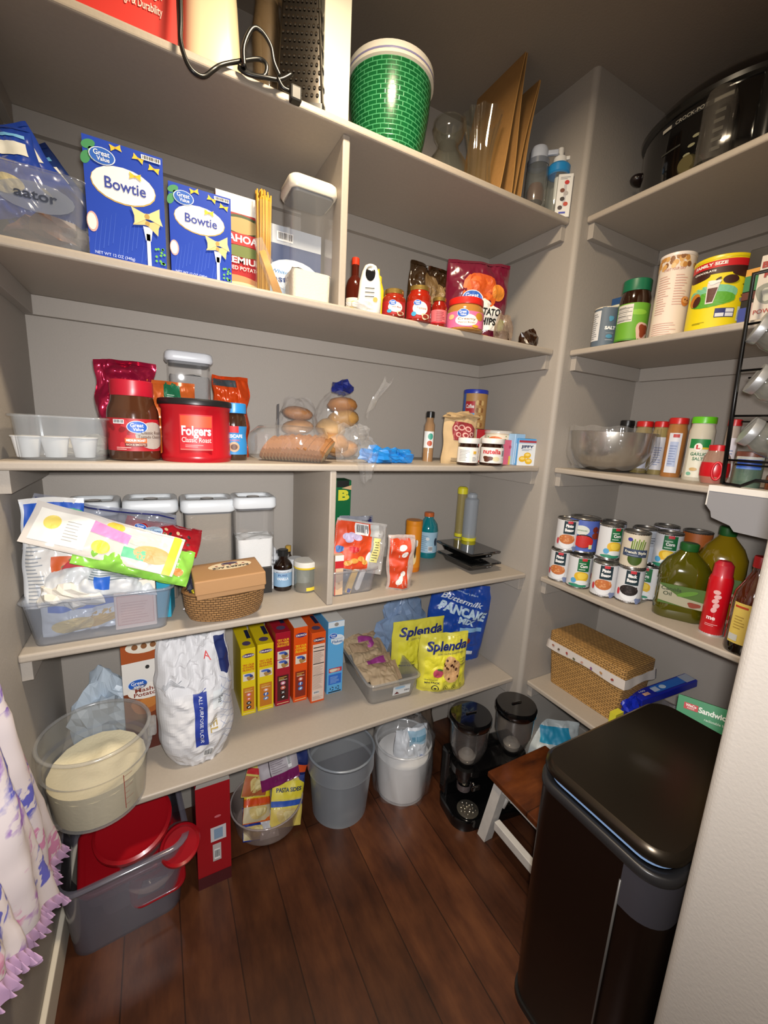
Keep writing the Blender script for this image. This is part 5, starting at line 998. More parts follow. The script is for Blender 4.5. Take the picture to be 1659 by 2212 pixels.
def d_flk(m, w, h):
    m.rect(-w*.5, w*.5, h*.92, h, 'dfe8ee', 2); m.ell(0, h*.96, w*.14, h*.025, '9a948c', 3, 10); m.ell(w*.1, h*.75, w*.42, h*.07, 'e6eef4', 3); great_value(m, -w*.2, h*.81, w*.42, 4)
    m.text('Frosted', w*.08, h*.765, h*.035, '8ab0d0', w*.6, 5); m.text('Flakes', w*.08, h*.725, h*.05, '3a6aa0', w*.66, 5, bold=.02); m.rect(-w*.4, w*.42, h*.3, h*.36, 'c8404a', 3); m.ell(-w*.1, h*.33, w*.28, h*.022, 'ecdcc0', 4, wob=.1); m.ell(w*.2, h*.33, w*.1, h*.02, 'e0b0a0', 5)
    m.rect(-w*.4, w*.4, h*.13, h*.27, '2f6fd0', 3); m.lines(-w*.3, w*.3, h*.15, h*.25, 6, '9ac0ec', 4)
    for s_ in (-1, 1):
        for k in range(3): a = k*2*PI/3+.4; m.poly([(s_*w*.18+w*.13*math.cos(a+q), h*.07+w*.13*math.sin(a+q)) for q in (0, .7, 1.3)]+[(s_*w*.18+w*.08*math.cos(a+q), h*.07+w*.08*math.sin(a+q)) for q in (1.3, .7, 0)], '14181c', 4)
    m.rect(-w*.4, w*.4, h*.015, h*.03, '14181c', 4)
CB = [((521, 1546), (554, 1540), 514, 1401, 'e9cf12', 'y1', 'first yellow cereal box from the left, next to the flour bag'), ((556, 1537), (592, 1528), 557, 1391, 'e9cf12', 'y2', 'second yellow cereal box from the left, beside the dark red one'),
      ((594, 1527), (627, 1518), 598, 1366, 'a8142a', 'r', 'dark red cereal box between the yellow and orange ones'), ((632, 1517), (664, 1512), 637, 1355, 'e85510', 'o', 'orange cereal box with a white top, beside the dark red one'),
      ((669, 1517), (702, 1515), 678, 1366, 'e4581a', 'on', 'orange cereal box with its nutrition panel facing forward'), ((703, 1497), (741, 1495), 718, 1342, '63b2e8', 'f', 'sky blue frosted flakes cereal box at the right of the row')]
for l_, r_, tx, ty, col, st, lab in CB:
    loc, rz, W = edge(zE, l_, r_); h = hz(loc.x, loc.y, ty)-zE; h = min(h, .40); rz = 0
    dp = min(.16, YB-.003-loc.y-.002)
    t = carton('cereal_box', lab, 'box', loc, rz, W*.95, dp, h, col, d_cer(st) if st != 'f' else d_flk, group='cereal boxes on the lowest shelf', top='f0ece4' if st in ('o', 'f') else None)
    if st not in ('o', 'f'): m = M(); m.fn = topf(h); m.ell(0, .03, W*.28, .014, '5a4a6a', 4); m.rect(W*.15, W*.42, .06, .12, '1c2244', 4); m.obj('top_print', t)
# bin of brown paper packets
a = on(zE, 790, 1515); b = on(zE, 885, 1500); ang = math.atan2(b.y-a.y, b.x-a.x)
tb = tub('storage_bin', 'clear bin of brown paper packets on the lowest shelf', 'bin', Vector((.667, 1.055, zE)), -.06, .19, .285, .082, clear('d2d2d0', .2, .15), tap=.86)
m = M(); m.fn = lambda u, v, d: (u, .016-.012*v/.08-d, v); m.rect(-.005, .06, .022, .058, 'e4e8ea', 2); m.poly([(.0, .026), (.02, .026), (.01, .036)], '6a2a2a', 4); m.bars(.035, .058, .03, .04, l=4); m.ell(.02, .05, .02, .005, 'a0c4e0', 4); m.obj('label_print', tb)
KB2 = 'b09474'
for i in range(9):
    w_, h_ = .1+.03*(i % 3)*.6, .075; y = 1.1+.026*i
    t = pouch('paper_packet', ['foremost brown paper packet in the clear bin', 'brown paper packet second from the front of the clear bin', 'brown paper packet with a magenta patch near the front of the bin', 'plain brown paper packet behind the first magenta patch', 'creased brown paper packet in the middle of the bin', 'brown paper packet before the rear magenta patch', 'brown paper packet with a magenta patch at the back of the bin', 'brown paper packet last but one in the bin', 'rearmost brown paper packet in the clear bin'][i], 'packet', (.667+(.012 if i % 2 else -.01), y, zE+.03+.004*i), math.radians(-8+7*(i % 3)), w_, h_+.02*(i > 4), .02, mat(KB2 if i % 2 else 'bfa684', .75), (lambda m, w, h: (m.rect(-w*.15, w*.4, h*.15, h*.98, 'a03a8a', 2), m.ell(w*.12, h*.55, w*.14, h*.2, 'c870b0', 3))) if i in (2, 6) else None, 80+i, False, .007, group='brown paper packets', tilt=(math.radians(-58), 0), rough=.7, seal=False)
# two yellow sweetener bags
def d_spl(front):
    def f(m, w, h):
        m.poly([(-w*.42, h*.2), (w*.4, h*.22), (w*.36, h*.66), (-w*.4, h*.64)], 'e9e23a', 1)
        m.text('Splenda', w*.03, h*.81, h*.22, '1d2a78', w*.84, 5, shear=.22, bold=.035); m.text('ZERO CALORIE SWEETENER', w*.1, h*.68, h*.035, '3a3a4a', w*.55, 4)
        if front:
            m.ell(w*.12, h*.4, w*.2, h*.2, 'd8ab78', 4, wob=.03); rn = random.Random(3)
            m.ell(w*.1, h*.56, w*.12, h*.08, 'd8ab78', 4)
            for i in range(13): m.ell(w*.12+w*.16*rn.uniform(-1, 1), h*.42+h*.16*rn.uniform(-1, 1), w*.024, h*.022, '4a2416', 6, 7, rn.uniform(0, 3), .2)
            m.ell(-w*.16, h*.36, w*.09, h*.08, 'c8506a', 5); m.ell(-w*.13, h*.43, w*.05, h*.02, '5a7a3a', 6); m.text('TASTES', w*.36, h*.56, h*.03, '2a2a3a', w*.14, 4); m.text('LIKE', w*.36, h*.52, h*.03, '2a2a3a', w*.1, 4); m.text('Sugar!', w*.37, h*.47, h*.045, '2a2a3a', w*.18, 4)
            m.text('GRANULATED', -w*.28, h*.24, h*.03, '2a2a3a', w*.26, 4); m.text('MINI PACK', -w*.26, h*.19, h*.04, '2a2a3a', w*.28, 4, bold=.03)
            for k, (u, r_) in enumerate(((-.2, .062), (-.0, .045), (.17, .045), (.33, .035))): m.ell(w*u, h*.1, w*r_, w*r_, '2a2a24', 4, 14); m.ell(w*u, h*.1, w*r_*.78, w*r_*.78, 'dcd640', 5, 14); m.ell(w*u, h*.1, w*r_*.4, w*r_*.3, '2a2a24', 6, 8)
        else: m.text('MINI PACK', -w*.25, h*.2, h*.045, '2a2a3a', w*.3, 4, bold=.03); m.text('GRANULATED', -w*.25, h*.26, h*.03, '2a2a3a', w*.26, 4)
    return f
SY = mat('e4dc4e', .35)
pouch('sweetener_bag', 'front yellow sweetener bag with the big cookie picture', 'bag', (.868, 1.075, zE), math.radians(-14), .185, .205, .085, SY, d_spl(True), 101, True, .005, .03, group='yellow sweetener bags')
pouch('sweetener_bag', 'rear yellow sweetener bag half hidden behind the front one', 'bag', (.845, 1.205, zE), math.radians(-6), .215, .205, .07, SY, d_spl(False), 102, True, .004, .0, group='yellow sweetener bags')
def d_pan(m, w, h):
    m.text("Member's Mark", w*.05, h*.9, h*.035, 'b8d0f0', w*.4, 4, rot=-.2); m.ell(-w*.22, h*.93, w*.04, h*.03, 'b8d0f0', 4, 6); m.text('Buttermilk', -w*.02, h*.8, h*.1, 'dfe8f4', w*.7, 4, rot=-.2, shear=.3, bold=.02)
    m.text('PANCAKE', .03*w, h*.66, h*.15, 'c4ddf0', w*.8, 4, rot=-.2, bold=.05); m.text('MIX', w*.1, h*.54, h*.1, 'c4ddf0', w*.3, 4, rot=-.2, bold=.05)
    m.ell(-w*.05, h*.22, w*.22, h*.13, 'b8642c', 3, wob=.1); m.ell(-w*.1, h*.14, w*.22, h*.09, 'd08a48', 4); m.ell(w*.1, h*.3, w*.1, h*.06, '8a3018', 5, wob=.1); m.rect(w*.16, w*.28, h*.12, h*.17, 'dfe4ea', 5); m.rect(w*.0, w*.4, h*.42, h*.47, '8ab8e0', 3)
pouch('pancake_mix_bag', 'large blue buttermilk pancake mix bag behind the yellow bags', 'bag', (1.03, 1.225, zE), math.radians(-22), .235, .315, .09, mat('1a48a8', .28, coat=.3), d_pan, 103, True, .006, -.12, tilt=(0, math.radians(6)))
m = M(); crumple(m, (0, 0, .13), (.1, .035, .115), mat('8fa8cc', .25, var=.4, scale=18, coat=.5), 12, .45, 12); o = m.obj('blue_bag', loc=(.835, 1.312, zE)); tag(o, 'crinkled light blue bag behind the rear yellow bag', 'bag')
# ---------------------------------------------------------------- on the floor under the shelves
loc, rz, W = edge(0, (157, 2075), (385, 1930))
TC = clear('a8a4b4', .2, .12)
tt = tub('storage_tote', 'large clear tote full of red-lidded food boxes on the floor', 'tote', Vector((-.110, 1.005, 0)), .10, .27, .30, .215, TC, tap=.9, rr=.04, rim=.012)
RD = mat('a5101c', .3, coat=.3)
def lidbox(label, loc, rz, w, d, h, tilt=None, round_=False, group='red-lidded food boxes'):
    t = thing('food_box', label, 'food box', loc, rz, group, tilt)
    c = (0, 0)
    if round_:
        m = M(); m.lathe([(0, 0), (w*.4, 0), (w*.47, h)], clear('d8c8c8', .16, .1), 32); m.obj('box_body', t); m = M(); m.lathe([(w*.46, h), (w*.5, h+.001), (w*.5, h+.012), (w*.46, h+.016), (w*.4, h+.011), (0, h+.011)], RD, 36); m.obj('lid', t)
    else:
        m = M(); m.loft([(0, w*.42, d*.42, .02), (h, w*.47, d*.47, .025)], clear('d8c8c8', .16, .1)); m.obj('box_body', t); m = M(); m.loft([(h, w*.48, d*.48, .025), (h+.002, w*.5, d*.5, .03), (h+.012, w*.5, d*.5, .03), (h+.015, w*.46, d*.46, .025), (h+.011, w*.42, d*.42, .02)], RD); m.obj('lid', t)
    return t
lidbox('round red-lidded food box lying on top of the tote', (-.09, 1.10, .205), 0, .18, .2, .05, (math.radians(16), math.radians(-6)), True)
lidbox('wide red-lidded food box at the left front of the tote', (-.12, 1.125, .11), .1, .21, .18, .06, (math.radians(12), 0))
lidbox('red-lidded food box standing on edge at the front of the tote', (-.05, 1.075, .1), .1, .13, .1, .03, (math.radians(75), 0))
lidbox('round clear food box tipped at the right of the tote', (-.0, 1.08, .17), 0, .1, .1, .045, (math.radians(60), math.radians(20)), True)
lidbox('lowest red-lidded food box at the bottom of the tote', (-.1, 1.17, .012), .1, .2, .2, .07)
t = thing('glass_bowl', 'clear round bowl leaning beside the round red lid in the tote', 'bowl', (-.06, 1.075, .15), 0, tilt=(math.radians(50), 0)); m = M(); m.lathe([(0, 0), (.03, .002), (.055, .02), (.066, .045), (.068, .05)], clear('ddd0d4', .14, .06), 32); m.obj('bowl_body', t)
m = M(); m.box(-.03, .03, -.002, .002, -.03, .03, mat('9a9694', .6)); o = m.obj('paper_note', loc=(-.06, 1.028, .10)); o.rotation_euler = (.1, .3, .1); tag(o, 'pale square paper showing through the front of the tote', 'paper')
def d_rb(m, w, h): m.rect(-w*.499, w*.499, h*.001, h*.999, 'a40a18', .5); m.rect(-w*.1, w*.36, h*.44, h*.58, 'd8d4d8', 2); m.rect(-w*.0, w*.26, h*.46, h*.56, '8aa4c0', 3); m.rect(-w*.05, w*.2, h*.24, h*.41, 'c4bcbc', 2); m.bars(-w*.01, w*.16, h*.26, h*.36, l=5); m.ell(w*.12, h*.68, w*.1, h*.012, 'd8707a', 3, 12); m.rect(-w*.5, w*.5, 0, h*.12, '4a060e', 2)
loc, rz, W = edge(0, (430, 1925), (500, 1893)); h = .335
t = thing('drink_box', 'tall red cardboard box standing on the floor beside the tote', 'box', loc, 0); m = M(); W = .088
for x0, x1, y0, y1 in ((-W/2, W/2, 0, .002), (-W/2, -W/2+.002, .002, .22), (W/2-.002, W/2, .002, .22), (-W/2, W/2, .22, .222)): m.box(x0, x1, y0, y1, 0, h, mat('a40a18', .35))
m.box(-W/2, W/2, 0, .222, 0, .002, 'a40a18'); m.obj('body', t); m = M(); d_rb(m, W, h); m.obj('front_print', t)
m = M(); m.add([(-W/2, -.0008, h-.001), (W/2, -.0008, h-.001), (W/2-.004, -.006, h+.022), (-W/2+.004, -.006, h+.022)], [(0, 1, 2, 3)], mat('b8b4ac', .7)); m.obj('open_flap', t)
m = M(); crumple(m, (0, 0, .03), (.035, .08, .03), mat('9c9a6a', .4, var=.5, scale=40), 6, .5, 8); o = m.obj('drink_pouches', loc=(loc.x, loc.y+.11, .295)); tag(o, 'green and silver wrappers sticking up out of the tall red box', 'wrappers')
# round bin of noodle packs
t = thing('round_bin', 'low round clear bin of noodle and side-dish packets on the floor', 'bin', (.272, 1.185, 0)); m = M()
for k in (1, .965): m.lathe([(0, .002), (.08*k, .003), (.1*k, .012), (.114*k, .085)], clear('d0bfb8', .22, .12), 40)
m.obj('bin_body', t); m = M(); m.tube([(.115*math.sin(2*PI*k/40), -.115*math.cos(2*PI*k/40), .086) for k in range(40)], .003, clear('d8ccc8', .3, .1), 6, True); m.obj('rim', t)
def d_ns(c1, c2, c3, txt, tc='2a3a5a'):
    def f(m, w, h):
        m.rect(-w*.5, w*.5, h*.02, h*.4, c1, 2); m.ell(0, h*.25, w*.34, h*.16, 'd8c07a', 3, wob=.1); m.ell(w*.05, h*.26, w*.2, h*.1, 'e6d69a', 4, wob=.15); m.rect(-w*.5, w*.5, h*.44, h*.56, c2, 3); m.rect(-w*.5, w*.5, h*.6, h*.96, c3, 2)
        if txt: m.text(txt, 0, h*.78, h*.12, tc, w*.8, 5, bold=.04)
    return f
def noodle(lab, x, y, z, rz, w, h, base, dr, sd, tx=-20, ty=0):
    t = pouch('noodle_packet', lab, 'packet', (x, y, z), 0, w, h, .022, mat(base, .25, coat=.4), dr, sd, False, .004, group='noodle and side-dish packets'); t.rotation_euler = (math.radians(tx), math.radians(ty), math.radians(rz)); return t
noodle('yellow and blue pasta sides packet at the right front of the round bin', .315, 1.115, .02, -4, .105, .135, 'e6d66a', d_ns('e0c860', '2a56b8', 'e9d83a', 'PASTA SIDES'), 111, -32, -78+90)
def d_pur(m, w, h): m.rect(-w*.5, w*.5, h*.3, h*.86, 'b6aeb4', 2); m.lines(-w*.2, w*.22, h*.36, h*.8, 8, '8a7e88', 3); m.rect(-w*.24, -w*.22, h*.3, h*.86, '3a3038', 3); m.bars(w*.24, w*.34, h*.36, h*.8, l=4)
noodle('purple packet with a grey nutrition panel leaning back in the round bin', .31, 1.145, .16, -2, .125, .12, '7e2260', d_pur, 112, -22, -8)
noodle('yellow and magenta packet behind the purple one', .32, 1.215, .2, 2, .13, .14, 'c8a030', d_ns('caa060', 'b01a6a', 'e6c81e', ''), 113, -12, -5)
noodle('yellow packet with a red stripe at the left of the round bin', .222, 1.155, .14, 6, .085, .15, 'd8c86a', d_ns('b8643a', 'c41a24', 'e6cf2a', ''), 114, -22, 24)
noodle('orange packet lying under the red-striped one', .225, 1.125, .07, 6, .09, .11, 'd8641c', d_ns('cfc09a', 'd84a14', 'e6c820', 'RICE'), 115, -42, 20)
noodle('blue and white packet at the front left of the round bin', .22, 1.11, .02, 10, .09, .09, '2a3f9c', d_ns('c4b48a', '1f2f8a', 'd6d6da', ''), 116, -55, 28)
noodle('white packet with a barcode at the front of the round bin', .262, 1.105, .014, 0, .06, .075, 'c8c8cc', lambda m, w, h: m.bars(w*.0, w*.35, h*.2, h*.5, l=4), 117, -60, 8)
noodle('dark blue packet at the right edge of the round bin', .352, 1.19, .06, -40, .08, .2, '16245c', d_ns('3a4a8a', 'd8501c', '20306a', ''), 118, -14, 4)
# clear buckets
t = thing('clear_bucket', 'empty frosted clear bucket on the floor under the shelf', 'bucket', (.513, 1.135, 0)); bucket(t, .094, .112, .235, clear('b8c0c8', .3, .3), .72)
t = thing('clear_bucket', 'bucket of white flour wrapped in a clear plastic bag', 'bucket', (.752, 1.112, 0)); bucket(t, .092, .102, .2, clear('f0f2f4', .25, .2), .8)
m = M(); m.lathe([(0, .006), (.088, .006), (.094, .15), (.05, .165), (0, .17)], mat('f4f2f0', .9), 36); m.obj('flour', t)
m = M()
def wrp(a, b):
    an = a*2*PI; r_ = (.1+.012*math.sin(b*PI)+.006*math.sin(an*9+b*6)) if b < .75 else (.104-.075*(b-.75)*4*.8+.012*math.sin(an*5)); return (r_*math.sin(an), -r_*math.cos(an), .002+.31*b+.014*math.sin(an*3)*b)
m.grid(56, 18, wrp, FILM, True); o = m.obj('plastic_bag', loc=(.752, 1.112, 0)); tag(o, 'clear plastic bag pulled up around the bucket of white flour', 'bag')
pouch('flour_bag', 'white and blue bag with a round blue logo inside the wrapped bucket', 'bag', (.762, 1.085, .13), math.radians(-8), .12, .13, .07, mat('dfe4ea', .35), lambda m, w, h: (m.rect(-w*.1, w*.4, h*.6, h*.95, '9ac4dc', 2), m.rect(w*.0, w*.4, h*.66, h*.8, '4a98b8', 3), great_value(m, w*.3, h*.14, w*.28, 4)), 121, True, .008)
m = M(); crumple(m, (0, 0, .12), (.05, .05, .13), clear('6a5a4c', .5, .1, 1, 30), 17, .4, 10); o = m.obj('dark_bag', loc=(.89, 1.2, 0)); tag(o, 'dark see-through bag behind the cereal dispenser', 'bag')
# cereal dispenser
BKP = mat('0b0b0c', .12, coat=.7); l1 = on(.372, 1017, 1549); l2 = on(.372, 1115, 1527)
ctr = (l1+l2)/2; ax = (l2-l1); sp = ax.length; rot = math.atan2(ax.y, ax.x)
t = thing('cereal_dispenser', 'black double cereal dispenser with two clear hoppers on the floor', 'dispenser', (ctr.x, ctr.y, 0), rot)
rh = .066
m = M(); m.loft([(0, sp/2+.062, .085, .055, 0, .004), (.032, sp/2+.062, .085, .055, 0, .004), (.036, sp/2+.058, .081, .05, 0, .004)], BKP, 8); m.box(-sp/2-.05, sp/2+.05, .04, .085, .03, .215, BKP, .01); m.loft([(.175, sp/2+.05, .05, .045), (.2, sp/2+.05, .05, .045)], BKP, 8); m.obj('stand', t)
for s_ in (-1, 1):
    cx = s_*sp/2
    m = M(); m.lathe([(.02, .2), (.03, .205), (.052, .24), (.064, .28), (rh, .36)], clear('9a9490', .1, .05), 32, cx, 0); m.lathe([(.0, .205), (.026, .21), (.03, .228), (.02, .24), (0, .244)], mat('b4aca0', .8), 20, cx, 0); m.obj('hopper', t)
    m = M(); m.lathe([(rh*1.02, .355), (rh*1.08, .362), (rh*1.08, .378), (rh*1.02, .386), (0, .388)], BKP, 36, cx, 0); m.box(cx-.02, cx+.02, -.004, .004, .386, .393, BKP, .003); m.obj('lid', t)
    m = M(); m.lathe([(.022, .12), (.03, .135), (.03, .178)], mat('0e0e12', .15, coat=.7), 24, cx, 0); m.lathe([(.024, .095), (.026, .12)], clear('b8a8a8', .2, .06), 20, cx, -.0); sp_ = m.obj('spout', t)
    m = M(); m.tube([(cx, -.03, .155), (cx, -.062, .155)], .007, BKP); m.box(cx-.016, cx+.016, -.072, -.062, .145, .165, BKP, .004); m.obj('dial', sp_)
    m = M(); m.lathe([(.034, .037), (.037, .039), (.037, .042), (.034, .043), (0, .043)], mat('8a8478', .25, .8), 28, cx, -.036); 
    for i in range(16): a = i*2.4; q = .028*math.sqrt((i+.5)/16); m.ell(0, 0, 0, 0, '0b0b0c') if 0 else m.blob((cx+q*math.sin(a), -.036+q*math.cos(a), .0445), (.0032, .0032, .003), mat('e0d8c8', .12, 1), 4)
    m.obj('drip_tray', t)
# step stool
WH = mat('cfcac4', .55, var=.15, scale=40); SW = wood('stool_wood', '3a1a0c', '6a3414', '8a4a20', .3, 2, .3, 'x')
t = thing('step_stool', 'small step stool with a brown wooden top and white legs', 'stool', (1.03, .665, 0))
M().box(-.135, .135, -.165, .165, .222, .242, SW, .004).obj('seat', t)
for sx in (-1, 1):
    for sy in (-1, 1):
        m = M(); b0 = Vector((sx*.128, sy*.152, 0)); t0 = Vector((sx*.105, sy*.125, .222)); q = .017
        m.add([(b0.x+i*q, b0.y+j*q, 0) for i, j in ((-1, -1), (1, -1), (1, 1), (-1, 1))]+[(t0.x+i*q, t0.y+j*q, .2215) for i, j in ((-1, -1), (1, -1), (1, 1), (-1, 1))], [(3, 2, 1, 0), (4, 5, 6, 7), (0, 1, 5, 4), (1, 2, 6, 5), (2, 3, 7, 6), (3, 0, 4, 7)], WH); m.obj('leg', t)
    M().box(sx*.118-.011, sx*.118+.011, -.118, .118, .06, .09, WH, .002).obj('rail', t)
    M().box(sx*.108-.008, sx*.108+.008, -.12, .12, .195, .2215, WH, .002).obj('apron', t)
for sy in (-1, 1):
    m = M(); m.tube([(-.09, sy*.128, .12), (-.06, sy*.127, .17), (0, sy*.126, .195), (.06, sy*.127, .17), (.09, sy*.128, .12)], .01, WH); m.obj('brace', t)
# trash can
TB = mat('3a2a22', .3, .85); TL = mat('4a4238', .28, .9)
t = thing('trash_can', 'tall dark rectangular metal trash can with a closed lid', 'trash can', (.912, .371, 0))
hx, hy = .228, .134
m = M(); m.loft([(.012, hx-.008, hy-.006, .05), (.03, hx-.006, hy-.004, .05), (.585, hx, hy, .05)], TB, 8, cap=(True, False)); m.obj('body', t)
m = M(); m.loft([(0, hx-.003, hy-.001, .05), (.014, hx-.003, hy-.001, .05)], mat('141314', .4), 8); m.obj('base_ring', t)
m = M(); m.loft([(.585, hx+.001, hy+.001, .05), (.588, hx+.003, hy+.003, .052), (.604, hx+.003, hy+.003, .052), (.606, hx, hy, .05), (.606, hx-.012, hy-.012, .045), (.56, hx-.013, hy-.013, .045)], mat('2c2b2c', .35, .3), 8, cap=(False, False)); m.obj('rim', t)
m = M(); m.loft([(.608, hx-.012, hy-.012, .045), (.624, hx-.014, hy-.014, .045)], mat('7f9cc4', .45), 8, cap=(False, False)); m.obj('liner_bag', t)
m = M(); m.loft([(.622, hx-.003, hy-.003, .05), (.628, hx+.001, hy+.001, .052), (.64, hx, hy, .052), (.6465, hx-.008, hy-.008, .046)], TL, 8); m.obj('lid', t)
m = M(); m.tube([(-hx-.0015, -hy+.066, .03), (-hx-.0015, -hy+.066, .55)], .0022, mat('6a6866', .3, .6)); m.obj('seam_rib', t)
m = M(); cp = [(-hx-.0012, -hy+.066)]+[(-hx+.05-.0512*math.cos(a), -hy+.05-.0512*math.sin(a)) for a in [k*PI/2/8 for k in range(9)]]+[(hx-.05, -hy-.0012)]
for z0, z1 in ((.5, .585),): m.add([(x, y, z) for z in (z0, z1) for x, y in cp], [(k, k+1, k+1+len(cp), k+len(cp)) for k in range(len(cp)-1)], mat('3c3a40', .5, .2), True)
m.obj('collar', t)
# bags on the floor behind the stool
pouch('tissue_pack', 'white and light blue pack on the floor behind the step stool', 'pack', (1.33, .90, 0), math.radians(-35), .2, .2, .12, mat('c8d0d0', .4), lambda m, w, h: m.rect(-w*.3, w*.3, h*.6, h*.9, '2a9cc4', 2), 131, True, .006, tilt=(math.radians(-20), 0))
pouch('produce_pack', 'pale pack with a dark green picture beside the light blue pack', 'pack', (1.47, .76, 0), math.radians(-35), .13, .2, .06, mat('b4bdb8', .4), lambda m, w, h: m.rect(-w*.4, w*.0, h*.5, h*.95, '3a4226', 2), 132, True, .006, tilt=(math.radians(-16), 0))
# ---------------------------------------------------------------- right alcove: topmost shelf
CK = mat('0a0a0b', .12, coat=.8)
xk, yk = 1.39, .715
t = thing('slow_cooker', 'large oval black slow cooker with a domed lid on the top right shelf', 'slow cooker', (xk, yk, zA), 0)
X = Matrix.Diagonal((.86, 1.22, 1, 1)); R = .165
m = M(); m.lathe([(0, 0), (R*.86, 0), (R*.93, .015), (R, .06), (R*1.02, .17), (R*1.0, .185)], CK, 56, xf=X); m.obj('housing', t)
m = M(); m.lathe([(R*1.0, .183), (R*1.06, .188), (R*1.07, .198), (R*.98, .204)], mat('1a1a1a', .25, coat=.5), 56, xf=X); m.obj('crock_rim', t)
m = M(); m.lathe([(R*.98, .203), (R*.94, .225), (R*.75, .252), (R*.4, .268), (0, .272)], mat('08080a', .06, coat=1), 56, xf=X); ckl = m.obj('lid', t)
m = M(); m.tube([(0, -.04, .268), (0, -.03, .295), (0, .03, .295), (0, .04, .268)], .009, CK); m.obj('lid_knob', ckl)
for s_ in (-1, 1): m = M(); m.blob((-.03, s_*(R*1.22+.012), .13), (.03, .022, .016), mat('1a0f10', .3, coat=.4), 8); m.obj('side_handle', t)
ckp = lambda u, v, d: (lambda a, q: (-.86*(q+d)*math.cos(a), -1.22*(q+d)*math.sin(a), v))(u/R/1.1, R*(.93+.07*v/.06) if v < .06 else R*(1+.02*(v-.06)/.11))
m = M(); m.fn = ckp; m.rect(-.085, .065, .156, .168, '18181a', 2); m.rect(-.085, -.06, .158, .166, 'b8b4a8', 3); m.rect(.03, .065, .158, .166, 'b8b4a8', 3); m.text('CROCK-POT', -.015, .162, .012, 'a8a498', .07, 4); m.obj('nameplate', t); m = M(); m.fn = ckp; m.rect(-.08, -.03, .1, .104, '3a3a34', 3)
for i in range(5):
    m.rect(.035, .055, .05+.02*i, .058+.02*i, '57554a', 3)
    if i < 4: m.ell(-.02+.008*i, .05+.018*i, .008, .004, '8c8a6c', 3, 8)
m.obj('control_print', t)
kx = Vector((-.86*R*.985, -.0, .035)); m = M(); X2 = Matrix.Translation(kx) @ Matrix.Rotation(-PI/2, 4, 'Y'); m.lathe([(.024, 0), (.022, .02), (.018, .026), (0, .026)], mat('cfc48c', .15, .9), 28, xf=X2)
m.obj('control_knob', t)
# smoky tumbler in front
loc, rz, r, _ = cylx(zA, 1.222, 1502, 1585, None, zA+.05)
t = thing('smoky_glass', 'tall smoky clear tumbler turned upside down before the slow cooker', 'glass', loc, rz); m = M(); SM = clear('8c867e', .13, .06)
r = min(r, .034); m.lathe([(r*1.05, .001), (r*1.02, .06), (r, .13), (r*.8, .155), (0, .157)], SM, 32); m.lathe([(r*.6, .06), (r*.3, .07), (r*.25, .09)], mat('c8bc90', .1, .9), 20) if 0 else None; m.obj('glass_body', t)
loc, rz, r, _ = cylx(zA, 1.25, 1625, 1700, None, zA+.05)
t = thing('dark_canister', 'black glossy canister at the right edge of the top right shelf', 'canister', loc, rz); m = M(); r = min(r, .045); m.lathe([(0, 0), (r, 0), (r, .13), (r*.9, .15)], mat('121212', .2, coat=.4), 32); m.obj('body', t); m = M(); m.lathe([(r*.9, .15), (r*.9, .165), (r*.3, .175), (0, .176)], mat('1c1c1c', .2, .5), 32); m.obj('lid', t)
# ---------------------------------------------------------------- right alcove: second shelf
def d_salt(m, r, h): m.rect(-r*1.5, -r*.45, h*.15, h*.92, 'dcdcdc', 2); m.lines(-r*1.3, -r*.6, h*.2, h*.88, 12, '8a8c90', 3); m.rect(-r*.4, r*1.5, 0, h, '5c6a78', 1); m.text('SALT', r*.42, h*.46, h*.11, 'f2f2f2', r*.9, 3, bold=.05); m.ell(r*.4, h*.7, r*.2, h*.07, '4f90b0', 3, wob=.15); m.rect(r*.1, r*.75, h*.33, h*.335, 'cfd4da', 3); m.ell(r*.4, h*.25, r*.28, h*.05, '4f90b0', 3); m.rect(r*.1, r*.75, h*.15, h*.16, 'cfd4da', 3)
loc, rz, r, h = cylx(zB-.003, 1.235, 1274, 1328, 660)
jar('salt_canister', 'grey-blue round salt carton at the left of the second right shelf', 'canister', loc, rz, r, h-.003, [(1, 0), (1, 1)], mat('5c6a78', .5), 'dcd2c0', d_salt, lidh=.004, lr=1.01, glassy=False)
loc = Vector((1.31, ycol(1.31, zB, 1322), zB-.003))
carton('starch_box', 'small pale box with a dark blue cap behind the salt', 'box', loc, -PI/2, .05, .04, .165, 'e4e2c4', lambda m, w, h: (m.rect(-w*.5, w*.5, h*.88, h, '1f4a7c', 2), m.lines(-w*.4, w*.4, h*.72, h*.86, 4, '4a6a9c', 3)))
def d_dec(m, r, h):
    m.rect(-r*1.5, r*1.5, h*.04, h*.72, '6aa82c', 1); m.rect(-r*1.2, -r*.05, h*.38, h*.7, 'dcd8d0', 2)
    for i in range(4): m.rect(-r*1.15, -r*.1, h*(.41+.075*i), h*(.417+.075*i), '2a2a2a', 3)
    m.lines(-r*1.1, -r*.2, h*.4, h*.68, 9, '8a8680', 3, .25); m.ell(r*.75, h*.2, r*.5, h*.18, 'e0b8a8', 2, wob=.12); m.ell(r*.8, h*.22, r*.34, h*.12, '8a3a1a', 3, wob=.2); m.ell(r*.3, h*.55, r*.6, h*.05, '8cc43c', 1.5) ; m.rect(-r*1.4, r*1.4, h*.04, h*.07, '4a8a20', 2)
loc, rz, r, h = cylx(zB-.003, 1.25, 1324, 1393, 598)
jar('instant_coffee_jar', 'coffee jar with a dark green lid and green label beside the salt', 'jar', loc, rz, r, h-.025, [(.92, 0), (1, .03), (1, .78), (.97, .86), (.86, .97)], mat('2a1408', .1, coat=.8), '0f6a48', d_dec, lidh=.032, lr=.9)
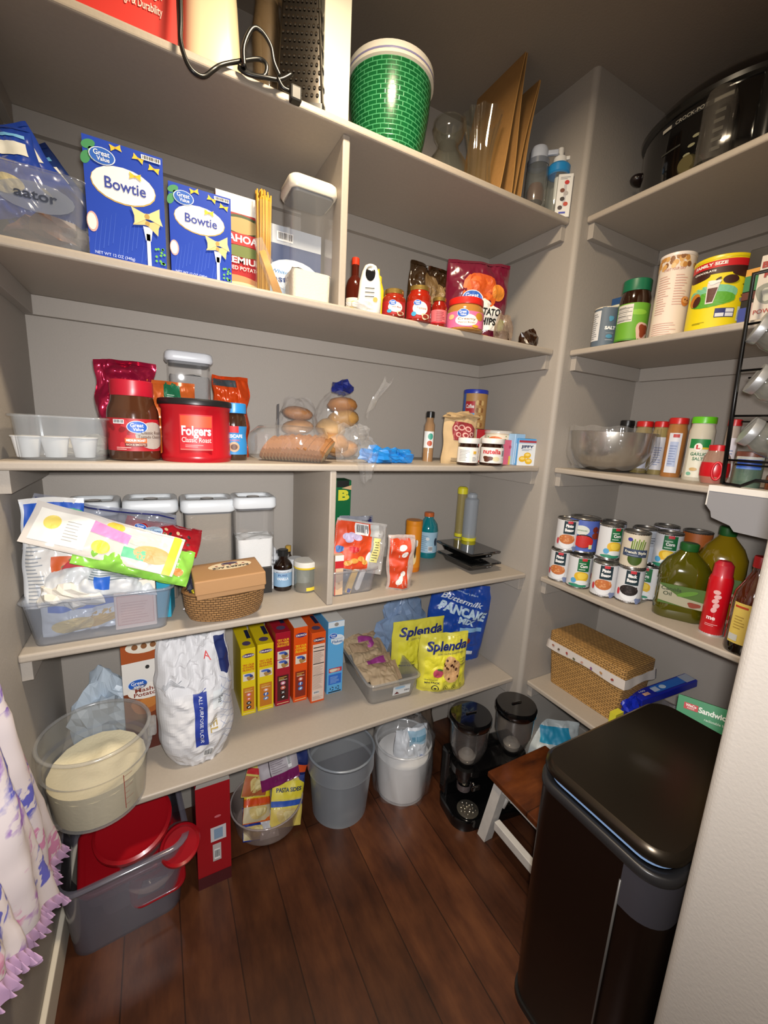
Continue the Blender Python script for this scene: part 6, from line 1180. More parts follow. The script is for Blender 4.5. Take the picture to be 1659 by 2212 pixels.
def d_cook(m, r, h):
    m.rect(-r*1.5, r*1.5, 0, h, 'eadacb', 1); rn = random.Random(9)
    for i in range(34): m.ell(r*rn.uniform(-1.4, 1.4), h*rn.uniform(.86, .99), r*.14, h*.035, ('dba862', 'c48a44', 'e6c088', '8a5a34')[i % 4], 2+.3*(i % 3), 8)
    m.text('START YOUR DAY', -r*.15, h*.83, h*.04, 'c48a7c', r*1.2, 3, bold=.02); m.lines(-r*1.0, -r*.2, h*.3, h*.78, 16, 'd8a898', 3, .25, 3); m.lines(r*.0, r*.7, h*.4, h*.78, 12, 'd8a898', 3, .25, 5); m.lines(-r*1.0, r*.7, h*.04, h*.2, 6, 'd8a898', 3, .25, 7)
    m.ell(r*.8, h*.44, r*.3, h*.06, 'cf7f3a', 3, wob=.05); m.ell(r*.8, h*.455, r*.24, h*.04, 'dfa060', 4); m.ell(r*.72, h*.46, r*.05, h*.01, '5a2a14', 5, 7); m.ell(r*.9, h*.45, r*.05, h*.01, '5a2a14', 5, 7)
loc, rz, r, h = cylx(zB-.003, 1.262, 1399, 1476, 541)
jar('oat_canister', 'tall round cream canister with a cookie picture and white lid', 'canister', loc, rz, r, h-.008, [(1, 0), (1, 1)], mat('eadacb', .45), 'ece2dc', d_cook, lidh=.009, lr=1.03, glassy=False)
def d_nesq(m, r, h):
    m.rect(-r*1.5, r*1.5, 0, h, 'ecd60c', 1); m.rect(-r*1.5, r*1.5, h*.87, h*.97, 'c8101c', 2); m.text('FAMILY SIZE', -r*.5, h*.92, h*.06, 'f4f0ec', r*1.2, 3, bold=.04)
    m.rect(-r*1.5, r*1.5, h*.78, h*.87, '3a140c', 2); m.ell(-r*.9, h*.77, r*.5, h*.06, '3a140c', 2); m.ell(r*.9, h*.78, r*.6, h*.07, '3a140c', 2); m.text('CHOCOLATE', -r*.65, h*.825, h*.035, 'f4f0ec', r*.85, 4, bold=.04)
    m.ell(-r*.3, h*.5, r*.9, h*.13, '7cc49c', 2, wob=.04); m.ell(-r*.3, h*.42, r*.85, h*.11, '5aa82c', 3, wob=.04)
    m.poly([(-r*.42, h*.36), (-r*.16, h*.36), (-r*.02, h*.66), (-r*.44, h*.66)], 'e4dcd8', 4); m.poly([(-r*.38, h*.38), (-r*.18, h*.38), (-r*.08, h*.58), (-r*.4, h*.58)], '5a2a20', 5); m.ell(-r*.22, h*.66, r*.2, h*.03, 'f0ecea', 6, wob=.25); m.ell(-r*.1, h*.7, r*.1, h*.015, '3a1c14', 6, rot=.5)
    m.ell(-r*.85, h*.45, r*.22, h*.1, 'c87a1c', 5, rot=-.4); m.ell(-r*.75, h*.42, r*.14, h*.08, '4a1c10', 6, rot=-.4); m.ell(r*.3, h*.68, r*.26, h*.06, '3a140c', 5)
    for v in (.7, .6, .45): m.rect(r*.75, r*1.0, h*v, h*(v+.02), '7a6a10', 3)
    m.ell(r*.85, h*.4, r*.14, h*.03, '8a8a80', 3, wob=.15); m.rect(-r*.05, r*.6, h*.15, h*.28, '2c3470', 3); m.rect(-r*.02, r*.26, h*.16, h*.21, 'e0e2e8', 4); m.rect(r*.3, r*.57, h*.22, h*.27, 'e0e2e8', 4); m.rect(r*.3, r*.57, h*.16, h*.21, 'e0e2e8', 4); m.rect(r*.72, r*1.0, h*.1, h*.3, 'd4dcc8', 3); m.rect(r*.76, r*.96, h*.12, h*.25, '8a90b4', 4); m.lines(-r*.8, -r*.3, h*.08, h*.11, 2, '5a5a10', 3)
loc, rz, r, h = cylx(zB-.003, 1.262, 1475, 1604, 546)
jar('chocolate_powder_tub', 'big bright yellow chocolate drink powder tub with a red band', 'tub', loc, rz, r, h-.008, [(1, 0), (1, 1)], mat('ecd60c', .4), 'e8d018', d_nesq, lidh=.009, lr=1.02, glassy=False)
def d_blk(m, w, h): m.rect(-w*.5, w*.5, h*.62, h*.75, 'd89a3a', 2); m.rect(-w*.5, w*.5, h*.45, h*.66, '2a7a4a', 3); m.rect(-w*.5, w*.5, h*.35, h*.46, '5a1c12', 3); m.rect(-w*.5, -w*.1, 0, h*.25, '2c3f94', 3); m.rect(-w*.1, w*.3, 0, h*.3, 'c8a8a4', 3)
yy = ycol(1.27, zB, 1617)
carton('cocoa_tin', 'dark cocoa package with green and red bands behind the black wire rack', 'package', Vector((1.245, yy-.012, zB-.003)), -PI/2, .055, .06, .17, '120e0e', d_blk)
yy = ycol(1.225, zB, 1640)
carton('powder_box', 'white sugar packet with red lettering at the right edge of the second shelf', 'packet', Vector((1.215, yy-.03, zB-.003)), -PI/2, .09, .05, .14, 'd8cfc4', lambda m, w, h: (m.text('BAKER', -w*.1, h*.85, h*.12, 'a02a24', w*.7, 3, bold=.05), m.text('RL', -w*.25, h*.7, h*.12, 'a02a24', w*.25, 3, bold=.05), m.ell(-w*.1, h*.42, w*.4, h*.16, '8f9288', 3, wob=.1), m.ell(-w*.2, h*.4, w*.15, h*.1, 'c4c4b8', 4, wob=.2), m.text('POWDERED', -w*.05, h*.14, h*.09, 'a83a2c', w*.8, 4)))
# ---------------------------------------------------------------- right alcove: middle shelf
loc, rz, r, _ = cylx(zCs, 1.325, 1230, 1422, None, zCs+.11)
t = thing('mixing_bowl', 'wide brushed steel mixing bowl wrapped in clear film', 'bowl', loc, rz)
ST = mat('c4beb4', .3, 1); H = .126
m = M(); m.lathe([(0, .002), (r*.3, .001), (r*.55, .008), (r*.8, .035), (r*.93, .07), (r*.97, H), (r*1.01, H+.001)], ST, 56); m.lathe([(r*.96, H), (r*.9, .07), (r*.75, .035), (0, .01)], ST, 48); m.obj('bowl_body', t)
m = M()
def bw(a, b): an = a*2*PI; q = r*(1.04+.012*math.sin(an*17+b*4)+.01*math.sin(an*31)) if b > .3 else r*(.86+.6*b+.02*math.sin(an*23)); return (q*math.sin(an), -q*math.cos(an), .012+(H+.004)*b+.003*math.sin(an*11))
m.grid(110, 8, bw, FILM); m.obj('film_wrap', t)
def sbot(name, label, x, l, r_, H, body, lid, draw, lidh=.018, group=None, sh=.9, glass=True):
    loc, rz, r, _ = cylx(zCs, x, l, r_)
    return jar(name, label, 'bottle', loc, rz, r, H-lidh, [(.95, 0), (1, .03), (1, .86), (sh, .93), (sh*.98, 1)], body, lid, draw, lidh=lidh, lr=sh*1.05, group=group)
def d_sl(c, t_=''):
    def f(m, r, h): m.rect(-r*.8, r*.8, h*.1, h*.78, c, 1); m.lines(-r*.5, r*.5, h*.2, h*.6, 8, '7a86b0', 2); (m.text(t_, 0, h*.7, h*.07, 'b83a3a', r, 3) if t_ else None)
    return f
SPG = 'red-capped spice bottles behind the steel bowl'
sbot('spice_bottle', 'spice bottle with a black cap behind the left of the steel bowl', 1.46, 1324, 1356, .175, mat('1c1a18', .3), '151515', None)
sbot('spice_bottle', 'red-capped spice bottle nearest the black-capped one', 1.42, 1358, 1396, .17, mat('8a7a4a', .2, coat=.5), 'c41c1c', d_sl('c8cce0'), group=SPG)
sbot('spice_bottle', 'second red-capped spice bottle from the left', 1.425, 1395, 1430, .17, mat('9a8a5a', .2, coat=.5), 'c41c1c', d_sl('d4d4dc'), group=SPG)
def d_wh(m, r, h): m.rect(-r*.7, r*.55, h*.08, h*.82, 'd8dae4', 1); m.rect(-r*.3, r*.3, h*.74, h*.8, 'b82a2a', 2); m.rect(-r*.5, r*.3, h*.2, h*.66, 'a8b6d8', 2); m.lines(-r*.45, r*.25, h*.24, h*.62, 8, '7a8ab4', 3)
sbot('spice_bottle', 'red-capped bottle of orange seasoning with a long white label', 1.385, 1424, 1468, .178, mat('a8703c', .2, coat=.5), 'c41c1c', d_wh, group=SPG)
def d_gs(m, r, h): m.rect(-r*.8, r*.8, h*.06, h*.72, 'e0dfcf', 1); m.rect(-r*.8, r*.8, h*.56, h*.72, '14803c', 2); m.rect(r*.0, r*.8, h*.55, h*.58, 'd8b82a', 3); m.ell(-r*.1, h*.58, r*.3, h*.07, 'f0ece4', 3); m.text('L', -r*.1, h*.58, h*.09, 'c41c24', r*.3, 4, bold=.06); m.text('GARLIC', 0, h*.46, h*.075, '1c6a3c', r*1.2, 3, bold=.02, shear=.1); m.text('SALT', 0, h*.38, h*.075, '1c6a3c', r*.8, 3, bold=.02, shear=.1); m.ell(-r*.2, h*.2, r*.3, h*.03, 'c8a870', 3); m.rect(r*.35, r*.65, h*.16, h*.26, '2a2a2a', 3); m.ell(-r*.5, h*.12, r*.2, h*.03, '7ab49c', 3)
sbot('spice_bottle', 'clear bottle of garlic salt with a bright green cap', 1.345, 1470, 1526, .178, mat('c9c4b4', .2, coat=.5), '5fbf1c', d_gs)
sbot('spice_bottle', 'red-capped spice bottle behind the round red jar', 1.40, 1546, 1578, .175, mat('a89c94', .2, coat=.5), 'b81c24', d_sl('d0ccd8'), group=SPG)
loc, rz, r, _ = cylx(zCs, 1.275, 1506, 1570)
t = thing('salsa_pot', 'round clear and red plastic jar with a red lid beside the garlic salt', 'jar', loc, rz); m = M(); m.lathe([(0, 0), (r*.8, 0), (r, .02), (r*1.02, .04), (r*.9, .07), (r*.62, .088)], clear('c8a08c', .35, .08), 32); m.obj('body', t); m = M(); m.lathe([(0, .003), (r*.8, .003), (r*1.0, .02), (r*1.03, .04), (r*.97, .056), (0, .06)], mat('c4101e', .3), 32); m.obj('contents', t)
m = M(); m.lathe([(r*.66, .086), (r*.68, .1), (0, .102)], mat('c4141e', .35), 32); m.obj('lid', t); m = M(); m.tube([(r*.9*math.cos(a)*.35+r*.15, -r*1.02, .035+.022*math.sin(a)) for a in [2*PI*k/20 for k in range(20)]], .003, mat('d01a28', .35), 6, True); m.obj('handle', t)
def d_blue(m, r, h): m.rect(-r*.9, r*.9, h*.55, h*.82, '2a55b8', 2); m.rect(-r*.9, r*.9, h*.55, h*.6, '5a86d8', 3); m.rect(-r*1.1, r*1.1, h*.82, h*.9, 'c8c8c0', 1)
loc, rz, r, _ = cylx(zCs, 1.262, 1576, 1640)
jar('glass_jar', 'greenish glass jar with a blue label behind the foot of the wire rack', 'jar', loc, rz, r, .085, [(.94, 0), (1, .05), (1, .9)], clear('6c8a78', .5, .06), mat('7a4434', .4), d_blue, lidh=.014, lr=1.0)
loc, rz, r, _ = cylx(zCs, 1.235, 1648, 1690)
jar('extract_bottle', 'tiny amber bottle at the right end of the middle right shelf', 'bottle', loc, rz, min(r, .018), .045, [(1, 0), (1, .8), (.6, .95)], mat('6a3410', .15, coat=.6), 'd8c090', None, lidh=.01, lr=.6)
# wire spice rack with tilted jars
WR = mat('08080a', .3, .3); xr = 1.172; y0 = .472
t = thing('wire_rack', 'black wire spice rack standing at the front of the right shelves', 'rack', (xr, y0, zCs+.012)); H = .46
m = M(); m.tube([(0, 0, 0), (.0, .012, H*.5), (.0, .022, H), (.0, -.2, H+.002)], .0048, WR); m.obj('front_frame', t)
m = M(); m.tube([(0, 0, 0), (0, -.035, -.002), (0, -.045, .004), (0, -.06, .014), (0, -.2, .014)], .0035, WR); m.obj('foot_wire', t)
for k, z in enumerate((.055, .155, .255, .355)): 
    m = M(); m.tube([(0, .012*z/H*2*.9, z), (0, -.2, z)], .0026, WR); m.tube([(.05, .012*z/H*2*.9, z-.01), (.05, -.2, z-.01)], .0022, WR); m.tube([(0, -.19, z), (.05, -.19, z-.01)], .0022, WR); m.obj('shelf_wire', t)
AL = mat('d4d8dc', .38, .7)
for i, (px, py, col, lab) in enumerate(((1648, 712, 'd4ccbc', 'topmost tilted glass spice jar with a metal lid in the wire rack'), (1643, 822, 'b8763a', 'second tilted spice jar from the top of the wire rack, orange spice'), (1627, 935, 'e6d8b4', 'third tilted spice jar down the wire rack, half full of cream powder'))):
    p = onx(xr+.012, px, py)
    t = thing('spice_jar', lab, 'jar', p, 0, 'tilted jars in the wire rack'); q = Vector((.5, -.75, -.42)).to_track_quat('Z', 'Y'); t.rotation_euler = q.to_euler(); r = .032
    m = M(); m.lathe([(0, -.014), (r, -.014), (r*1.02, -.012), (r*1.02, 0), (r, .003)], AL, 40, flute=lambda a, z: .01*math.sin(a*30)); m.obj('lid', t)
    m = M(); m.lathe([(r*.92, .0), (r*.92, .008), (r*1.08, .018), (r*1.12, .03), (r*1.12, .075), (r*1.0, .083), (0, .084)], clear('dfe4de', .08, .05), 36); m.obj('glass_body', t)
    m = M(); m.blob((.0, .01, .055), (r*.95, r*.8, .026), mat(col, .8), 8, .15, i); m.obj('contents', t)
p = onx(1.165, 1540, 1110)
t = thing('shelf_bracket', 'white stepped bracket plate clipped on the shelf edge under the wire rack', 'bracket', (1.168, .49, zCs), 0)
m = M(); m.box(-.012, .04, -.22, .0, .001, .006, mat('e4e0da', .4), .001); m.obj('top_plate', t) 
m = M(); pr = [(0, .004), (0, -.042), (-.012, -.056), (-.016, -.07), (-.055, -.082), (-.065, -.094), (-.22, -.1), (-.22, .004)]
n = len(pr); m.add([(-.012, y, z) for y, z in pr]+[(-.008, y, z) for y, z in pr], [tuple(range(n)), tuple(range(2*n-1, n-1, -1))]+[(k, (k+1) % n, (k+1) % n+n, k+n) for k in range(n)], mat('8c8c90', .5)); m.obj('face_plate', t)
m = M(); m.box(-.0135, -.011, -.22, -.002, -.008, .0055, mat('e4e0da', .4)); m.box(-.0135, -.011, -.002, .0005, -.042, .0055, mat('e4e0da', .4)); m.obj('white_edge', t)
# ---------------------------------------------------------------- right alcove: cans
TIN = mat('a9a6a2', .25, .9); CANG = 'food cans on the fourth right shelf'
def lab_can(kind):
    def f(m, r, h):
        base = {'pinto': 'dcdde0', 'black': 'dcdde0', 'corn': 'dcdde0', 'tom': '4f66b8', 'fr': 'd8cdb8', 'plain': 'c4c8d4', 'fruit': 'd4d0da', 'orange': 'b8642a', 'tuna': 'b8bec8', 'gw': 'bcc0d0'}[kind]
        m.rect(-r*1.5, r*1.5, h*.03, h*.96, base, .6, 16)
        if kind in ('pinto', 'black', 'corn'):
            c = '0f6a38' if kind == 'corn' else '16303a'
            m.rect(-r*.35, r*.62, h*.54, h*.93, c, 2); m.rect(-r*.05, r*.36, h*.86, h*.94, 'c8303a', 3)
            if kind == 'corn': m.text('Corn', r*.14, h*.7, h*.12, 'f0f0ec', r*.6, 4, bold=.05); m.lines(-r*.25, r*.55, h*.77, h*.82, 1, 'c4dccc', 4, .5); m.lines(-r*.25, r*.55, h*.59, h*.64, 1, 'c4dccc', 4, .5); m.ell(r*.05, h*.37, r*.6, h*.17, 'e4b82a', 3, wob=.05); m.ell(r*.1, h*.4, r*.4, h*.1, 'f0cf4a', 4, wob=.1); m.ell(r*.1, h*.2, r*.55, h*.07, 'e8ecec', 4); m.ell(-r*.55, h*.25, r*.22, h*.08, '5aa8d8', 5); m.ell(-r*.2, h*.1, r*.8, h*.05, '2a8a6a', 3)
            else:
                m.text('Pinto' if kind == 'pinto' else 'Black', r*.12, h*.79, h*.12, 'f4f4f4', r*.62, 4, bold=.06); m.text('Beans', r*.12, h*.66, h*.12, 'f4f4f4', r*.7, 4, bold=.06)
                m.ell(r*.0, h*.3, r*.66, h*.22, 'eceef2', 3); m.ell(0, h*.38, r*.66, h*.15, 'c8743c' if kind == 'pinto' else '221a1a', 4)
                rn = random.Random(2)
                for i in range(12): m.ell(r*.5*rn.uniform(-1, 1), h*(.38+.1*rn.uniform(-1, 1)), r*.09, h*.025, 'dc9660' if kind == 'pinto' else '3a3030', 5, 7, rn.uniform(0, 3))
                m.ell(r*.8, h*.1, r*.3, h*.08, '7a88b0', 3, wob=.2); m.ell(-r*.75, h*.3, r*.12, h*.1, 'c83a44', 5)
        elif kind == 'tom': m.ell(-r*.25, h*.66, r*.5, h*.14, 'd8dcd4', 2); m.text('Tomatoes', -r*.25, h*.66, h*.07, '4a7a4a', r*.7, 3); m.ell(r*.65, h*.7, r*.2, h*.09, '7a2c1c', 3); m.ell(r*.7, h*.52, r*.26, h*.1, '8a341c', 3); m.ell(-r*.05, h*.35, r*.62, h*.2, '1c1410', 4); m.ell(-r*.05, h*.34, r*.6, h*.18, 'c4201c', 5, wob=.03); m.rect(r*.3, r*.5, h*.14, h*.26, 'dcd8a0', 6); m.rect(r*1.0, r*1.5, h*.03, h*.96, '9a2c24', 2)
        elif kind == 'fr':
            for i in range(7): m.poly([(r*(-.3+.13*i), h*.45), (r*(-.22+.13*i), h*.45), (r*(-.18+.15*i), h*(.78+.05*(i % 2))), (r*(-.27+.15*i), h*(.78+.05*(i % 2)))], ('5a7a1c', '7a9c2c')[i % 2], 3)
            m.ell(r*.1, h*.28, r*.52, h*.18, '3f5a14', 2); m.rect(-r*.85, r*.95, h*.34, h*.55, '3c4a66', 4); m.text('French Style', r*.08, h*.46, h*.1, 'ecead8', r*1.5, 5, bold=.03); m.lines(-r*.5, r*.7, h*.37, h*.4, 1, 'a8b0bc', 5, .5); m.ell(-r*.4, h*.8, r*.18, h*.05, '3a3a98', 4)
        elif kind == 'fruit': m.rect(-r*.5, r*.9, h*.7, h*.85, 'b81c3c', 2); m.ell(0, h*.45, r*.4, h*.2, '2a4aa0', 3, wob=.1); m.ell(-r*.2, h*.25, r*.3, h*.14, 'a81c34', 3)
        elif kind == 'plain' or kind == 'tuna': m.rect(r*.0, r*.8, h*.5, h*.9, 'a4a8b0', 2); m.lines(r*.05, r*.7, h*.6, h*.8, 3, '4a4e58', 3)
        elif kind == 'gw': m.ell(r*.2, h*.2, r*.4, h*.12, '5a6a9c', 3, wob=.2)
        else: m.ell(0, h*.4, r*.5, h*.3, '8a4a1c', 2)
    return f
def can(kind, label, loc, rz, r=.0375, h=.112):
    t = thing('food_can', label, 'can', loc, rz, CANG)
    m = M(); m.lathe([(0, .003), (r*.93, .003), (r*.96, 0), (r*1.0, .002), (r*.985, .005), (r*.97, .008), (r*.97, h-.008), (r*.985, h-.005), (r*1.0, h-.003), (r*.97, h), (r*.93, h-.001), (r*.9, h-.005), (r*.5, h-.0045), (0, h-.005)], TIN, 40); m.obj('tin_body', t)
    m = M(); m.fn = cylf(r*.973); lab_can(kind)(m, r, h); m.obj('label_print', t)
    return t
zD2 = zD-.003
def atb(z, l, r_, by): loc, rz, r = rnd_at(z, l, r_, by); return loc, rz
CANS = [('pinto', 0, 1181, 1231, 1257, 0, -.25, 'lower pinto beans can at the far left of the cans'), ('corn', 0, 1221, 1270, 1271, 0, .2, 'sweet corn can at the front beside the lower left pinto can'),
        ('pinto', 0, 1272, 1324, 1290, 0, .0, 'pinto beans can in the front row between corn and black beans'), ('black', 0, 1325, 1381, 1303, 0, .0, 'black beans can in the front row under the French style can'),
        ('corn', 0, 1366, 1414, 1295, 0, -.35, 'corn can behind the black beans, beside the green oil jug')]
locs = []
for kind, lv, l, r_, by, _, tw, lab in CANS:
    loc, rz = atb(zD2, l, r_, by); can(kind, lab, loc, rz+tw); locs.append(loc)
c1, c2, c3, c4, c5 = locs
back = [('black', c2+Vector((.085, -.02, 0)), 'black beans can hidden in the back row behind the sweet corn can'), ('plain', c3+Vector((.082, -.012, 0)), 'can in the back row behind the front pinto can'), ('plain', c4+Vector((.088, .035, 0)), 'can in the back row behind the black beans can'), ('plain', c5+Vector((.088, .0, 0)), 'can in the back row behind the right-hand corn can'), ('plain', c1+Vector((.085, -.015, 0)), 'can in the back row behind the lower left pinto can')]
for k_, l_, lab in back: can(k_, lab, l_, math.atan2(-l_.x, l_.y))
z2 = Vector((0, 0, .1125))
def up(kind, label, loc, tw=0, r=.0375, h=.112): return can(kind, label, loc, math.atan2(-loc.x, loc.y)+tw, r, h)
up('pinto', 'upper pinto beans can stacked at the far left', c1+z2+Vector((.002, -.008, 0)))
up('tom', 'tall blue tomato can with a bowl of red tomatoes on its label', (c1+back[4][1])/2+z2+Vector((.03, -.055, 0)), .1, .044, .118) if 0 else up('tom', 'big blue tomato can with a bowl of red tomatoes on its label', Vector((c2.x+.045, c2.y+.035, zD2))+z2, .1, .05, .118)
up('gw', 'pale can stacked behind the big blue tomato can', back[0][1]+z2+Vector((.03, -.005, 0)), 0)
up('corn', 'upper corn can stacked behind the front pinto can', Vector((c3.x+.045, c3.y+.03, zD2))+z2, .45)
up('tuna', 'plain silver-topped can stacked behind the French style can', back[2][1]+z2+Vector((.0, -.01, 0)), .2)
up('fr', 'French style green beans can stacked on the black beans can', c4+z2+Vector((-.006, -.001, 0)), 0)
up('fruit', 'fruit can with red and blue label stacked behind the French style can', back[3][1]+z2+Vector((.035, .03, 0)), 0)
up('corn', 'upper corn can beside the green oil jug', c5+z2+Vector((.015, -.035, 0)), .0)
up('orange', 'brown-orange can at the back above the oil jug', back[3][1]+z2+Vector((.04, -.06, 0)), 0, .04, .114)
# oil jugs
OIL = mat('4c4a08', .08, coat=1); OILG = 'green-capped cooking oil jugs'
def jug(label, loc, rz, w, d, H, yellow=False):
    t = thing('oil_jug', label, 'jug', loc, rz, OILG); om = mat('8c7410', .08, coat=1) if yellow else OIL
    m = M(); m.loft([(0, w*.46, d*.46, .03), (.006, w*.5, d*.5, .035), (H*.18, w*.5, d*.5, .04), (H*.2, w*.485, d*.485, .04), (H*.48, w*.485, d*.485, .04), (H*.5, w*.5, d*.5, .045), (H*.66, w*.49, d*.49, .045), (H*.78, w*.38, d*.38, .045), (H*.88, w*.2, d*.22, .03), (H*.92, w*.15, d*.17, .02)], om, 8); m.obj('body', t)
    m = M(); m.lathe([(w*.17, H*.91), (w*.18, H*.93), (w*.18, H), (w*.16, H*1.01), (0, H*1.01)], mat('1c5a24', .4), 28, flute=lambda a, z: .03*math.sin(a*24)); m.obj('cap', t)
    m = M(); m.fn = lambda u, v, dd: (u, -d*.485-.0004-dd, v); L = M()
    m.rect(-w*.42, w*.42, H*.2, H*.47, '4a6a24', 1); m.poly([(-w*.42, H*.24), (w*.1, H*.2), (w*.42, H*.2), (w*.42, H*.3), (-w*.05, H*.33), (-w*.42, H*.45)], 'a8a48c', 2); m.text('Canola', -w*.2, H*.41, H*.07, '2c3a14', w*.38, 4); m.text('Oil', -w*.26, H*.34, H*.07, '2c3a14', w*.16, 4); m.ell(w*.25, H*.25, w*.12, H*.035, '8a3a24', 4, wob=.15); m.ell(w*.1, H*.38, w*.2, H*.03, '5a8a24', 3, rot=.4); m.obj('label_print', t)
    m = M(); m.tube([(0, d*.15, H*.9), (0, d*.36, H*.86), (0, d*.44, H*.72), (0, d*.42, H*.6)], .012, mat('1c5a24', .3, coat=.5)); m.obj('handle', t)
a = on(zD2, 1418, 1328); b = on(zD2, 1515, 1352); c = (a+b)/2
jug('front green-capped jug of cooking oil beside the cans', Vector((1.315, .575, zD2)), math.atan2(-1.3, .575)+.05, .125, .1, .215)
jug('rear green-capped jug of golden cooking oil', Vector((1.45, .545, zD2)), math.atan2(-1.43, .55), .12, .1, .26, True)
loc, rz, r = rnd_at(zD2, 1504, 1560, 1374)
t = thing('spray_can', 'bright red cooking spray can before the oil jugs', 'spray can', loc, rz); r = min(r, .031); RC = mat('c80c1c', .3, coat=.3)
m = M(); m.lathe([(0, .002), (r*.95, .002), (r, .005), (r, .148), (r*.9, .16)], RC, 36); m.lathe([(r*1.01, .0), (r*1.01, .004), (r, .006)], mat('d8d0d0', .3, .5)); m.obj('body', t)
m = M(); m.lathe([(r*.9, .158), (r*.84, .162), (r*.8, .19), (r*.5, .2), (0, .202)], clear('c81c30', .75, .15), 32); m.obj('cap', t)
m = M(); m.fn = cylf(r); 
for k in range(5): m.ell(-r*.1+r*.12*(k % 2), .12-.012*k, r*.3, .006, 'e8b0b0', 2, 10, .3*k)
m.text('me', -r*.2, .05, .016, 'f0d8d8', r*.7, 2, bold=.04); m.lines(-r*.6, r*.5, .028, .036, 2, 'e8b0b0', 2); m.obj('label_print', t)
loc, rz, r = rnd_at(zD2, 1552, 1645, 1419)
t = thing('soy_sauce_bottle', 'large amber bottle with a red cap and yellow label beside the door wall', 'bottle', loc, rz); r = min(r, .058)
m = M(); m.lathe([(0, .002), (r*.93, .002), (r, .008), (r, .03)], mat('100804', .1, coat=.8), 36); m.lathe([(r, .03), (r, .125), (r*.93, .15), (r*.6, .178), (r*.36, .2), (r*.34, .218)], mat('4a1c08', .1, coat=.9), 36); m.obj('body', t)
m = M(); m.lathe([(r*.4, .214), (r*.41, .238), (r*.38, .241), (0, .241)], mat('c81c22', .35), 32, flute=lambda a, z: .02*math.sin(a*26)); m.obj('cap', t)
m = M(); m.fn = cylf(r); m.rect(-r*.9, r*.05, .028, .128, 'd8bc5a', 1); m.rect(r*.25, r*1.3, .028, .12, 'd8bc5a', 1); m.rect(r*.06, r*.22, .03, .115, '1c0c06', 2); m.rect(-r*.8, -r*.1, .116, .121, 'b83a1c', 2); m.lines(-r*.7, -r*.1, .065, .1, 5, 'a88a3a', 2); m.rect(-r*.85, -r*.35, .034, .05, 'c4c4bc', 3); m.obj('label_print', t)
t = thing('dark_jug', 'black jug behind the amber bottle at the right end of the cans shelf', 'jug', (1.43, .40, zD2)); m = M(); m.lathe([(0, .002), (.06, .002), (.066, .02), (.066, .15), (.05, .19), (.025, .225)], mat('0c0a0a', .1, coat=.8), 36); m.obj('body', t); m = M(); m.lathe([(.024, .222), (.026, .245), (0, .247)], '101010', 24); m.obj('cap', t)
# ---------------------------------------------------------------- right alcove: lowest shelf
WK = woven('b98d50', '5c3f1c', .018, .0075, .7, bump=1); ZE = zE
t = thing('wicker_hamper', 'rectangular lidded wicker box with a white printed cloth liner', 'basket', (1.345, .80, ZE), 0)
m = M(); m.loft([(0, .072, .13, .014), (.15, .082, .142, .014)], WK, 3); m.obj('basket_body', t, uvf=uvbox)
m = M(); m.loft([(.164, .085, .146, .014), (.2, .085, .146, .014)], WK, 3); m.obj('lid', t, uvf=uvbox)
LN = mat('d8cfc8', .8, bump=.3, scale=40); m = M()
def ln(a, b): c_ = a*4; k = int(c_) % 4; f_ = c_-int(c_) if a < 1 else 1; k = 3 if a >= 1 else k; co = [(-.086, -.148), (.086, -.148), (.086, .148), (-.086, .148)]; p, q = co[k], co[(k+1) % 4]; x = p[0]+(q[0]-p[0])*f_; y = p[1]+(q[1]-p[1])*f_; w_ = 1+.02*b+.006*math.sin(a*60); return (x*w_, y*w_, .168-.03*b-.004*math.sin(a*34)*b)
m.grid(80, 3, ln, LN); cl_ = m.obj('cloth_liner', t)
m = M(); m.fn = lambda u, v, d: (-.0875-d-.0022, -u, v)
for i, (u, v, c_) in enumerate(((-.12, .155, 'a8705c'), (-.095, .15, '6c5a4a'), (-.06, .153, 'a84a44'), (-.03, .148, '6a6a4a'), (.0, .152, 'c89a8a'), (.035, .149, '8a5a8a'), (.07, .152, 'b88a5a'), (.11, .15, '9c4a3c'))): m.ell(u, v, .006, .004, c_, 3, 8, i, .25)
m.obj('liner_pattern', cl_)
def quad_thing(name, label, cat, zc, pts, th, col, draw=None, W=.1, Hh=.05, group=None): pass
p = on(.50, 1375, 1505); q = on(.535, 1495, 1462); d = Vector((q.x-p.x, q.y-p.y, .035)); L = d.length
t = thing('film_box', 'long blue wrap box lying tilted behind the trash can', 'box', Vector((p.x, p.y, .50))); t.rotation_euler = d.to_track_quat('X', 'Z').to_euler()
m = M(); m.box(0, L, -.02, .025, -.026, 0, mat('16249c', .35), .003); m.obj('body', t); m = M(); m.fn = lambda u, v, dd: (u, v, dd+.0003); m.rect(L*.3, L*.85, -.012, .018, '1f6ac8', 1); m.rect(L*.82, L*.98, -.015, .02, 'a8b0c0', 2); m.rect(L*.28, L*.38, -.008, .012, 'b8c8e0', 3); m.ell(L*.46, .002, L*.05, .009, 'c4d8ec', 3); m.rect(L*.1, L*.2, -.01, .002, 'd8a890', 3); m.text('100', L*.14, .01, .009, 'e0e0e8', L*.1, 3); m.obj('top_print', t)
m = M(); crumple(m, (0, 0, .045), (.09, .1, .05), clear('8c8680', .55, .2, 1, 30), 22, .45, 12); o = m.obj('plastic_bag', loc=(1.40, .50, ZE)); tag(o, 'greyish see-through plastic bag heaped behind the green box', 'bag')
m = M(); crumple(m, (0, 0, .0), (.03, .02, .03), mat('142ab0', .3), 4, .6, 9, -1); o = m.obj('blue_ties', loc=(on(.48, 1362, 1522).x, on(.48, 1362, 1522).y, .475)); tag(o, 'bright blue plastic drawstring beside the wicker box', 'bag tie')
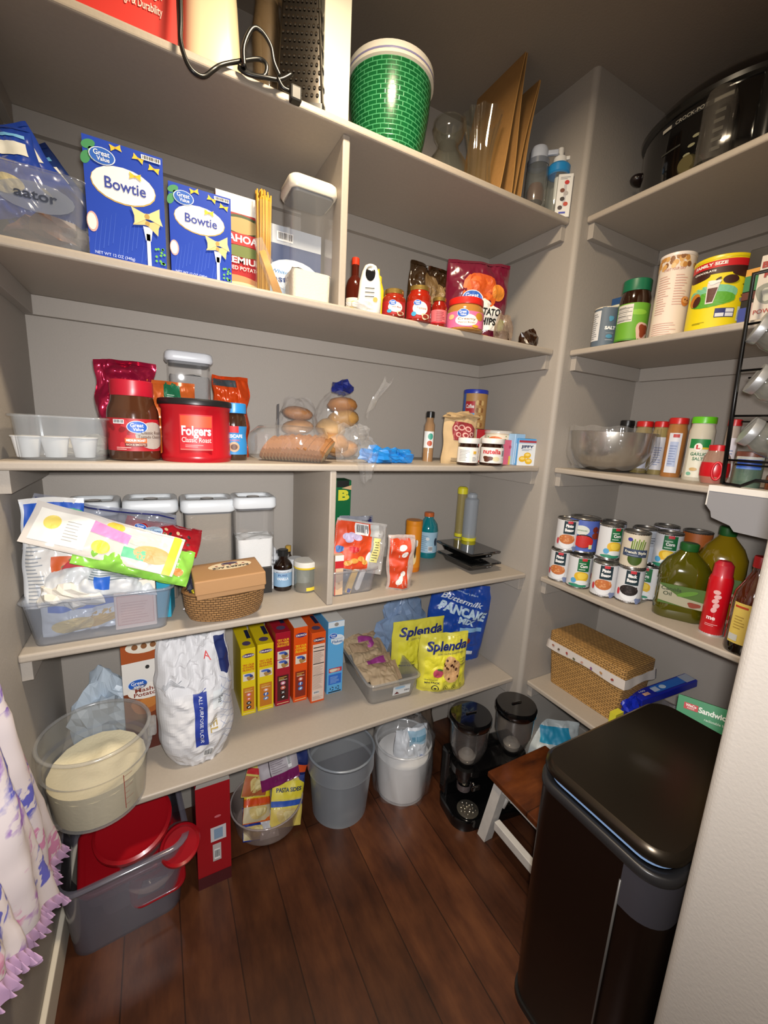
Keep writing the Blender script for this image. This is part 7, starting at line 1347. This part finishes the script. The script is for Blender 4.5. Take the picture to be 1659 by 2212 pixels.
m = M(); m.tube([(0, .02, 0), (.0, .0, .03), (0, -.03, .022), (0, -.05, 0)], [.012, .012, .007, .003], mat('142ab0', .3)); pp = on(.52, 1545, 1465); o = m.obj('blue_ties', loc=(pp.x, pp.y, .52)); tag(o, 'blue plastic tie sticking up above the grey plastic bag', 'bag tie')
a = on(.50, 1508, 1575); b = on(.50, 1592, 1598)
a = on(.47, 1500, 1560); ang = -PI/2-.45
t = thing('sandwich_bag_box', 'green box of sandwich bags standing on the lowest right shelf', 'box', Vector((1.235, .425, ZE+.16)), -PI/2+.5); W = .13; Hh = .075
t.rotation_euler = (math.radians(-25), math.radians(-4), -PI/2+.30)
m = M(); m.box(-W/2, W/2, 0, .05, 0, Hh, mat('0a7a48', .4), .002); m.obj('body', t)
m = M(); m.rect(-W/2+.001, W/2-.001, .001, Hh-.001, '0c8450', .5); m.rect(-W*.38, -W*.14, Hh*.58, Hh*.8, 'b81c24', 2); m.text('WinCo', -W*.26, Hh*.72, Hh*.12, 'f0e8e4', W*.18, 3, bold=.04); m.text('FOODS', -W*.26, Hh*.63, Hh*.07, 'f0e8e4', W*.12, 3); m.text('Sandwich', W*.12, Hh*.68, Hh*.26, 'e8f0ea', W*.5, 3, bold=.03); m.text('reclosable bags', W*.18, Hh*.42, Hh*.12, 'c4dccc', W*.4, 3); m.lines(-W*.2, W*.3, Hh*.14, Hh*.2, 1, 'c4dccc', 3, .5); m.obj('front_print', t)
m = M(); m.box(-.06, .06, -.04, .04, 0, .15, mat('a81c14', .4), .003); o = m.obj('red_box', loc=(1.27, .415, ZE)); o.rotation_euler = (0, 0, -PI/2+.3); tag(o, 'red box underneath the green sandwich bag box', 'box')
m = M(); m.box(-.04, .04, -.03, .03, 0, .13, mat('161824', .4), .004); o = m.obj('dark_box', loc=(1.27, .31, ZE)); o.rotation_euler = (0, 0, -PI/2+.6); tag(o, 'dark package at the right of the red box on the lowest shelf', 'package')
m = M(); m.box(-.02, .02, -.01, .01, 0, .07, 'd8d23a'); pp = on(.45, 1335, 1535); o = m.obj('yellow_packet', loc=(1.235, .648, ZE)); tag(o, 'small yellow packet between the wicker box and the trash can lid', 'packet')
# ---------------------------------------------------------------- dress on the left wall
dm = bpy.data.materials.new('floral_cloth'); dm.use_nodes = True; nt = dm.node_tree; N = nt.nodes; L_ = nt.links.new; b = N['Principled BSDF']; b.inputs['Roughness'].default_value = .85
tc = N.new('ShaderNodeTexCoord'); n1 = N.new('ShaderNodeTexNoise'); n1.inputs['Scale'].default_value = 60; n1.inputs['Detail'].default_value = 3; L_(tc.outputs['Object'], n1.inputs['Vector'])
mxv = N.new('ShaderNodeMix'); mxv.data_type = 'RGBA'; mxv.inputs[0].default_value = .045; L_(tc.outputs['Object'], mxv.inputs[6]); L_(n1.outputs['Color'], mxv.inputs[7])
vo = N.new('ShaderNodeTexVoronoi'); vo.inputs['Scale'].default_value = 11; L_(mxv.outputs[2], vo.inputs['Vector'])
r1 = N.new('ShaderNodeValToRGB'); e = r1.color_ramp.elements; e[0].position = .36; e[0].color = (1, 1, 1, 1); e[1].position = .5; e[1].color = (0, 0, 0, 1); L_(vo.outputs['Distance'], r1.inputs[0])
n2 = N.new('ShaderNodeTexNoise'); n2.inputs['Scale'].default_value = 45; n2.inputs['Detail'].default_value = 2; L_(tc.outputs['Object'], n2.inputs['Vector'])
r2 = N.new('ShaderNodeValToRGB'); e = r2.color_ramp.elements; e[0].position = .46; e[0].color = (0, 0, 0, 1); e[1].position = .5; e[1].color = (1, 1, 1, 1); L_(n2.outputs['Fac'], r2.inputs[0])
mu = N.new('ShaderNodeMath'); mu.operation = 'MULTIPLY'; L_(r1.outputs[0], mu.inputs[0]); L_(r2.outputs[0], mu.inputs[1])
r3 = N.new('ShaderNodeValToRGB'); e = r3.color_ramp.elements; e[0].position = .3; e[0].color = lin('5a5ab0'); e[1].position = .6; e[1].color = lin('b06aa8'); q = e.new(.8); q.color = lin('d89098'); L_(vo.outputs['Color'], r3.inputs[0])
mc = N.new('ShaderNodeMix'); mc.data_type = 'RGBA'; L_(mu.outputs[0], mc.inputs[0]); mc.inputs[6].default_value = lin('cfc4c4'); L_(r3.outputs[0], mc.inputs[7]); L_(mc.outputs[2], b.inputs['Base Color'])
t = thing('floral_dress', 'white ruffled dress with purple and pink flowers hanging on the left wall', 'dress', (X0, .42, .47))
DH, DY = .9, None
def dsk(a, b):                                      # b 0 at the hem, 1 at the top
    half = .46*(1-b)**.8+.07*b; u = a*2-1; y = u*half*(1.0); fold = .02*math.sin(a*34+b*2)*(1-b)+.012*math.sin(a*71)*(1-b)**2
    bul = .05*(1-u*u)**.5 if abs(u) < 1 else 0
    return (.018+bul+fold+.012+.004*noise.noise(Vector((y*30, b*24, 1))), y, DH*b+.012*math.sin(a*34)*(1-b)**3+.9*max(0, .44-y)**1.4*(1-b)**2)
m = M(); m.grid(110, 30, dsk, dm); m.obj('skirt', t)
m = M()
def ruf(a, b): x, y, z = dsk(a, 0); k = b; ph = a*520+5*noise.noise(Vector((a*26, 0, 0))); return (x+.006*math.sin(ph)*k+.006*k, y*(1+.02*k)+.003*math.cos(ph)*k, z-.03*k+.003*math.sin(ph*.37)*k)
m.grid(1000, 4, ruf, mat('c9a2c4', .85, var=.25, scale=30)); m.obj('ruffle', t)
m = M()
def lng(a, b): x, y, z = dsk(a*.55+.0, 0); return (x-.008+.004*math.sin(a*50), y*.92, z+.03-.16*b+.008*math.sin(a*40)*b)
m.grid(60, 6, lng, mat('6a2c5c', .8)); m.obj('underskirt', t)
